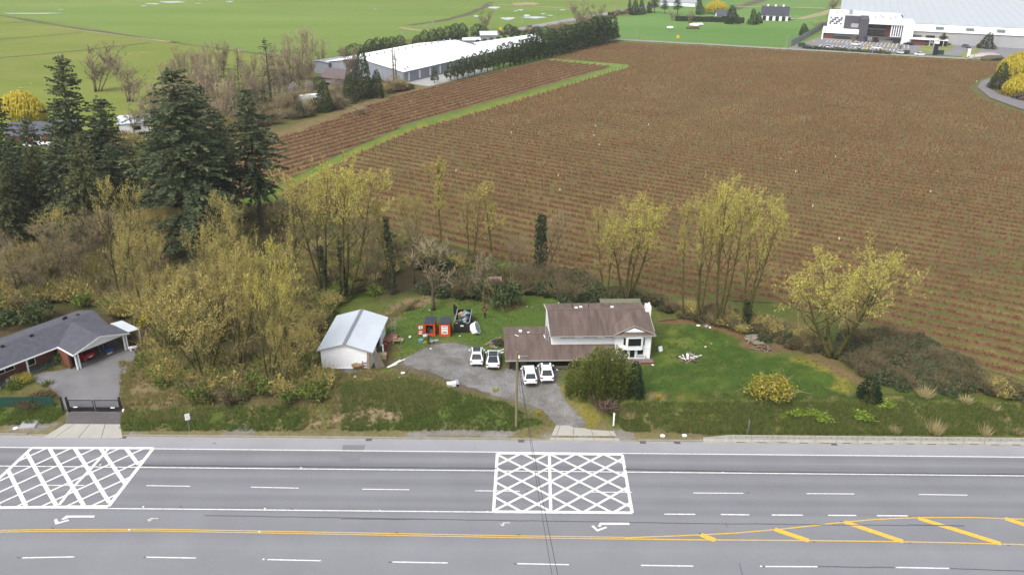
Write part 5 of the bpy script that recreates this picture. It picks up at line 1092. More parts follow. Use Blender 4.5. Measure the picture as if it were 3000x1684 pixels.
b = MB()
for s in (-1, 1): b.prism([(s * (hw_ + .44), -.34, 2.40), (0, -.34, 3.53), (0, -.34, 3.69), (s * (hw_ + .44), -.34, 2.56)], (0, .03, 0))
b.build('bargeboard', FAS, wr)
b = MB().box(hw_ + .002, hw_ + .05, 1.2, 2.0, .9, 1.9).build('side_window', TRIM, W); MB().box(hw_ + .051, hw_ + .06, 1.3, 1.9, 1.0, 1.8).build('pane', GLS, b)
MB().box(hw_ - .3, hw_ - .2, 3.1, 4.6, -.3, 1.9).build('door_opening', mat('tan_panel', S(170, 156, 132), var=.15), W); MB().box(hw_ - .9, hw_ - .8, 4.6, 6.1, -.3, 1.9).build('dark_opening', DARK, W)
MB().box(hw_ + .01, hw_ + .06, 6.1, 7.6, -.2, 1.95).build('sliding_door', SID, W)

# ---- grey-roofed house on the left
lb_ = Vector((-57.34, 93.82, hz(-57, 95))); LA = math.atan2(.814, .581)
Lh = thing('grey_roofed_house', 'low brick house with a large grey shingle roof and an open carport gable', 'house', lb_, LA)
b = MB(); b.box(-16, -.1, 5.1, 11.2, -.3, 2.35).box(-.1, 6.6, 6.4, 11.2, -.3, 2.35).box(-.25, .02, .9, 3.7, -.3, 2.3); b.build('wall', BRK, Lh)
Rz, Ez = 3.75, 2.42
b = MB(); b.slab([(-17, 3.55, Ez), (7.3, 3.55, Ez), (7.3, 7.45, Rz + .02), (-17, 7.45, Rz + .02)], .14)
b.slab([(7.3, 12.0, Ez), (-17, 12.0, Ez), (-17, 7.45, Rz + .02), (7.3, 7.45, Rz + .02)], .14)
b.slab([(-.05, -.35, Ez + .01), (3.8, -.35, Rz - .15), (3.8, 6.8, Rz - .14), (-.05, 3.6, Ez + .02)][::-1], .14)
b.slab([(7.75, -.35, Ez + .01), (3.8, -.35, Rz - .146), (3.8, 6.8, Rz - .136), (7.75, 3.8, Ez + .02)], .14)
lr_ = b.build('roof', SHG, Lh)
courses('shingle_course', [(-17, 3.53, Ez + .01), (7.3, 3.53, Ez + .01), (7.3, 7.44, Rz + .03), (-17, 7.44, Rz + .03)], 20, .022, SHG, lr_, 7)
courses('shingle_course', [(7.77, -.36, Ez + .02), (7.77, 3.7, Ez + .03), (3.82, 6.7, Rz - .13), (3.82, -.36, Rz - .13)], 20, .022, SHG, lr_, 8)
courses('shingle_course', [(-.07, 3.5, Ez + .03), (-.07, -.36, Ez + .02), (3.78, -.36, Rz - .13), (3.78, 6.7, Rz - .13)], 20, .022, SHG, lr_, 9)
courses('shingle_course', [(7.3, 12.02, Ez + .01), (-17, 12.02, Ez + .01), (-17, 7.46, Rz + .03), (7.3, 7.46, Rz + .03)], 20, .022, SHG, lr_, 10)
b = MB(); b.slab([(-11, 17.5, Ez - .1), (-11, 11.2, Ez + .2), (-7.5, 9.2, Rz - .2), (-7.5, 17.5, Rz - .2)][::-1], .12).slab([(-4, 17.5, Ez - .1), (-4, 11.2, Ez + .2), (-7.5, 9.2, Rz - .196), (-7.5, 17.5, Rz - .196)], .12).build('rear_wing_roof', SHG, Lh)
b = MB(); b.box(-17, .02, 3.42, 3.54, Ez - .16, Ez).box(-.19, -.06, -.36, 3.55, Ez - .15, Ez + .01).build('fascia', TRIM, Lh)
b = MB()
for s in (-1, 1): b.prism([(3.8 + s * 3.97, -.40, Ez - .2), (3.8, -.40, Rz - .36), (3.8, -.40, Rz - .14), (3.8 + s * 3.97, -.40, Ez + .02)], (0, .05, 0))
b.build('bargeboard', TRIM, Lh); MB().prism([(.2, -.1, Ez - .12), (7.4, -.1, Ez - .12), (3.8, -.1, Rz - .32)], (0, .1, 0)).build('gable_wall', TRIM, Lh)
for x in (.25, .6, 7.0, 7.35): MB().box(x - .09, x + .09, -.1, .1, -.3, Ez - .12).build('carport_post', TRIM, Lh)
for x in (-4.2, -8.0, -11.5): MB().box(x - .07, x + .07, 3.62, 3.76, -.3, Ez - .16).build('porch_post', TRIM, Lh)
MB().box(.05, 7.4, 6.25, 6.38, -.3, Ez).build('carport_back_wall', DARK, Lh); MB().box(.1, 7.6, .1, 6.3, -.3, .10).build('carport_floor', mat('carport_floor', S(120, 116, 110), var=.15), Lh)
MB().box(-12, -.3, 3.7, 5.05, -.3, .14).build('porch_floor', mat('porch_floor', S(118, 130, 132), var=.1), Lh)
window(Lh, -3.6, -2.6, .5, 2.1, 5.09, -1, [], 'porch_door'); window(Lh, -7.6, -5.2, .9, 2.0, 5.09, -1, [-6.4])
b = MB(); b.box(-12.9, -12.1, 9.0, 9.9, 2.5, 5.1).box(-13.0, -12.0, 8.9, 10.0, 5.1, 5.25).build('chimney', BRK, Lh)
MB().tube([(-8.0, 6.9, 3.4), (-8.0, 6.9, 4.7)], .12, 8).build('flue_pipe', STEEL, Lh)
for x, y in [(5.3, 7.9), (3.9, 8.6), (-1.6, 6.9), (-5.3, 6.85), (-9.7, 6.8), (-10.8, 6.3), (3.6, 8.4)]: MB().box(x - .18, x + .18, y - .15, y + .15, 3.3, 3.85).build('roof_vent', BLACK, Lh)
ln = thing('lean_to_roof', 'pale metal lean-to beside the carport of the grey-roofed house', 'lean-to', lb_, LA)
MB().slab([(7.85, .2, 2.35), (9.6, .2, 2.15), (9.6, 4.6, 2.15), (7.85, 4.6, 2.35)], .06).build('roof', METAL, ln)
for p in [(9.5, .3), (9.5, 4.5)]: MB().box(p[0] - .05, p[0] + .05, p[1] - .05, p[1] + .05, -.3, 2.09).build('post', TRIM, ln)
def onL(x, y, z=0): c, s = math.cos(LA), math.sin(LA); return lb_ + Vector((x * c - y * s, x * s + y * c, z))
# ---- buildings half hidden behind the firs
def gable_house(name, label, loc, rz, w, d, eave, ridge, wallm, roofm, extra=None, over=.4):
    t = thing(name, label, 'house' if 'house' in name else 'building', loc, rz)
    b = MB(); b.box(-w / 2, w / 2, 0, d, -.5, eave).prism([(-w / 2, 0, eave + .001), (-w / 2, d, eave + .001), (-w / 2, d / 2, ridge - .06)], (.2, 0, 0)).prism([(w / 2, 0, eave + .001), (w / 2, d, eave + .001), (w / 2, d / 2, ridge - .06)], (-.2, 0, 0)); b.build('wall', wallm, t)
    sl = (ridge - eave) / (d / 2); b = MB(); o = over
    b.slab([(-w / 2 - o, -o, eave - sl * o), (w / 2 + o, -o, eave - sl * o), (w / 2 + o, d / 2, ridge), (-w / 2 - o, d / 2, ridge)], .12).slab([(w / 2 + o, d + o, eave - sl * o), (-w / 2 - o, d + o, eave - sl * o), (-w / 2 - o, d / 2, ridge + .003), (w / 2 + o, d / 2, ridge + .003)], .12)
    b.build('roof', roofm, t); return t
h1 = gable_house('far_house', 'brick house with grey roof half hidden behind the left firs', G(125, 425, 1.0), R_(12), 16, 8, 3.0, 5.4, BRK, SHG); window(h1, -2, 0, 1, 2.4, -.001); window(h1, 3, 5, 1, 2.4, -.001); MB().box(-4, 8.2, -2.0, -.05, -.3, .9).build('balcony', TRIM, h1)
h2 = gable_house('white_shed', 'pale metal-roofed shed glimpsed through bare trees left of the largest fir', G(405, 392, 1.0), R_(20), 9, 7, 3.2, 4.6, TRIM, METAL); window(h2, -1, 1, 1, 2.2, -.001)
h3 = gable_house('far_house', 'small house with brown roof and white gable behind the field-edge cedars', G(978, 262, 1.0), R_(-25), 10, 9, 4.0, 6.4, mat('grey_stucco', S(150, 144, 140), var=.1), mat('brown_grey_roof', S(128, 112, 112), var=.1)); window(h3, -3, -1, 1, 2.4, -.001); window(h3, 1, 3, 1, 2.4, -.001)
h4 = gable_house('grey_shed', 'long grey metal shed left of the white barn', G(1000, 214, 1.0), R_(57), 13, 8, 4.6, 5.0, mat('grey_cladding', S(160, 164, 174), var=.05), mat('grey_cladding_roof', S(176, 180, 188), var=.05))
pk = MB().box(-3.5, 3.5, -1.2, 1.2, .5, 3.0).box(-3.3, 3.3, -1.22, -1.2, 1.4, 2.4); tag(pk.build('camper_trailer', TRIM, None, G(908, 305, 1.0), R_(30)), 'white camper parked under the field-edge cedars', 'camper')
# ================================================================== FAR BARN, WAREHOUSE, FARM
WROOF = mat('white_metal_roof', (.84, .84, .84), rough=.6, var=.02, scale=.3); GCL = mat('corrugated_grey_wall', S(176, 180, 192), var=.07, scale=.6, stretch=(3, 3, .3)); WCL = mat('white_cladding', (.72, .73, .74), rough=.6, var=.02, scale=.2)
def span_building(name, label, cat, eL, eR, rL, gz, wallm, roofm, panels=0):
    """a gabled hall given by its front eave and the near end of its ridge"""
    ax = (eR - eL); L = ax.length; a = math.atan2(ax.y, ax.x); n = Vector((-ax.y, ax.x, 0)).normalized(); hwid = (rL - eL).dot(n); t = thing(name, label, cat, Vector((eL.x, eL.y, gz)), a); ez = eL.z - gz; rz = rL.z - gz
    b = MB(); b.box(.4, L - .4, .5, 2 * hwid - .5, -.3, ez - .05).prism([(.4, .5, ez - .049), (.4, 2 * hwid - .5, ez - .049), (.4, hwid, rz - .2)], (.3, 0, 0)).prism([(L - .4, .5, ez - .049), (L - .4, 2 * hwid - .5, ez - .049), (L - .4, hwid, rz - .2)], (-.3, 0, 0)); b.build('wall', wallm, t)
    b = MB(); b.slab([(0, 0, ez), (L, 0, ez), (L, hwid, rz), (0, hwid, rz)], .15).slab([(L, 2 * hwid, ez), (0, 2 * hwid, ez), (0, hwid, rz + .004), (L, hwid, rz + .004)], .15); r = b.build('roof', roofm, t)
    for k in range(panels): MB().box(.45 + k * (L - .9) / panels, .45 + (k + .96) * (L - .9) / panels, .41, .498, 0, ez - .25).build('wall_panel', wallm, t)
    return t, r, L, hwid, ez, rz
Bn, br, BL, hwid, ez, rz = span_building('poultry_barn', 'very long white-roofed barn with grey corrugated walls behind the cedar row', 'barn', G(1182.5, 211.4, 5.4), G(1452, 150, 5.4), G(1073, 168, 8.4), 1.0, GCL, WROOF, 18)
for k in range(9): MB().box(3 + k * 6.5, 3.6 + k * 6.5, .1, .40, .8, 3.7).build('vent_duct', mat('white_duct', (.6, .62, .66), var=.05), Bn)
for k in range(14): MB().tube([(2 + k * 4.4, hwid + .6, rz - .2), (2 + k * 4.4, hwid + .6, rz + .75)], .4, 8).build('ridge_vent', mat('vent_grey', S(206, 208, 212), var=.05), br)
MB().box(1, 45, -11, .3, -.2, .36).build('concrete_apron', mat('pale_apron', S(206, 204, 200), var=.05, scale=.3), Bn)
bn2, r2, L2, hw2_, ez2, rz2 = span_building('barn_annex', 'second white-roofed barn wing beyond the long barn', 'barn', G(1425, 152, 4.6), G(1606, 124, 4.6), G(1396, 124, 7.6), 1.0, GCL, mat('white_roof_aged', (.66, .67, .70), var=.04, scale=.3))
for k in range(9): MB().box(3 + k * L2 / 9.5, 4.2 + k * L2 / 9.5, hw2_ + .2, hw2_ + 1.3, rz2 - .1, rz2 + .8).build('ridge_vent', DARK, r2)
hu = gable_house('open_shed', 'small pale shed with a dark open end on top of the hill of barns', G(1432, 118, 1.0), R_(8), 8, 5, 2.6, 4.0, GCL, METAL); MB().box(4.02, 4.1, 1.0, 4.0, .2, 2.4).build('opening', DARK, hu)
hw2 = gable_house('white_shed', 'low white roof between the barn and its far annex', G(1382, 127, 1.0), R_(10), 8, 4, 1.6, 2.3, GCL, WROOF)
# ---- warehouse with office front
wo = G(2405, 118, 1.0); w1 = G(2648, 131, 1.0); wa = math.atan2(w1.y - wo.y, w1.x - wo.x); wL = (w1 - wo).length
Of = thing('office_building', 'modern white office block with dark panels in front of the huge pale warehouse', 'office building', wo, wa)
GREYP = mat('charcoal_panel', S(104, 100, 108), var=.06); GRN_ = mat('green_grey_glazing', S(120, 136, 138), rough=.25, var=.06); STN = mat('pale_stone', S(206, 200, 186), var=.06); BRS = mat('rust_panel', S(130, 84, 74), var=.1)
u = wL / 44.
def ob(name, m, x0, x1, y0, y1, z0, z1, par=None): return MB().box(x0 * u, x1 * u, y0, y1, z0, z1).build(name, m, par or Of)
ob('low_wing', WCL, 0, 20, 0, 16, 3.6, 5.2); ob('low_wing_wall', GREYP, .6, 20, .8, 15.5, -.3, 3.6); ob('corner_pier', WCL, 0, .8, 0, 14, -.3, 3.6)
ob('loading_bay', BRS, 1.0, 6, .5, .79, .6, 3.0); ob('stone_plinth', STN, .8, 19.5, .2, .78, -.2, .9); ob('glazing_band', GRN_, 7, 19.5, .55, .79, 1.2, 3.5); ob('canopy', GREYP, 6.5, 20, -.9, .5, 2.4, 2.7)
ob('white_wing', WCL, 2, 11, 9, 40, -.3, 11.6); ob('charcoal_wing', GREYP, 11, 20, 8.4, 14, -.3, 11.2); ob('flat_roof', WCL, 11.003, 23.9, 20.003, 44, -.3, 10.9); ob('charcoal_tower', GREYP, 19.6, 24, -.4, 20, -.3, 11.0)
for i in range(6):
    for j in range(4):
        if (i * 7 + j * 5) % 3 != 1: ob('facade_tile', mat('tile_mid_grey', S(150, 152, 160), var=.05) if (i + j) % 2 else GREYP, 3 + i * 1.15, 4.1 + i * 1.15, 8.9, 8.99, 7.0 + j * .95, 7.85 + j * .95)
ob('white_frame_top', WCL, 24, 42, -1.2, 44, 9.0, 10.6); ob('white_frame_side', WCL, 42.003, 47.5, -1.2, 17, -.3, 10.4); ob('recess_wall', BRS, 24, 36, 2.0, 2.3, 3.6, 9.0); ob('upper_glazing', mat('dark_glazing', S(70, 72, 74), rough=.2, var=.08), 24.2, 33, 1.6, 1.98, 4.2, 8.6)
ob('glazing_rail', mat('light_rail', S(170, 172, 172), var=.05), 24.2, 33, 1.4, 1.58, 6.3, 6.6); ob('white_panel_wall', WCL, 36, 41.4, -.6, 2.2, 3.4, 9.0)
for i in range(4): ob('slot_window', GLS, 36.6 + i * 1.2, 37.2 + i * 1.2, -.7, -.61, 3.8, 8.6)
ob('entrance_canopy', GREYP, 23, 42, -2.4, -.7, 2.9, 3.4); ob('entrance_glazing', GRN_, 24, 41.4, 1.5, 1.9, -.2, 2.9); ob('stone_wall', STN, 31, 38, -.4, 1.4, -.2, 1.5); ob('brick_pier', BRS, 28, 30, -.5, 1.4, -.2, 2.9)
for i in range(3): ob('entrance_post', TRIM, 25 + i * .8, 25.25 + i * .8, 1.2, 1.45, -.2, 2.8)
for x, y in [(6, 16), (9, 22), (27, 10), (31, 14), (35, 8), (38, 16), (30, 20)]: ob('roof_unit', mat('unit_grey', S(196, 198, 204), var=.05), x, x + .7, y, y + 2, 10.5 if x > 20 else 11.5, 11.6 if x > 20 else 12.6)
ob('rooftop_plant', mat('unit_blue', S(180, 190, 204), var=.1), 13, 15, 22, 26, 11.2, 13.0); sg = MB(); sg.box(15 * u, 19 * u, 8.2, 8.38, 6.0, 8.0); sg.build('wall_sign', mat('pale_sign', S(200, 198, 204), var=.05), Of)
Wh = thing('warehouse', 'enormous low warehouse with a pale ribbed roof reaching out of the photo', 'warehouse', wo, wa)
X0, X1 = 43.6 * u, 43.6 * u + 190
b = MB(); b.box(X0, X1, 18, 230, -.3, 8.5).box(8 * u, X0 - .02, 45, 230, -.3, 8.5); b.build('wall', WCL, Wh)
b = MB(); b.slab([(X0 - .1, 17.6, 8.6), (X1, 17.6, 8.6), (X1, 122, 13.5), (X0 - .1, 122, 13.5)], .2).slab([(X1, 230, 8.6), (8 * u, 230, 8.6), (8 * u, 122.01, 13.5), (X1, 122.01, 13.5)], .2).slab([(8 * u, 44.6, 9.87), (X0 - .12, 44.6, 9.87), (X0 - .12, 122, 13.496), (8 * u, 122, 13.496)], .2)
wrf = b.build('roof', mat('pale_blue_roof', S(220, 226, 231, .5), rough=.5, var=.025, scale=.06), Wh); rb = MB()
for k in range(46): x = X0 + 1 + k * 4.1; rb.bar((x, 17.7, 8.62), (x, 122, 13.52), .22, .08)
for k in range(8): x = 10 * u + k * 4.1; rb.bar((x, 44.8, 9.91), (x, 122, 13.52), .22, .08)
rb.build('roof_rib', mat('rib_pale', S(216, 223, 230, .49), var=.03), wrf)
b = MB(); b.box(X0, X1, 6, 17.98, -.3, 6.2).build('dock_wing', mat('pale_concrete_wall', S(214, 212, 208), var=.04, scale=.3), Wh); b = MB(); b.slab([(X0, 5.4, 6.25), (X1, 5.4, 6.25), (X1, 17.5, 8.2), (X0, 17.5, 8.2)], .2).build('dock_roof', WROOF, Wh)
for k in range(12): MB().box(X0 + 14 + k * 13.5, X0 + 17.5 + k * 13.5, 8.2, 12.6, 6.75, 8.0).build('skylight', mat('skylight_green', S(134, 148, 140), rough=.3, var=.08), Wh)
for i, x in enumerate((4, 10, 16)): MB().box(X0 + x, X0 + x + 4, 5.6, 5.98, .9, 4.2).build('dock_door', DARK if i == 1 else mat('dock_frame', S(120, 118, 116), var=.1), Wh)
for k in range(24): MB().box(X0 + 24 + k * 6.0, X0 + 29.8 + k * 6.0, 5.85, 5.98, .1, 5.6).build('wall_panel', mat('panel_grey_white', S(206, 206, 208), var=.04), Wh)
vh = thing('yard_structure', 'reddish clad low structure with white frame beside the office', 'shed', wo + Vector((X0 * math.cos(wa), X0 * math.sin(wa), 0)) + Vector((2, -4, 0)), wa); MB().box(0, 6, 0, 5, 0, 3.0).build('wall', BRS, vh); MB().box(-1, 16, -1, 5.5, 3.1, 3.4).build('canopy', TRIM, vh); [MB().box(8 + 2 * i, 8.2 + 2 * i, -.9, -.7, 0, 3.1).build('post', TRIM, vh) for i in range(4)]
tr = thing('semi_trailer', 'long white-blue semi-trailer parked along the warehouse dock', 'trailer', G(2790, 112, 1.3), wa); MB().box(-7, 7, -1.3, 1.3, 1.2, 4.0).build('box', mat('trailer_box', S(176, 188, 204), var=.06), tr); [MB().tube([(x, -1.3, .55), (x, -.9, .55)], .55, 10).build('wheel', BLACK, tr) for x in (-5.5, -4.2, 4.5)]
gr = gable_house('far_house', 'dark grey hip-roofed building in front of the warehouse at the right border', G(2950, 140, 1.0), wa, 34, 14, 3.2, 6.2, WCL, mat('dark_grey_roof', S(112, 112, 118), var=.08))
fd = gable_house('four_door_barn', 'white barn with four garage doors and a dark grey roof on the far meadow', G(2268, 63, 1.0), wa + .1, 15.5, 8, 3.8, 8.2, WCL, mat('slate_roof', S(84, 84, 98), var=.08))
for i in range(4): MB().box(-7.0 + i * 3.75, -5.0 + i * 3.75, -.3, -.05, .2, 2.9).build('garage_door', DARK, fd)
for i in range(3): MB().tube([(-4.5 + i * 4.5, 4.4, 7.8), (-4.5 + i * 4.5, 4.4, 9.2)], .6, 8).build('roof_vent', TRIM, fd)
fh = gable_house('far_house', 'grey-roofed farmhouse behind the broad far cedar', G(2122, 62, 1.0), wa + .3, 9, 8, 3.0, 6.0, WCL, mat('slate_roof2', S(98, 100, 116), var=.08)); window(fh, -2, 2, .8, 2.6, -.001)
fh2 = gable_house('far_house', 'pale bluish shed roof behind the far firs', G(1985, 20, 1.0), wa, 24, 10, 3, 4.6, WCL, mat('bluish_roof', S(190, 198, 206), var=.05))
hd = MB(); hd.box(-20, 20, -1.2, 1.2, -.2, 3.0); leafh = thing('clipped_hedge', 'dark clipped hedge beside the far farmhouse lawn', 'hedge', G(2078, 66, 1.0), -.15); hd.build('core', L_CED, leafh); K = MB(); r = random.Random(3)
for _ in range(1500): leaf(K, r, Vector((r.uniform(-20, 20), r.choice((-1.2, 1.2)) + r.uniform(-.2, .2) if r.random() < .5 else r.uniform(-1.2, 1.2), r.uniform(0, 3.2))), .5)
K.build('foliage', L_CED, leafh)
for i, (x, y) in enumerate([(2026, 79), (2034, 77), (2040, 80), (2047, 77), (2053, 77), (1963, 87)]): b = MB(); b.lump((0, 0, 1), (1.3 + .4 * (i % 3), 1.0, .8), i); tag(b.build('hay_bale', mat('white_bale', (.66, .66, .60), var=.08), None, G(x, y, 1.1)), 'white wrapped bale on the far meadow', 'bale', 'wrapped bales on the meadow')
b = MB(); b.lump((0, 0, .5), (4, 1.6, 1.0), 5); tag(b.build('dirt_heap', WOODD, None, G(2030, 86, 1.1)), 'brown heap with scraps in the middle of the far meadow', 'heap')
# wire-topped fence along the drive west of the office
fA, fB = G(2316, 138, 1.1), G(2424, 78, 1.1); ff_ = thing('security_fence', 'tall grey mesh fence along the ramp west of the office', 'fence', fA); v = fB - fA
for k in range(16): p = v * (k / 15); MB().tube([(p.x, p.y, 0), (p.x, p.y, 3.2)], .12, 5).build('post', STEEL, ff_)
MB().prism([(0, 0, .2), (v.x, v.y, .2), (v.x, v.y, 3.1), (0, 0, 3.1)], (.05, .02, 0)).build('mesh_panel', mat('mesh_grey', S(168, 172, 176), var=.06), ff_)
# roadside hedge strip in front of the car park
hg = thing('low_hedge', 'low brown-green hedge between the car park and the lane', 'hedge', G(2480, 152, 1.1), math.atan2(G(2600, 163, 1.1).y - G(2370, 147, 1.1).y, G(2600, 163, 1.1).x - G(2370, 147, 1.1).x)); K = MB(); r = random.Random(6)
for _ in range(1800): leaf(K, r, Vector((r.uniform(-20, 19), r.gauss(0, .8), abs(r.gauss(.6, .5)))), .5)
K.build('foliage', L_BRG, hg)
b = MB().box(-1, 1, -1, 1, 0, 1.6)
for x, y, c, lb in [(2348, 138, 'dumpster_green', 'dark green dumpster at the car park entrance'), (2752, 160, 'dumpster_green', 'dark green dumpster beside the tall totem sign')]: d_ = MB().box(-1.6, 1.6, -1, 1, .1, 1.7); t = thing('dumpster', lb, 'dumpster', G(x, y, 1.3), wa); d_.build('bin', mat(c, S(60, 84, 78), var=.1), t); MB().box(-1.65, 1.65, -1.05, 1.05, 1.71, 1.85).build('lid', BLACK, t)
t = thing('totem_sign', 'dark blue and white totem sign at the warehouse entrance', 'sign', G(2738, 162, 1.3), wa); MB().box(-.9, .9, -.3, .3, 0, 5).build('panel', mat('sign_navy', S(40, 48, 78), var=.05), t); MB().box(-.95, .95, -.35, .35, 5.01, 5.9).build('top_panel', TRIM, t)
t = thing('white_gatepost', 'white upright panel at the lane beside the blossoming heap', 'sign', G(2836, 168, 1.3), wa); MB().box(-.6, .6, -.2, .2, 0, 3.6).build('panel', TRIM, t)
# far power poles, guide signs
for x, y, h, lb in [(1439, 92, 38, 'grey far power pole by the far road, left'), (1530, 76, 30, 'grey far power pole beside the puddles'), (1628, 64, 40, 'far power pole by the far road, right'), (1864, 118, 34, 'thin lane-side pole in the green meadow'), (2302, 148, 44, 'thin pole at the car park corner'), (1270, 100, 40, 'pale post behind the barn, right one'), (1249, 102, 30, 'pale post behind the barn, left one'), (2554, 164, 40, 'thin pole by the low hedge'), (2850, 180, 42, 'thin pole at the lane near the blossoming heap'), (970, 180, 56, 'grey double-armed lamp pole at the meadow edge'), (1802, 34, 20, 'pole by the far road near the twin spruces'), (1180, 112, 22, 'pale pole in the meadow behind the barn'), (1628, 120, 34, 'wooden post behind the cedar row')]:
    g = G(x, y, 1.1); H_ = TOP(x, y - h, g.y).z - 1.1; t = thing('utility_pole', lb, 'pole', g); MB().tube([(0, 0, 0), (0, 0, H_)], [.2, .14], 6).build('pole', mat('pole_grey', S(186, 184, 176), var=.1), t); MB().box(-1.1, 1.1, -.06, .06, H_ - .9, H_ - .7).build('crossarm', mat('pole_grey', (0, 0, 0)), t)
for x, y, lb in [(1466, 96, 'small yellow road sign by the far road'), (1985, 120, 'small orange marker in the green meadow')]: g = G(x, y, 1.1); t = thing('road_sign', lb, 'sign', g); MB().box(-.7, .7, -.05, .05, 1.2, 2.6).build('panel', mat('sign_yellow', S(236, 190, 40, .7), var=.05), t); MB().tube([(0, .1, 0), (0, .1, 2.6)], .06, 5).build('post', STEEL, t)
# ================================================================== STREET FURNITURE
# concrete barriers on the right kerb
brm_ = mat('barrier_concrete', S(192, 188, 178, .53), var=.12, scale=1.6, rough=.9); hole = mat('barrier_slot', S(90, 86, 82), var=.2)
def barrier_mesh(L, z0=.0, h0=.81, h1=.81):
    b = MB(); pr = lambda x, h: [(x, -.30, 0), (x, .30, 0), (x, .28, .10), (x, .12, .34), (x, .09, h), (x, -.09, h), (x, -.12, .34), (x, -.28, .10)]
    b.loft([pr(0, h0), pr(L, h1)]); return b.mesh('block', brm_)
bm0 = barrier_mesh(2.46); x = G(2140, 1296, 0).x; i = 0
slot = MB().box(.7, 1.7, -.315, -.28, 0, .07).mesh('drain_slot', hole); eye = MB().box(-.06, .06, -.12, -.095, .56, .66).mesh('lifting_hole', hole)
first = thing('concrete_barrier', 'tapered end piece where the roadside concrete barrier drops to the kerb', 'barrier', (x - 3.2, 81.0, 0), 0, 'roadside concrete barriers'); obj('block', barrier_mesh(3.18, 0, .40, .81), first)
while x < 84:
    t = thing('concrete_barrier', 'weathered concrete barrier segment in the line along the right verge', 'barrier', (x, 81.0 + .01 * (i % 3), 0), 0, 'roadside concrete barriers')
    obj('block', bm0, t); obj('drain_slot', slot, t); obj('lifting_hole', eye, t, (.6, 0, 0)); obj('lifting_hole', eye, t, (1.86, 0, 0)); x += 2.5; i += 1
def post_sign(label, bx, by, top_y, w, h, m, tilt=0., lines=(), nm='road_sign'):
    g = G(bx, by); Hh = TOP(bx, top_y, g.y).z - g.z; t = thing(nm, label, 'sign', g, tilt); MB().tube([(0, 0, -.2), (0, 0, Hh)], .045, 6).build('post', STEEL, t)
    if w: MB().box(-w / 2, w / 2, -.07, -.05, Hh - h, Hh).build('panel', m, t); [MB().box(-w * .3, w * .3, -.076, -.071, Hh - h * f - .04, Hh - h * f).build('sign_line', mat('sign_grey_print', S(150, 150, 150), var=.02), t) for f in lines]
    return t
post_sign('white road sign on a leaning grey post beside the front thicket', 556, 1262, 1211, .55, .85, TRIM, .5, (.25, .5, .75))
post_sign('grey signpost standing behind the start of the concrete barrier', 2189, 1276, 1230, .12, .5, STEEL)
g = G(1797, 1246); t = thing('marker_post', 'slim white marker post right of the gravel drive', 'post', g); MB().box(-.09, .09, -.03, .03, -.2, 1.75).build('post', TRIM, t); MB().box(-.1, .1, -.035, .035, 1.4, 1.76).build('cap', mat('reflective_white', (.8, .8, .8), var=.02), t)
for x, y, lb in [(1941, 1278, 'round white utility cover on the verge right of the drive'), (2005, 1277, 'round white utility cover near the barrier end'), (46, 1256, 'oval white utility lid at the left border of the verge')]:
    t = thing('utility_cover', lb, 'cover', G(x, y)); MB().tube([(0, 0, -.1), (0, 0, .12)], .33, 14).build('ring', CONC, t); MB().tube([(0, 0, .121), (0, 0, .15)], .28, 14).build('lid', TRIM, t)
t = thing('concrete_vault', 'square pale concrete vault lid on the left verge', 'vault', G(86, 1243), R_(10)); MB().box(-.95, .95, -.95, .95, -.2, .10).build('frame', CONC, t); MB().box(-.85, .85, -.85, .85, .101, .16).build('lid', mat('vault_lid', S(206, 204, 206), var=.04), t)
# wooden pole with service wires
g = G(1512, 1252); PH = TOP(1513, 1031, g.y).z; t = thing('power_pole', 'weathered wooden power pole at the foot of the gravel drive', 'pole', g)
MB().tube([(0, 0, -.4), (.02, 0, PH - g.z)], [.17, .12], 8).build('pole', mat('weathered_pole', S(158, 146, 116), var=.16, scale=2, stretch=(3, 3, .3)), t)
MB().bar((0, -.02, PH - g.z - .5), (1.3, -.05, PH - g.z - .45), .06, .06).build('bracket', STEEL, t); MB().tube([(.25, -.1, PH - g.z - .75), (.25, -.1, PH - g.z - .4)], .1, 7).build('insulator', TRIM, t)
WIRE = mat('cable_black', S(46, 46, 48), var=.1)
def cable(label, a, b, sag, r=.017, group=None):
    a = Vector(a); b = Vector(b); P = [a.lerp(b, i / 14) - Vector((0, 0, sag * 4 * (i / 14) * (1 - i / 14))) for i in range(15)]; m = MB(); m.tube(P, r, 4)
    return tag(m.build('overhead_cable', WIRE), label, 'cable', group)
pt = Vector((g.x, g.y, PH - .15)); d = ray(1622, 1700); q1 = Vector((d.x * 14.5, d.y * 14.5, CAMH + d.z * 14.5)); cable('upper overhead wire running from the wooden pole across the highway', pt, TOP(1622, 1710, 44), .5)
cable('lower twisted overhead wire beside the upper one across the highway', pt + Vector((.05, 0, -.5)), TOP(1640, 1710, 44.5), .8, .021)
cable('service wire from the wooden pole up to the house mast', pt + Vector((.1, .1, -.6)), hb + Vector((4.75, 4.4, 4.3)), .35)
cable('guy wire slanting from the wooden pole to the ground', pt - Vector((0, 0, .8)), G(1526, 1168) , 0)
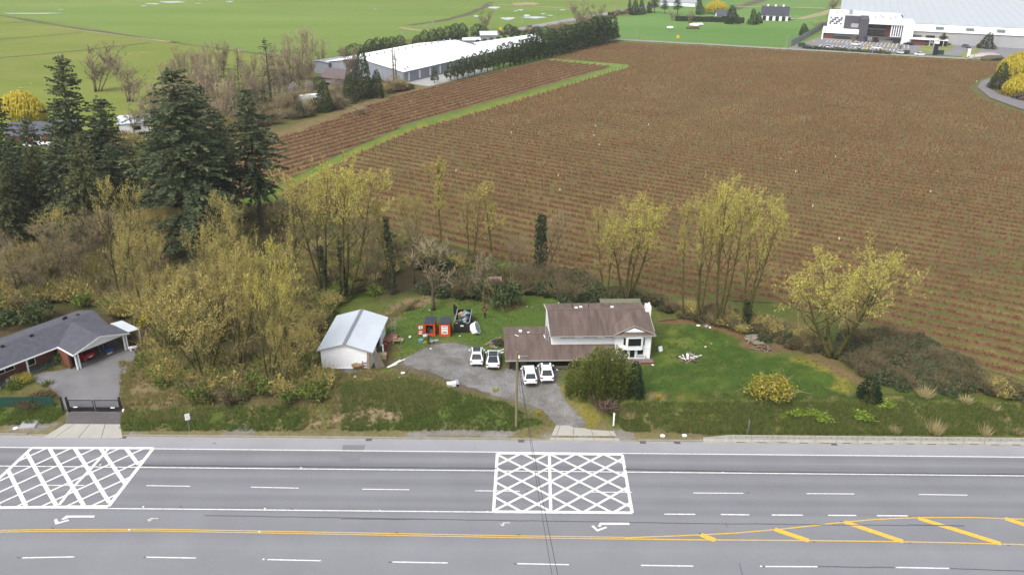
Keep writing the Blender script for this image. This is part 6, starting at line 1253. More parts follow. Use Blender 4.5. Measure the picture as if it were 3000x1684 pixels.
# gate and mesh fence on the left
gA, gB = G(203, 1206), G(357, 1207); ga = math.atan2(gB.y - gA.y, gB.x - gA.x); gl = (gB - gA).length
t = thing('driveway_gate', 'black steel double gate across the asphalt drive', 'gate', gA, ga)
for x in (0, gl): MB().box(x - .1, x + .1, -.1, .1, -.3, 2.1).build('gate_post', BLACK, t)
for k in range(2):
    x0, x1 = .14 + k * (gl / 2 - .06), gl / 2 - .05 + k * (gl / 2 - .09); lf = MB(); lf.box(x0, x1, -.03, .03, .1, .18).box(x0, x1, -.03, .03, .62, .68).box(x0, x1, -.03, .03, 1.62, 1.7).box(x0, x0 + .07, -.031, .031, .181, 1.619).box(x1 - .07, x1, -.031, .031, .181, 1.619)
    fr_ = lf.build('gate_leaf', BLACK, t); bb = MB(); n = int((x1 - x0) / .13)
    for j in range(1, n): bb.box(x0 + j * .13 - .012, x0 + j * .13 + .012, -.012, .012, .19, 1.61)
    bb.build('bars', BLACK, fr_); MB().box(x0 + .08, x1 - .08, -.008, .008, .19, .6).build('kick_panel', BLACK, fr_)
MB().box(.7, 1.2, -.16, -.05, .72, .8).build('gate_opener', TRIM, t); MB().box(gl - 1.2, gl - .7, -.16, -.05, .62, .7).build('gate_opener', TRIM, t)
MB().box(gl + .14, gl + .36, -.15, .1, -.1, .4).build('control_box', TRIM, t); MB().box(-.75, -.55, -.1, .1, -.3, 2.1).build('gate_post', BLACK, t)
t = thing('mesh_fence', 'dark green mesh fence left of the black gate', 'fence', G(160, 1190), ga + R_(1)); 
for k in range(5): MB().tube([(-k * 2.4, 0, -.2), (-k * 2.4, 0, 1.5)], .04, 6).build('post', mat('fence_green', S(34, 74, 62), var=.1), t)
for k in range(4): MB().box(-k * 2.4 - 2.36, -k * 2.4 - .04, -.02, .02, .1, 1.4).build('mesh_panel', mat('fence_green_mesh', S(36, 86, 74), var=.15, scale=3), t)
# ================================================================== VEHICLES
CARW = mat('car_white_paint', (.70, .70, .71), rough=.25, var=.01, coat=.6); CARR = mat('car_red_paint', S(176, 22, 34, .8), rough=.25, var=.02, coat=.6); CARK = mat('car_black_paint', S(40, 42, 56), rough=.25, var=.02, coat=.6); CARG = mat('car_grey_paint', S(130, 134, 140), rough=.3, var=.02, coat=.5)
CGL = glassmat('car_glass', (.02, .024, .03)); TYR = mat('tyre_rubber', S(34, 34, 36), var=.1, rough=.9); RIM = mat('wheel_rim', S(160, 162, 168), rough=.35, var=.03, metal=.5); TRM = mat('car_black_trim', S(40, 40, 44), var=.05); RLT = mat('tail_light', S(150, 30, 34), rough=.25, var=.02); HLT = mat('head_lamp', S(230, 232, 236), rough=.15, var=.02)
def quadface(q, inset, off, top_in=0):
    """a pane laid on a four-sided face, inset from its edges"""
    a, b, c, d = [Vector(p) for p in q]; n = (b - a).cross(d - a).normalized() * off; f = lambda u, v: (a.lerp(b, u)).lerp(d.lerp(c, u), v) + n
    return [f(inset, inset), f(1 - inset, inset), f(1 - inset, 1 - inset), f(inset, 1 - inset)]
def car(name, label, loc, rz, paint, L=4.5, W=1.84, Ht=1.62, belt=.98, hood=.95, cab=(-2.05, 1.05, -1.35, .35), roof=None, group=None, cat='car'):
    """nose towards +y; cab = rear base, windscreen base, rear top, front top"""
    t = thing(name, label, cat, loc, rz, group); h = L / 2; w = W / 2
    def ring(y, wb, wm, z0, zt): return [(-wb, y, z0), (wb, y, z0), (wm, y, z0 + .22), (wm, y, zt - .25), (wm * .93, y, zt), (-wm * .93, y, zt), (-wm, y, zt - .25), (-wm, y, z0 + .22)]
    b = MB(); b.loft([ring(-h, w * .7, w * .80, .34, belt - .16), ring(-h + .14, w * .84, w * .95, .26, belt), ring(-h + .7, w * .9, w, .22, belt + .02), ring(0, w * .92, w, .2, belt), ring(h - 1.5, w * .92, w, .2, belt - .01), ring(h - .9, w * .9, w * .98, .22, hood), ring(h - .25, w * .84, w * .92, .26, hood - .14), ring(h, w * .66, w * .74, .34, hood - .34)])
    bd = b.build('body', paint, t, smooth=False)
    y0, y1, y2, y3 = cab; z0, z1 = belt - .02, Ht; cw, tw = w * .92, w * .70
    B_ = [(-cw, y0, z0), (cw, y0, z0), (cw, y1, z0), (-cw, y1, z0)]; T_ = [(-tw, y2, z1), (tw, y2, z1), (tw, y3, z1), (-tw, y3, z1)]; mz = .93
    b = MB(); b.loft([B_, [tuple(Vector(p).lerp(Vector(q), mz)) for p, q in zip(B_, T_)], [(p[0] * .96, p[1] * .97, z1 + .012) for p in T_]]); cb = b.build('cabin', paint, t)
    face = lambda i, j: (B_[i], B_[j], T_[j], T_[i])
    MB().add(quadface(face(0, 1), .09, .012), [(0, 1, 2, 3)]).build('rear_window', CGL, t); MB().add(quadface(face(2, 3), .07, .012), [(0, 1, 2, 3)]).build('windscreen', CGL, t)
    for i, j in ((1, 2), (3, 0)):
        q = quadface(face(i, j), .08, .012); MB().add(q, [(0, 1, 2, 3)]).build('side_window', CGL, t); m0 = Vector(q[0]).lerp(Vector(q[1]), .52); m1 = Vector(q[3]).lerp(Vector(q[2]), .52); MB().bar(m0, m1, .05, .07).build('pillar', TRM, t)
    if roof: a0, a1, ww = roof; MB().box(-ww, ww, a0, a1, z1 + .012, z1 + .03).build('sunroof', CGL, t)
    for sx in (-1, 1):
        for wy in (-h + .85, h - .88):
            a = MB().tube([(sx * (w - .20), wy, .34), (sx * (w + .012), wy, .34)], .34, 14).build('wheel', TYR, t); MB().tube([(sx * (w + .013), wy, .34), (sx * (w + .03), wy, .34)], .21, 10).build('rim', RIM, a)
        MB().box(min(sx * w * .58, sx * w * .93), max(sx * w * .58, sx * w * .93), -h + .0, -h + .16, belt - .20, belt - .06).build('tail_light', RLT, t); MB().box(min(sx * w * .5, sx * w * .84), max(sx * w * .5, sx * w * .84), h - .32, h - .16, hood - .34, hood - .2).build('headlight', HLT, t)
        MB().box(min(sx * (w - .02), sx * (w + .17)), max(sx * (w - .02), sx * (w + .17)), y1 - .42, y1 - .28, belt, belt + .15).build('mirror', paint, t)
    MB().box(-w * .72, w * .72, -h - .035, -h + .08, .30, .47).build('rear_bumper', TRM, t); MB().box(-.26, .26, -h - .05, -h - .036, .54, .66).build('number_plate', TRIM, t)
    return t
CG2 = 'white cars parked by the house'
def put(px, py): g = G(px, py); g.z += .05; return g
car('parked_suv', 'white suv with a dark roof panel, left of the pair parked beside the carport', put(1397, 1055) + Vector((0, .15, 0)), R_(1.5), CARW, 4.3, 1.82, 1.60, cab=(-1.95, 1.0, -1.25, .4), roof=(-.75, .45, .5), group=CG2)
car('parked_car', 'white low car with a full dark glass roof, beside the carport', put(1445, 1062), R_(0), CARW, 4.3, 1.88, 1.50, belt=.92, cab=(-1.9, 1.25, -.9, .25), roof=(-1.0, .3, .58), group=CG2)
car('parked_suv', 'white suv with plain white roof, left one in front of the carport', put(1550, 1108), R_(5), CARW, 4.25, 1.80, 1.62, cab=(-2.0, 1.0, -1.55, .4), group=CG2)
car('parked_suv', 'white suv with black-framed sunroof, right one in front of the carport', put(1599, 1100), R_(3), CARW, 4.3, 1.84, 1.62, cab=(-1.95, 1.0, -1.3, .4), roof=(-.1, .38, .42), group=CG2)
car('parked_car', 'red car under the carport of the grey-roofed house', onL(2.3, 2.9, .12), LA + R_(6), CARR, 4.3, 1.78, 1.42, belt=.9, cab=(-1.7, 1.0, -1.0, .3))
p = G(2982, 290, 1.15); car('parked_car', 'black car below the golden willows at the right border', p + Vector((0, 0, .2)), R_(80), CARK, 4.6, 1.85, 1.5, cab=(-1.9, 1.1, -1.1, .4)); p = G(3004, 296, 1.15); car('parked_car', 'dark red car cut by the right border beside the black one', p + Vector((0, 0, .2)), R_(80), mat('car_maroon_paint', S(96, 34, 44), rough=.3, var=.02, coat=.5), 4.5)
# small far cars
def far_car(paint):
    b = MB(); b.loft([[(-.8, -2.2, .35), (.8, -2.2, .35), (.85, -2.2, .9), (-.85, -2.2, .9)], [(-.9, -1.6, .25), (.9, -1.6, .25), (.92, -1.6, 1.0), (-.92, -1.6, 1.0)], [(-.9, 1.2, .25), (.9, 1.2, .25), (.92, 1.2, .95), (-.92, 1.2, .95)], [(-.75, 2.2, .35), (.75, 2.2, .35), (.8, 2.2, .7), (-.8, 2.2, .7)]])
    b.cm = 1; b.loft([[(-.82, -1.8, .98), (.82, -1.8, .98), (.82, 1.0, .96), (-.82, 1.0, .96)], [(-.66, -1.3, 1.42), (.66, -1.3, 1.42), (.66, .4, 1.42), (-.66, .4, 1.42)]]); b.cm = 0; b.box(-.64, .64, -1.25, .35, 1.421, 1.46)
    b.cm = 2
    for sx in (-.8, .8):
        for y in (-1.4, 1.4): b.tube([(sx - .1, y, .33), (sx + .1, y, .33)], .33, 8)
    return b.mesh('far_car', [paint, CGL, TYR])
FC = [far_car(m) for m in (CARW, CARG, CARK, CARR)]
rr = random.Random(12)
for i, (x, y, k, lb) in enumerate([(2424, 142, 0, 'white car alone in the left part of the car park'), (2508, 133, 0, 'white car beside the island in the car park'), (2569, 144, 0, 'white car in the middle of the car park'), (2660, 132, 2, 'dark truck by the office corner'), (2635, 157, 0, 'white van-like car behind the low hedge, left'), (2655, 156, 2, 'dark car behind the low hedge, right'), (2693, 163, 0, 'white car half hidden by bare saplings at the lane'), (2735, 128, 0, 'white car in front of the reddish yard structure'), (2772, 132, 1, 'grey car by the brown cypress'), (2782, 126, 1, 'grey car behind the brown cypress'), (2830, 140, 1, 'grey car at the yard entrance road'), (2850, 134, 1, 'grey car right of the entrance road'), (2870, 128, 0, 'white car left of the dark cypress'), (2865, 140, 3, 'reddish car left of the dark cypress'), (2928, 118, 2, 'dark car along the warehouse, left of the white van'), (2950, 120, 0, 'white van along the warehouse wall'), (2975, 120, 2, 'dark car right of the white van'), (2990, 122, 0, 'white car at the right border by the warehouse'), (2840, 118, 0, 'white car in the clutter by the blue tarps'), (2960, 112, 3, 'red vehicle against the warehouse wall'), (1807, 36, 1, 'grey car on the far road'), (1549, 82, 1, 'pale car on the far road near the barns'), (2318, 58, 0, 'white trailer beside the four-door barn'), (2308, 60, 2, 'dark vehicle beside the four-door barn')]):
    tag(obj('distant_car', FC[k], None, G(x, y, 1.36), rr.uniform(0, 6.28)), lb, 'car', 'cars round the warehouse and far road')
for i, (x, y, c, lb) in enumerate([(2842, 108, S(60, 90, 170), 'blue tarped load by the warehouse wall, right of the trailer'), (2812, 106, S(60, 100, 180), 'blue loader beside the semi-trailer'), (2865, 112, S(200, 214, 222), 'pale blue container box in the yard clutter'), (2806, 116, S(120, 80, 80), 'reddish stack in the yard clutter'), (2890, 170, S(214, 190, 186), 'pinkish rubble heap at the lane near the entrance'), (2726, 126, S(226, 226, 224), 'white stacked bins near the yard structure'), (2905, 178, S(110, 106, 90), 'brown brush heap right of the rubble heap'), (2870, 175, S(226, 220, 208), 'pale sand heap left of the rubble heap'), (2930, 255, S(176, 150, 130), 'heap of pale branches by the dark spruce')]):
    b = MB(); b.lump((0, 0, .9), (2.6 if x < 2868 else 5, 1.6, 1.6), i, 9, 5, .3); b.lump((1.8, .6, .6), (1.6, 1.2, 1.0), i + 40, 8, 5, .3); tag(b.build('yard_pile', mat('pile_%d' % i, c, var=.2, scale=1.2), None, G(x, y, 1.25)), lb, 'pile')
# ================================================================== YARD: CONTAINERS, TRAILER, PEOPLE
ORG = mat('orange_panel', S(226, 84, 34, .62), rough=.5, var=.06, scale=2); ORGD = mat('orange_brown_ply', S(190, 108, 60), var=.1, scale=2); RTOP = mat('black_roof_panel', S(78, 82, 98), rough=.45, var=.06, spec=.4)
PRN = mat('label_print', S(120, 130, 128), var=.1); PRG = mat('label_green', S(60, 120, 90), var=.1)
def ubox(label, px, py, opened):
    t = thing('storage_container', label, 'container', G(px, py), R_(-1)); w, d, h = .76, 2.25, 1.98; b = MB()
    b.box(-w, -w + .06, .0, d, .12, h).box(w - .06, w, .0, d, .12, h).box(-w + .061, w - .061, d - .06, d, .12, h).box(-w + .061, w - .061, .0, d - .061, .06, .16)
    if not opened: b.box(-w + .061, w - .061, .02, .08, .165, h - .01)
    else: b.box(-w + .061, -w + .2, .02, .08, .165, h - .01).box(w - .26, w - .061, .02, .08, .165, h - .01).box(-w + .201, w - .261, .02, .08, h - .24, h - .01)
    b.build('shell', ORG, t); r_ = MB().box(-w - .03, w + .03, -.03, d + .03, h, h + .07).build('lid', RTOP, t); k = MB()
    for i in range(7): k.box(-w - .02, w + .02, i * .33, i * .33 + .05, h + .071, h + .095)
    for x in (-.3, .3): k.box(x - .02, x + .02, 0, d, h + .096, h + .11)
    k.build('lid_rib', RTOP, r_); MB().box(-w, w, .0, d, 0, .055).build('pallet_base', WOODD, t)
    if not opened:
        s = MB().box(-.42, .42, -.012, .0195, .48, 1.74).build('poster', TRIM, t); MB().box(-.34, .34, -.016, -.013, 1.52, 1.66).box(-.3, .3, -.016, -.013, .62, .82).box(-.34, .3, -.016, -.013, .9, .95).build('poster_text', PRN, s); MB().box(-.38, .34, -.016, -.013, 1.16, 1.28).build('poster_logo', PRG, s)
        MB().box(-.1, .08, -.03, .0, .2, .26).build('latch', STEEL, t)
    else:
        dd = MB(); c, s = math.cos(R_(198)), math.sin(R_(198)); f = lambda a, z: (-w - .02 + a * c, .0 + a * s, z)
        dr = MB().prism([f(0, .15), f(.98, .15), f(.98, h - .06), f(0, h - .06)], (.015, -.05, 0)).build('door', ORGD, t); n = Vector((.02, -.062, 0)); g2 = lambda a, z: Vector(f(a, z)) + n
        MB().add([g2(.78, 1.25), g2(.22, 1.25), g2(.22, 1.72), g2(.78, 1.72)], [(0, 1, 2, 3)]).build('door_label', TRIM, dr); MB().add([g2(.62, 1.38) + n * .1, g2(.38, 1.38) + n * .1, g2(.38, 1.6) + n * .1, g2(.62, 1.6) + n * .1], [(0, 1, 2, 3)]).build('label_mark', mat('label_blue', S(120, 170, 200), var=.1), dr)
        for i, z in enumerate((.42, .62, .82)): MB().add([g2(.8, z), g2(.3, z), g2(.3, z + .12), g2(.8, z + .12)], [(0, 1, 2, 3)]).build('door_label', TRIM, dr)
        it = MB(); it.box(-.45, -.05, .8, 1.6, .17, 1.1).box(.0, .4, .6, 1.2, .17, .8).box(-.2, .3, 1.3, 1.9, .17, 1.4); it.build('stored_boxes', mat('stored_grey', S(110, 110, 118), var=.2, scale=2), t)
    return t
ubox('orange storage container with its door swung open and dark inside', 1259.5, 985, True); ubox('closed orange storage container with a white poster on its front', 1303, 987, False)
t = thing('dump_trailer', 'black open dump trailer heaped with junk beside the orange containers', 'trailer', G(1354, 975), R_(-2)); w, d = 1.06, 4.3
b = MB(); b.box(-w + .061, w - .061, 0, .08, .32, 1.62).box(-w, -w + .06, .0, d, .32, 1.64).box(w - .06, w, .0, d, .32, 1.64).box(-w + .061, w - .061, d - .08, d, .32, 1.64).box(-w + .061, w - .061, .081, d - .081, .32, .42); b.build('bed', BLACK, t)
b = MB(); b.box(-w - .05, -w + .07, -.02, d + .02, 1.645, 1.74).box(w - .07, w + .05, -.02, d + .02, 1.645, 1.74); b.build('top_rail', ALU, t)
b = MB(); b.box(-w + .1, -w + .5, -.03, -.002, 1.5, 1.6).box(w - .5, w - .1, -.03, -.002, 1.5, 1.6).build('reflector', mat('reflector_pale', S(206, 180, 180), var=.1), t)
for s in (-1, 1): MB().box(s * (w - .06) - .05, s * (w - .06) + .05, -.04, -.002, .7, 1.1).build('tail_light', RLT, t)
MB().box(-.22, .22, -.03, -.002, 1.05, 1.22).build('number_plate', TRIM, t); MB().box(-w, w, -.1, .0, .18, .31).build('bumper', BLACK, t)
for s in (-1, 1):
    for y in (1.4, 2.3): MB().tube([(s * (w - .02), y, .36), (s * (w + .2), y, .36)], .36, 12).build('wheel', TYR, t)
MB().prism([(-w - .02, d, .35), (-w - .75, d + 1.2, .35), (-w - .75, d + 1.2, 1.95), (-w - .02, d, 1.95)], (.05, .03, 0)).build('swung_door', BLACK, t)
cols = [S(150, 190, 210), S(214, 170, 110), S(60, 96, 170), S(210, 206, 196), S(80, 110, 90), S(190, 120, 70), S(140, 140, 146), S(96, 88, 84), S(110, 170, 190), S(200, 196, 190), S(60, 70, 80), S(170, 200, 206), S(226, 190, 150), S(90, 130, 110)]
rr = random.Random(3); GT = t.matrix_basis.copy()
NM = ['pale blue sack', 'tan cushion', 'bright blue bag', 'off-white panel', 'green crate', 'orange-brown plank', 'grey sheet of plastic', 'dark bundle', 'turquoise tub', 'white bin liner', 'black bag', 'pale cloth', 'peach cushion', 'green tarp']
tm = Matrix.Translation(t.location) @ Matrix.Rotation(R_(-2), 4, 'Z')
for i in range(26):
    c = i % 14; p = tm @ Vector((rr.uniform(-.75, .75), rr.uniform(.4, 3.8), rr.uniform(1.15, 1.7))); b = MB()
    if c in (3, 5, 6): b.box(-.5, .5, -.12, .12, -.03, .03)
    elif c in (4, 8): b.box(-.25, .25, -.2, .2, -.18, .18).box(-.28, .28, -.23, .23, .18, .22)
    else: b.lump((0, 0, 0), (.38, .3, .26), i, 8, 5, .25)
    o = b.build('junk_item', mat('junk_%d' % c, cols[c], var=.12, scale=3), None, p); o.rotation_euler = (rr.uniform(-.5, .5), rr.uniform(-.5, .5), rr.uniform(0, 6)); tag(o, NM[c] + ' lying in the heap of the dump trailer' + ('' if i < 14 else ', nearer the front wall'), 'junk', 'junk heaped in the trailer')
t = thing('hot_tub', 'white octagonal hot tub tipped on its side against the black trailer', 'hot tub', G(1392, 975), R_(-12)); t.rotation_euler = (0, R_(64), R_(-6)); b = MB(); t.location.z += .72
rg = lambda r, z: [(r * math.cos(2 * math.pi * (k + .5) / 8), r * 1.15 * math.sin(2 * math.pi * (k + .5) / 8), z) for k in range(8)]
b.loft([rg(.78, -.42), rg(.86, .3), rg(.95, .34), rg(.95, .4), rg(.8, .4)]); b.build('shell', TRIM, t); MB().loft([rg(.79, .405), rg(.77, .42)]).build('cover', mat('tub_cover_grey', S(186, 190, 198), var=.06), t); MB().box(-.5, .9, -.9, -.8, -.55, -.45).build('skirt_board', WOOD, t)
def person(label, loc, rz, pose, bands, hair):
    """one continuous skinned figure; clothes change colour by height, hair is its child"""
    t = thing('person', label, 'person', loc, rz); J = pose['j']; E_ = pose['e']; me = bpy.data.meshes.new('body'); me.from_pydata(J, E_, []); o = obj('body', me, t)
    sk = o.modifiers.new('skin', 'SKIN'); sd = o.modifiers.new('sub', 'SUBSURF'); sd.levels = 1; sd.render_levels = 2
    for v, r in zip(me.skin_vertices[0].data if me.skin_vertices else [], pose['r']): v.radius = (r, r * .8)
    if not me.skin_vertices:
        bpy.context.view_layer.objects.active = o
    m, nt, p = _new('clothes_' + label[:14].replace(' ', '_')); tc = nt.nodes.new('ShaderNodeTexCoord'); sx = nt.nodes.new('ShaderNodeSeparateXYZ'); nt.links.new(tc.outputs['Object'], sx.inputs[0]); rp = nt.nodes.new('ShaderNodeValToRGB'); rp.color_ramp.interpolation = 'CONSTANT'
    mr = nt.nodes.new('ShaderNodeMapRange'); mr.inputs['From Max'].default_value = 2; nt.links.new(sx.outputs['Z'], mr.inputs['Value']); nt.links.new(mr.outputs[0], rp.inputs[0]); nt.links.new(rp.outputs[0], p.inputs['Base Color'])
    e = rp.color_ramp.elements; e[0].position = 0; e[0].color = (*bands[0][1], 1); e[1].position = bands[1][0] / 2; e[1].color = (*bands[1][1], 1)
    for z, c in bands[2:]: x = e.new(z / 2); x.color = (*c, 1)
    me.materials.append(m); SKN = mat('skin_tone', S(196, 148, 122), var=.05)
    hd = Vector(J[5]); b = MB(); b.lump((hd.x, hd.y + .02, hd.z + .03), (.105, .12, .125), 1, 10, 6, .03); b.build('hair', hair, t, smooth=True)
    f = MB(); f.lump((hd.x, hd.y - .115, hd.z - .01), (.014, .022, .025), 2, 6, 4, 0); [f.lump((hd.x + s * .035, hd.y - .09, hd.z + .02), (.012, .01, .008), 3, 6, 4, 0) for s in (-1, 1)]; f.box(hd.x - .025, hd.x + .025, hd.y - .1, hd.y - .094, hd.z - .065, hd.z - .055); f.build('face', SKN, t)
    for wi, el in pose['hands']:
        p = Vector(J[wi]); dv = (p - Vector(J[el])).normalized(); b = MB(); sd_ = dv.cross(Vector((0, 1, .2))).normalized(); b.bar(p, p + dv * .09, .075, .03)
        for k in range(4): q = p + dv * .09 + sd_ * (-.03 + .02 * k); b.tube([q, q + dv * (.035 + .006 * (k % 3)), q + dv * .06 + Vector((0, -.015, -.015))], [.009, .008, .006], 5)
        b.tube([p + dv * .03 + sd_ * .035, p + dv * .065 + sd_ * .07], [.011, .008], 5); b.build('hand', SKN, t)
    return t
def pose(arms, step=.12):
    J = [(0, 0, .95), (0, 0, 1.12), (0, -.01, 1.30), (0, 0, 1.44), (0, -.01, 1.52), (0, -.02, 1.64)]; R2 = [.135, .125, .15, .12, .055, .095]; Ed = [(0, 1), (1, 2), (2, 3), (3, 4), (4, 5)]
    for s in (-1, 1):
        i = len(J); J += [(s * .10, 0, .9), (s * .11, -step * s * .5, .5), (s * .11, step * s * .3, .09), (s * .11, step * s * .3 - .15, .04)]; R2 += [.10, .07, .05, .045]; Ed += [(0, i), (i, i + 1), (i + 1, i + 2), (i + 2, i + 3)]
    hd = []
    for s, (el, wr) in zip((-1, 1), arms):
        i = len(J); J += [(s * .20, 0, 1.40), el, wr]; R2 += [.065, .05, .038]; Ed += [(3, i), (i, i + 1), (i + 1, i + 2)]; hd.append((i + 2, i + 1))
    return dict(j=J, e=Ed, r=R2, hands=hd)
def skin_setup(o_body, radii): pass
BLK = S(34, 34, 36)
P1 = pose([((-.30, -.1, 1.16), (-.34, -.32, 1.12)), ((.28, -.05, 1.14), (.16, -.3, 1.1))])
P2 = pose([((-.34, -.12, 1.18), (-.42, -.36, 1.14)), ((.30, .02, 1.14), (.33, -.05, .90))], .2)
def fix_skin(t, P):
    """give the figure its own limb radii"""
    o = [c for c in t.children if c.name.startswith('body')][0]; me = o.data
    import bmesh as _b
    bm_ = _b.new(); bm_.from_mesh(me); ly = bm_.verts.layers.skin.verify(); bm_.verts.ensure_lookup_table()
    for v, r in zip(bm_.verts, P['r']): v[ly].radius = (r, r * .82)
    bm_.verts[0][ly].use_root = True; bm_.to_mesh(me); bm_.free()
pr1 = person('person in dark clothes carrying a white sheet in front of the open orange container', G(1256, 1008), R_(150), P2, [(0, BLK), (.12, S(40, 44, 42)), (.95, S(36, 40, 40)), (1.47, S(196, 148, 122))], mat('hair_dark', S(44, 36, 32), var=.1)); fix_skin(pr1, P2)
pr2 = person('person in a red jacket and black trousers standing on the grass right of the trailer', G(1421, 932), R_(60), P1, [(0, BLK), (.12, S(34, 34, 40)), (.95, S(196, 44, 52)), (1.47, S(196, 148, 122))], mat('hair_dark', S(44, 36, 32), var=.1)); fix_skin(pr2, P1)
# ================================================================== DEBRIS AND SMALL THINGS
WHT = mat('white_scrap', (.64, .64, .64), var=.05); BLU = mat('blue_scrap', S(50, 110, 180), var=.1); TEA = mat('teal_tub', S(110, 180, 196), var=.06); CLR = mat('clear_bag', S(190, 196, 204), var=.1, scale=4); CRM = mat('cream_foam', S(206, 184, 150), var=.08); REDP = mat('red_scrap', S(176, 50, 50), var=.1)
def item(name, label, px, py, b, m, rz=0, tilt=(0, 0), dz=0, cat=None, group=None):
    g = G(px, py); o = b.build(name, m, None, (g.x, g.y, g.z + dz + .02)); o.rotation_euler = (tilt[0], tilt[1], rz); return tag(o, label, cat or name.replace('_', ' '), group)
def plank(L, w=.2, h=.05): return MB().box(-L / 2, L / 2, -w / 2, w / 2, 0, h)
def lump(*r, seed=0): return MB().lump((0, 0, r[2] * .8), r, seed, 9, 5, .28)
item('laundry_tub', 'round turquoise tub on the grass left of the person in dark clothes', 1233, 1003, MB().loft([[(.3 * math.cos(k * .7854), .3 * math.sin(k * .7854), 0) for k in range(8)], [(.38 * math.cos(k * .7854), .38 * math.sin(k * .7854), .45) for k in range(8)]]), TEA, cat='tub')
item('plastic_bag', 'grey clear plastic bag beside the person in dark clothes', 1264, 1003, lump(.36, .3, .25), CLR, cat='bag'); item('plastic_bag', 'flattened pale plastic bag right of the grey one', 1276, 999, lump(.5, .28, .12, seed=2), CLR, .2, cat='bag'); item('yellow_tray', 'yellowish tray next to the turquoise tub', 1243, 1004, MB().box(-.3, .3, -.25, .25, 0, .15), mat('tray_yellow', S(190, 160, 50), var=.1), .4, cat='tray')
item('white_sheet', 'white sheet held by the person in dark clothes', 1247, 1003, MB().box(-.35, .35, -.04, .04, .9, 1.25), WHT, .3, cat='sheet'); item('white_bucket', 'white bucket alone on the grass left of the open container', 1177, 1000, MB().tube([(0, 0, 0), (0, 0, .35)], [.18, .22], 10), WHT, cat='bucket'); item('bucket_top', 'tiny white lid on the grass above the white bucket', 1201, 988, MB().tube([(0, 0, 0), (0, 0, .12)], .18, 8), WHT, cat='lid')
item('red_board', 'reddish plywood sheet lying right of the white outbuilding', 1144, 992, MB().box(-.6, .6, -1.1, 1.1, .0, .10), mat('red_ply', S(170, 120, 98), var=.15, scale=2), -.5, (.08, .04), .1, cat='board')
item('low_table', 'small wooden table with clutter right of the outbuilding door', 1164, 1005, MB().box(-.6, .6, -.45, .45, .5, .6).box(-.55, -.45, -.4, -.3, 0, .5).box(.45, .55, -.4, -.3, 0, .5).box(-.5, 0, -.2, .3, .61, .9), WOOD, .1, cat='table'); item('broom', 'broom with a long handle lying by the wooden table', 1167, 1016, MB().bar((0, 0, .05), (.5, -1.6, .1), .06, .06).box(.3, .7, -1.8, -1.6, 0, .12), WOODG, .1, cat='broom')
lad = MB(); [lad.bar((x, 0, 0), (x, .5, 2.4), .05, .05) for x in (-.25, .25)]; [lad.bar((-.25, .06 + k * .1, .3 + k * .45), (.25, .06 + k * .1, .3 + k * .45), .04, .04) for k in range(5)]
item('ladder', 'thin metal ladder standing near the back of the outbuilding', 1153, 978, lad, ALU, .1); item('red_toy', 'red and white striped pole leaning by the outbuilding wall', 1127, 1030, MB().bar((0, 0, 0), (.1, .1, 1.2), .16, .16).lump((.2, 0, 1.2), (.2, .2, .2), 1), REDP, cat='pole'); item('white_pipe', 'white pipe standing beside the red pole', 1124, 1040, MB().tube([(0, 0, 0), (-.1, .2, 1.5)], .12, 7), WHT, cat='pipe')
item('foam_block', 'cream foam block by the front corner of the outbuilding', 1120, 1049, MB().box(-.55, .55, -.4, .4, .0, .7), CRM, .1, (0, .05), cat='foam'); item('cardboard_flat', 'flattened cardboard below the outbuilding wall', 1112, 1046, MB().box(-.4, .4, -.3, .3, 0, .1), WOOD, .5, cat='cardboard')
item('plywood_sheet', 'big tan plywood sheet leaning on the outbuilding corner', 1103, 1080, MB().prism([(-.1, 0, 0), (-.45, .0, 2.35), (.0, .45, 2.5), (1.0, .6, 0)], (.07, -.05, 0)), WOODG, 0, cat='plywood'); item('timber_post', 'tall tan timber post leaning on the outbuilding front, left one', 1078, 1082, MB().bar((0, 0, 0), (.1, .35, 2.3), .3, .08), WOOD, cat='timber'); item('timber_post', 'second timber post leaning right of the tan one', 1084, 1082, MB().bar((0, 0, 0), (.05, .35, 2.2), .16, .1), WOODG, cat='timber')
item('grey_metal_rack', 'small blue-grey metal rack by the outbuilding front', 1069, 1078, MB().bar((-.3, 0, 0), (-.3, .1, 1.0), .06, .06).bar((.3, 0, 0), (.3, .1, 1.0), .06, .06).box(-.3, .3, 0, .25, .3, .36).box(-.3, .3, 0, .25, .7, .76), mat('blue_grey_metal', S(100, 122, 140), var=.1), cat='rack'); item('leaf_bag', 'brown heap of bags at the foot of the outbuilding front', 1050, 1076, lump(.9, .5, .45, seed=4), mat('brown_bag', S(176, 140, 104), var=.2, scale=3), cat='bags')
item('fascia_scrap', 'long white board lying at the foot of the outbuilding front', 990, 1079, plank(4.0, .2, .06), WHT, -.02, cat='board'); item('metal_sheet', 'grey corrugated metal sheet lying before the outbuilding, front one', 1048, 1094, MB().box(-2.0, 2.0, -.4, .4, 0, .05), mat('old_sheet', S(140, 140, 146), var=.12), -.25, cat='metal sheet'); item('metal_sheet', 'dark grey metal sheet overlapping the corrugated one', 1030, 1088, MB().box(-1.3, 1.3, -.35, .35, .06, .1), mat('old_sheet_dark', S(116, 114, 118), var=.12), -.2, cat='metal sheet')
for i, (x, y, L, rz, lb) in enumerate([(1154, 1066, 2.5, .95, 'white slat lying left end of the gravel, left one of two'), (1164, 1063, 2.6, .85, 'white slat lying left end of the gravel, right one of two'), (1150, 1072, 1.4, .7, 'short white slat below the two long ones')]): item('painted_strip', lb, x, y, plank(L, .16, .06), WHT, rz, cat='slat', group='white slats on the grass')
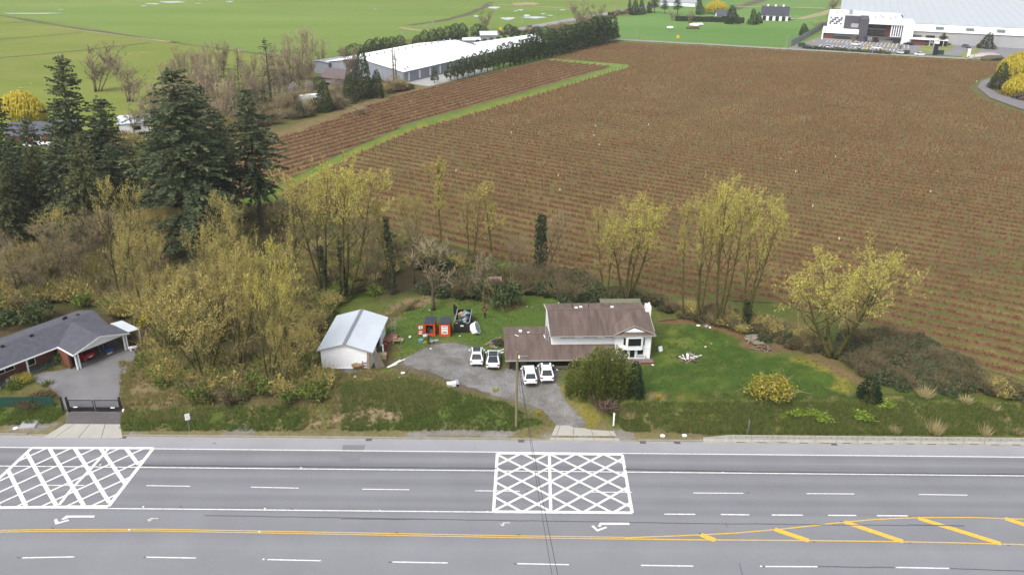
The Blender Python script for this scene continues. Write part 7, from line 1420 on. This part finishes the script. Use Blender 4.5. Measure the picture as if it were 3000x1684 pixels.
for i, (x, y, r_, lb) in enumerate([(1141, 1096, .28, 'cream scrap on the bank grass, left of the white bag'), (1152, 1097, .4, 'white rubbish bag on the bank grass below the slats'), (1169, 1107, .3, 'white scrap on the bank grass, lower right'), (1180, 1094, .5, 'cream foam scraps on the bank grass'), (1040, 1104, .35, 'white scrap on the bank below the metal sheets'), (1085, 1090, .35, 'brown scrap on the soil below the outbuilding'), (2046, 955, .5, 'pile of white and pink bags at the back edge of the lawn'), (2070, 957, .55, 'bluish white bags at the back edge of the lawn'), (2080, 960, .35, 'pink and white bag right of the bluish bags'), (2155, 962, .3, 'pale scrap at the foot of the leaning yellow tree'), (2067, 1017, .32, 'white plate-like scrap on the lawn, nearer the wood heap'), (2084, 1007, .3, 'white plate-like scrap on the lawn, farther from the wood heap'), (1637, 888, .22, 'white scrap on the grass behind the house'), (1558, 901, .22, 'white scrap on the grass behind the house, middle'), (1544, 899, .2, 'pale scrap at the left of the three behind the house'), (1912, 1070, .3, 'grey stone at the corner of the planter'), (1347, 985, .2, 'small white scrap below the trailer'), (1243, 898, .22, 'white scrap near the bare yard tree'), (1258, 909, .18, 'small white scrap at the foot of the bare yard tree'), (1452, 1018, .5, 'white bag beside the planks near the carport'), (1473, 1033, .3, 'white scrap left of the carport edge'), (1632, 1084, .3, 'white scrap on the grass right of the parked suvs'), (1262, 1022, .25, 'white scrap at the edge of the gravel')]): item('scrap', lb, x, y, lump(r_ * .62, r_ * .5, r_ * .22, seed=i), [WHT, CLR, CRM][i % 3 if 'cream' in lb or i % 2 else 0], i, cat='scrap')
t = thing('broken_appliance', 'white box-like appliance with a grey side tipped on the upper bank', 'appliance', G(1328, 1130), R_(15)); MB().box(-.8, .35, -.3, .35, .05, .5).build('casing', WHT, t); MB().prism([(.352, -.3, .05), (.8, -.2, .1), (.7, .2, .45), (.352, .35, .52)], (0, .15, .1)).build('side', CLR, t); MB().box(.3, .7, -.36, -.31, .1, .34).build('opening', DARK, t)
for i, (x, y, L, rz, lb) in enumerate([(1440, 1000, 2.9, .95, 'pale plank in the stack left of the carport, left one'), (1446, 1000, 3.0, .9, 'pale plank in the stack left of the carport, right one'), (1437, 1006, 2.0, .95, 'short grey plank beside the stack left of the carport'), (1452, 1003, 2.4, 1.0, 'tan plank under the stack left of the carport')]): item('plank', lb, x, y, plank(L, .26, .1), WOOD if i != 2 else WOODG, rz, (0, 0), .05 * i, group='planks left of the carport')
item('blue_tarp', 'blue tarp bundle by the planks left of the carport', 1449, 1004, lump(.45, .35, .3, seed=8), BLU, cat='tarp'); item('plywood_piece', 'tan plywood piece lying beside the blue tarp', 1449, 1014, MB().box(-.7, .7, -.5, .5, .02, .1), WOOD, .2, cat='plywood'); shrub('bramg', 'heap of cut green branches against the left carport wall', 1466, 1008, 1.3, .9, 'branch_heap', 'branches'); item('pale_pipe', 'pale pipe lying beside the left carport corner', 1467, 1028, plank(1.2, .12, .12), WHT, .8, cat='pipe')
# items under the carport
def onH(x, y, z=0): c, s = math.cos(HR), math.sin(HR); return hb + Vector((x * c - y * s, x * s + y * c, z))
for i, (x, y, b, m, lb, nm) in enumerate([(2.6, 1.2, MB().box(-.15, .15, -.1, .1, 0, 1.2), BLU, 'blue upright box under the left part of the carport', 'blue_locker'), (1.6, .8, lump(.5, .4, .6, seed=3), mat('green_sack', S(110, 116, 80), var=.2), 'olive sacks under the left end of the carport', 'sacks'), (8.3, .9, MB().box(-.4, .4, -.3, .3, 0, 1.25), mat('deep_blue_bin', S(40, 56, 120), var=.08), 'deep blue bin under the right part of the carport', 'bin'), (9.9, .7, MB().box(-.5, -.42, -.2, .2, 0, 1.1).box(.42, .5, -.2, .2, 0, 1.1).box(-.5, .5, -.2, .2, 1.0, 1.1).box(-.5, .5, -.2, .2, .5, .58), mat('red_frame', S(170, 76, 60), var=.1), 'red metal shelf frame right of the blue bin', 'shelf'), (11.0, .8, MB().box(-.3, .3, -.3, .3, 0, 1.0), mat('teal_box', S(80, 130, 126), var=.1), 'teal box half hidden by the golden cedars', 'box'), (5.0, 1.6, MB().box(-.8, .8, -.3, .3, 0, .9), WOODD, 'dark workbench at the back of the carport', 'workbench'), (3.5, 1.8, lump(.5, .5, .5, seed=5), mat('grey_cover', S(120, 120, 122), var=.1), 'grey covered thing at the back of the carport', 'cover')]):
    tag(b.build(nm, m, None, onH(x, y, .0), HR), lb, nm.replace('_', ' '))
item('low_wall', 'short pale timber edging right of the parked suvs', 1636, 1078, plank(2.6, .2, .3), WOODG, .06, cat='edging')
# clutter under the left carport
for i, (x, y, b, m, lb, nm) in enumerate([(5.3, 1.4, MB().box(-.5, .5, -.35, .35, 0, .5), BLU, 'blue crate in the front right of the left carport', 'blue_crate'), (5.6, 3.2, MB().lump((0, 0, .7), (.55, .4, .6), 2), mat('royal_blue_cover', S(40, 76, 176), var=.1), 'blue covered thing deeper in the left carport', 'blue_cover'), (4.6, 1.6, MB().bar((-.3, 0, 0), (-.3, .3, 1.3), .07, .07).bar((.3, 0, 0), (.3, .3, 1.3), .07, .07).bar((-.3, .1, .5), (.3, .1, .5), .06, .06).bar((-.3, .28, 1.25), (.3, .28, 1.25), .06, .06), WOOD, 'wooden frame standing beside the red car', 'timber_trestle'), (5.1, .7, MB().box(-.35, .35, -.15, .15, 0, .12), WHT, 'white board before the blue crate', 'white_board'), (5.9, 2.6, MB().tube([(0, 0, 1.0), (0, 0, 1.4)], .22, 9), WHT, 'white drum on top of the clutter in the left carport', 'drum'), (8.6, 1.2, MB().lump((0, 0, .4), (.9, .8, .5), 4), WOODD, 'dark heap under the lean-to', 'heap'), (8.4, .8, MB().bar((-.6, 0, .2), (.7, .3, .7), .08, .08), BRK, 'reddish beam under the lean-to', 'beam'), (-6.2, 3.95, MB().tube([(0, 0, .15), (0, 0, .6)], .22, 9), WHT, 'white pot on the porch, right one', 'pot'), (-6.8, 3.9, MB().tube([(0, 0, .15), (0, 0, .55)], .2, 9), CLR, 'grey pot on the porch, left one', 'pot'), (.65, .25, MB().lump((0, 0, .3), (.25, .2, .3), 3), TEA, 'teal bag at the left carport post', 'bag')]):
    tag(b.build(nm, m, None, onL(x, y, .02), LA), lb, nm.replace('_', ' '))
item('white_trough', 'white trough on bricks at the edge of the asphalt drive', 391, 1026, MB().box(-.6, .6, -.2, .2, .35, .55).box(-.4, -.2, -.15, .15, 0, .35).box(.2, .4, -.15, .15, 0, .35), WHT, .3, cat='trough')
# burn pile on the lawn, stone and timber heap, folding sign
rr = random.Random(21)
def heap(prefix, px, py, n, spread, mats, names):
    g = G(px, py)
    for i in range(n):
        a = rr.uniform(0, 6.28); k = rr.random() ** .6 * spread; L = rr.uniform(.5, 1.3); b = plank(L, rr.uniform(.12, .3), .07); j = i % len(mats)
        x, y = g.x + k * math.cos(a), g.y + k * math.sin(a) * .8; o = b.build('board', mats[j], None, (x, y, hz(x, y) + .08 + .35 * (1 - k / spread) * rr.random())); o.rotation_euler = (rr.uniform(-.3, .3), rr.uniform(-.35, .35), rr.uniform(0, 3.14)); tag(o, names[j], 'board', prefix)
heap('boards in the burn pile on the lawn', 2018, 1050, 34, 1.5, [WHT, WOOD, WOODG, WOODD], ['white painted board in the burn pile on the lawn', 'tan board in the burn pile on the lawn', 'grey board in the burn pile on the lawn', 'charred dark board in the burn pile on the lawn'])
heap('broken timbers in the heap at the lawn corner', 2236, 1022, 22, 1.3, [WOODG, WOOD, WOODD], ['grey splintered timber in the heap at the lawn corner', 'tan splintered timber in the heap at the lawn corner', 'dark splintered timber in the heap at the lawn corner'])
for i, (x, y) in enumerate([(2200, 986), (2212, 990), (2206, 1000), (2215, 1004), (2196, 998), (2222, 1012), (2208, 994)]):
    o = MB().box(-.75, .75, -.3, .3, 0, .16).build('stone_slab', mat('stone_slab', S(170, 160, 138), var=.15, scale=2), None, G(x, y) + Vector((0, 0, .1 + .1 * (i % 3)))); o.rotation_euler = (rr.uniform(-.2, .2), rr.uniform(-.2, .2), rr.uniform(.1, .8)); tag(o, 'grey-tan stone slab in the heap at the lawn corner', 'stone slab', 'stone slabs at the lawn corner')
item('propped_timber', 'pale timber propped against the stone slabs at the lawn corner', 2190, 1010, MB().bar((0, 0, 0), (.5, .4, 1.2), .16, .12), WOODG, cat='timber')
t = thing('folding_sign', 'small white folding board standing on the lawn right of the house', 'sign', G(1933, 1027), R_(20)); MB().prism([(-.3, -.3, 0), (.3, -.3, 0), (.28, -.02, .7), (-.28, -.02, .7)], (0, .03, 0)).build('panel', WHT, t); MB().prism([(-.3, .3, 0), (.3, .3, 0), (.28, .02, .7), (-.28, .02, .7)], (0, -.03, 0)).build('panel', CLR, t)
sh = gable_house('wooden_hut', 'tiny hut with a pinkish roof hidden in the bushes behind the yard', G(1452, 845), R_(5), 1.8, 1.6, 1.2, 1.7, WOODD, mat('pink_roof', S(170, 130, 126), var=.1), over=.15)
b = MB().prism([(-.8, 0, .3), (.9, .1, .3), (.9, .3, .3), (-.8, .2, .3)], (0, 0, .12)); item('fallen_limb', 'fallen limb on the litter right of the chimney', 1955, 940, MB().tube([(-1.6, -.2, .05), (0, 0, .2), (1.6, .25, .1)], [.09, .08, .04], 6), BARK, .1, cat='limb')
# ================================================================== FIELD ROWS AND UNDERGROWTH
def bb_mesh(seed, n, w, h=1.25, sp=.55, tw=.035):
    r = random.Random(seed); K = MB()
    for i in range(n):
        a = r.uniform(0, 6.283); k = r.random(); p = Vector((.12 * math.cos(a), .12 * math.sin(a), 0)); q = Vector((w * k * math.cos(a), w * k * math.sin(a), h * r.uniform(.5, 1.1)))
        m = p.lerp(q, .45) + rnd_dir(r) * .08; K.cv = r.random(); u = (q - p).cross(rnd_dir(r)).normalized() * tw
        K.add([p - u, p + u, m + u, m - u], [(0, 1, 2, 3)]); K.cv = r.random()
        K.add([m - u, m + u * 1.6 + rnd_dir(r) * .05, q + rnd_dir(r) * .12, q + rnd_dir(r) * .16], [(0, 1, 2, 3)])
        for _ in range(2):
            f = m.lerp(q, r.random()); d = (rnd_dir(r) * .7 + Vector((0, 0, .6))).normalized() * r.uniform(.2, .42); u2 = d.cross(rnd_dir(r)).normalized() * tw * .9; K.cv = r.random(); K.add([f - u2, f + u2, f + d], [(0, 1, 2)])
    return K.mesh('blueberry_bush', L_BLU)
BBM = [bb_mesh(100 + i, 20, .54, .6, .6, .017) for i in range(4)]; BBF = [bb_mesh(110 + i, 13, .54, .58, .6, .03) for i in range(3)]
def row_points(poly, nrm, dirv, sp, step, seed):
    r = np.random.RandomState(seed); P = np.array([p[:2] for p in poly]); s = P @ np.array(dirv); t = P @ np.array(nrm); o = []
    for k in range(int(math.floor(t.min() / sp)), int(math.ceil(t.max() / sp)) + 1):
        a = np.arange(s.min(), s.max(), step); a = a + r.uniform(-.22, .22, len(a)); b = (k + .0) * sp + r.uniform(-.1, .1, len(a)); ok = r.rand(len(a)) > .05
        o.append(np.stack([a * dirv[0] + b * nrm[0], a * dirv[1] + b * nrm[1]], 1)[ok])
    Q = np.concatenate(o); return Q[inside(poly, Q[:, 0], Q[:, 1])]
# the material's grass lanes are centred half way between the bush rows
QM = row_points(field_main, ROWN, ROWD, ROWS, .85, 1); QL = row_points(field_left, LRN, LRD, LROWS, .85, 2)
d1 = np.hypot(QM[:, 0], QM[:, 1]); rs = np.random.RandomState(7)
def pxy(x, y, z=1.5): return PROJ((x, y, z))
order = np.argsort(d1); near = []
for i in order:
    u, v = pxy(QM[i, 0], QM[i, 1])
    if u < 3005 and u > 1900 and v < 1690: near.append(i)
    if len(near) >= 300: break
nset = set(near)
for i in near:
    x, y = QM[i]; e = obj('blueberry_bush', BBM[i % 4], None, (x, y, hz(x, y) + .05), rs.uniform(0, 6.28)); s = rs.uniform(.8, 1.2); e.scale = (s, s, s); tag(e, 'bare reddish-brown blueberry bush in a grassy row at the near right end of the field', 'blueberry bush', 'blueberry bushes at the near end of the field')
rest = np.array([i for i in range(len(QM)) if i not in nset]); Q = np.concatenate([QM[rest], QL]); dd = np.hypot(Q[:, 0], Q[:, 1])
ix = np.where(dd < 190, rs.randint(0, 4, len(Q)), 4 + rs.randint(0, 3, len(Q))); gz = hgt(Q[:, 0], Q[:, 1]) + .05
big = fbm(Q[:, 0] * .03, Q[:, 1] * .03, 5, 3)
scatter('blueberry_bushes', np.stack([Q[:, 0], Q[:, 1], gz], 1), rs.uniform(0, 6.28, len(Q)), rs.uniform(.75, 1.2, len(Q)) * (.8 + .4 * big) , ix, BBM + BBF)
# trellis posts at the row ends beside the grass strip and white markers in the rows
pm = MB().box(-.06, .06, -.06, .06, 0, 1.7).mesh('row_post', WOODD); rr = random.Random(4)
A, B_ = G(1010, 474, 1.05), G(1836, 201, 1.05); n = int((B_ - A).length / 3.4)
for i in range(n): p = A.lerp(B_, i / n); tag(obj('row_post', pm, None, p + Vector((rr.uniform(-.3, .3), rr.uniform(-.3, .3), 0))), 'dark wooden row-end post beside the grass strip between the fields', 'post', 'row-end posts along the grass strip')
wmk = MB().box(-.08, .08, -.08, .08, .3, .72).mesh('row_marker', WHT)
for i, (x, y) in enumerate([(1505, 370), (1498, 394), (1740, 402), (1755, 430), (1635, 520), (1640, 562), (2585, 513), (2725, 567), (2745, 508), (2286, 471), (2330, 508), (2457, 706), (2654, 806), (2745, 820), (2743, 833), (2716, 950), (2538, 975), (1336, 505), (2380, 610), (2860, 243), (1900, 370), (2447, 465), (1745, 374), (2032, 868), (2156, 240)]): tag(obj('row_marker', wmk, None, G(x, y, 1.2)), 'small white marker standing among the blueberry rows', 'marker', 'white markers among the rows')
# undergrowth masses
def und(name, polys, n, keys, smin, smax, seed):
    r = np.random.RandomState(seed); P = []
    for poly, cnt in zip(polys, n):
        w = [tuple(p[:2]) for p in GP(poly)]; a = np.array(w); k = 0
        while k < cnt:
            X = r.uniform(a[:, 0].min(), a[:, 0].max(), 400); Y = r.uniform(a[:, 1].min(), a[:, 1].max(), 400); ok = inside(w, X, Y); X = X[ok][:cnt - k]; Y = Y[ok][:cnt - k]; P.append(np.stack([X, Y, hgt(X, Y)], 1)); k += len(X)
    P = np.concatenate(P); m = len(P); return scatter(name, P, r.uniform(0, 6.28, m), r.uniform(smin, smax, m), r.randint(0, len(keys), m), [BUSH[k] for k in keys])
und('woodland_undergrowth', [[(-200, 900), (-60, 560), (300, 540), (560, 640), (800, 620), (940, 720), (960, 880), (820, 1000), (700, 960), (460, 960), (330, 860), (150, 860)]], [1700], ['brown', 'olv', 'grey', 'bramg', 'green', 'brown', 'olv', 'bramg', 'ivy'], .6, 1.3, 1)
und('woodland_undergrowth', [[(800, 820), (950, 740), (1040, 760), (1160, 790), (1140, 860), (1060, 872), (980, 900), (930, 900)], [(880, 1000), (960, 905), (930, 990), (920, 1080)], [(880, 700), (1200, 700), (1400, 780), (1390, 800), (1150, 780), (960, 740)]], [150, 50, 150], ['green', 'olv', 'green', 'brown', 'ivy', 'bram'], .5, 1.1, 2)
und('woodland_undergrowth', [[(-60, 930), (-60, 800), (160, 790), (420, 780), (470, 900), (420, 960), (330, 920), (200, 880), (90, 905)], [(470, 1000), (430, 880), (560, 760), (700, 760), (900, 850), (880, 1000), (700, 960)]], [360, 280], ['brown', 'olv', 'bramg', 'olv', 'green', 'bram', 'green'], .7, 1.35, 22)
und('thicket_undergrowth', [[(400, 1060), (450, 980), (640, 1060), (840, 1060), (930, 1100), (1000, 1130), (940, 1170), (760, 1180), (600, 1180), (470, 1130)]], [210], ['green', 'olv', 'green', 'brown', 'green', 'bram'], .5, 1.1, 3)
und('bramble_thicket', [[(1500, 800), (1700, 815), (1760, 850), (1900, 885), (1980, 910), (1985, 925), (1900, 890), (1690, 885), (1560, 870), (1500, 850)], [(1230, 850), (1400, 800), (1480, 800), (1500, 870), (1400, 878), (1260, 868)]], [170, 110], ['bramg', 'ivy', 'bramg', 'dark', 'bram', 'brown'], .6, 1.2, 4)
und('bramble_thicket', [[(2440, 1035), (2500, 985), (2620, 975), (2700, 1000), (2800, 1060), (2870, 1110), (2900, 1150), (2760, 1150), (2600, 1130), (2540, 1110), (2480, 1070)]], [200], ['bramg', 'bram', 'bramg', 'brown', 'bramg'], .55, 1.05, 5)
und('field_edge_scrub', [[(1970, 905), (2060, 900), (2200, 930), (2300, 960), (2430, 1010), (2440, 1040), (2300, 1020), (2200, 985), (2100, 955), (1990, 935)], [(2880, 1120), (3020, 1150), (3020, 1200), (2900, 1160)]], [130, 30], ['bram', 'brown', 'olv', 'bramg', 'bram'], .35, .85, 6)
und('far_scrub', [[(560, 420), (700, 400), (880, 350), (1000, 320), (1130, 262), (1120, 240), (1000, 270), (800, 310), (640, 350), (480, 400)], [(1100, 265), (1140, 280), (1210, 262), (1180, 250)], [(1340, 114), (1540, 104), (1640, 96), (1840, 46), (1880, 38), (1850, 34), (1700, 66), (1560, 92), (1420, 104)], [(180, 420), (420, 400), (480, 440), (300, 470), (160, 470)]], [150, 30, 80, 50], ['brown', 'grey', 'olv', 'red', 'bram'], .9, 1.7, 7)
# grass tufts, leaf litter
TF = [tuft(80 + i, .34, 14, .02, .22) for i in range(3)]
GTM = leafmat('grass_tuft_blades', S(90, 110, 52, .72), S(148, 164, 86, .72), S(118, 138, 68, .72)); GTO = leafmat('grass_tuft_olive', S(140, 138, 84, .7), S(200, 186, 128, .7), S(170, 162, 104, .7))
def grass(name, polys, n, m, smin, smax, seed):
    r = np.random.RandomState(seed); P = []
    for poly, cnt in zip(polys, n):
        w = [tuple(p[:2]) for p in GP(poly)]; a = np.array(w); k = 0
        while k < cnt:
            X = r.uniform(a[:, 0].min(), a[:, 0].max(), 4000); Y = r.uniform(a[:, 1].min(), a[:, 1].max(), 4000); ok = inside(w, X, Y) & (fbm(X * .5, Y * .5, 61, 3) + r.uniform(-.25, .25, len(X)) > .45); X = X[ok][:cnt - k]; Y = Y[ok][:cnt - k]; P.append(np.stack([X, Y, hgt(X, Y)], 1)); k += len(X)
    P = np.concatenate(P); q = len(P); return scatter(name, P, r.uniform(0, 6.28, q), r.uniform(smin, smax, q), r.randint(0, 3, q), [b.mesh('tuft', m) for b in TF])
grass('bank_grass', [[(1760, 1190), (2550, 1176), (3040, 1190), (3040, 1272), (2100, 1272), (1830, 1262)], [(1000, 1125), (1190, 1110), (1340, 1150), (1480, 1180), (1590, 1240), (1500, 1262), (1000, 1262)], [(355, 1195), (700, 1190), (900, 1195), (900, 1262), (360, 1262)], [(-60, 1190), (150, 1190), (190, 1210), (150, 1240), (-60, 1250)]], [9500, 3600, 1800, 800], GTM, .8, 1.8, 11)
grass('dry_grass', [[(1760, 1190), (2550, 1176), (3040, 1190), (3040, 1272), (2100, 1272), (1830, 1262)], [(900, 1100), (1190, 1090), (1340, 1140), (1300, 1200), (1000, 1255), (880, 1262)], [(350, 1060), (560, 1060), (700, 1230), (360, 1240)], [(1500, 870), (1380, 870), (1480, 915), (1560, 905)], [(1100, 940), (1250, 870), (1200, 900), (1120, 960)]], [2600, 1900, 1600, 300, 300], GTO, .9, 1.8, 12)
grass('lawn_grass', [[(1640, 1110), (1905, 1065), (1925, 945), (2060, 955), (2222, 1050), (2400, 1050), (2500, 1120), (2500, 1170), (1850, 1176)], [(1000, 1090), (1130, 890), (1330, 880), (1560, 868), (1640, 900), (1480, 960), (1480, 1060), (1300, 1000), (1180, 1060)]], [1500, 1500], GTM, .35, .75, 13)
# ================================================================== AIR
hm = bpy.data.materials.new('haze_air'); hm.use_nodes = True; hnt = hm.node_tree; hnt.nodes.clear()
pv = hnt.nodes.new('ShaderNodeVolumePrincipled'); pv.inputs['Color'].default_value = (.93, .96, 1, 1); pv.inputs['Density'].default_value = .00011
mo = hnt.nodes.new('ShaderNodeOutputMaterial'); hnt.links.new(pv.outputs[0], mo.inputs['Volume'])
kind(MB().box(-3200, 3200, -400, 3900, -2, 60).build('haze', hm), 'stuff')
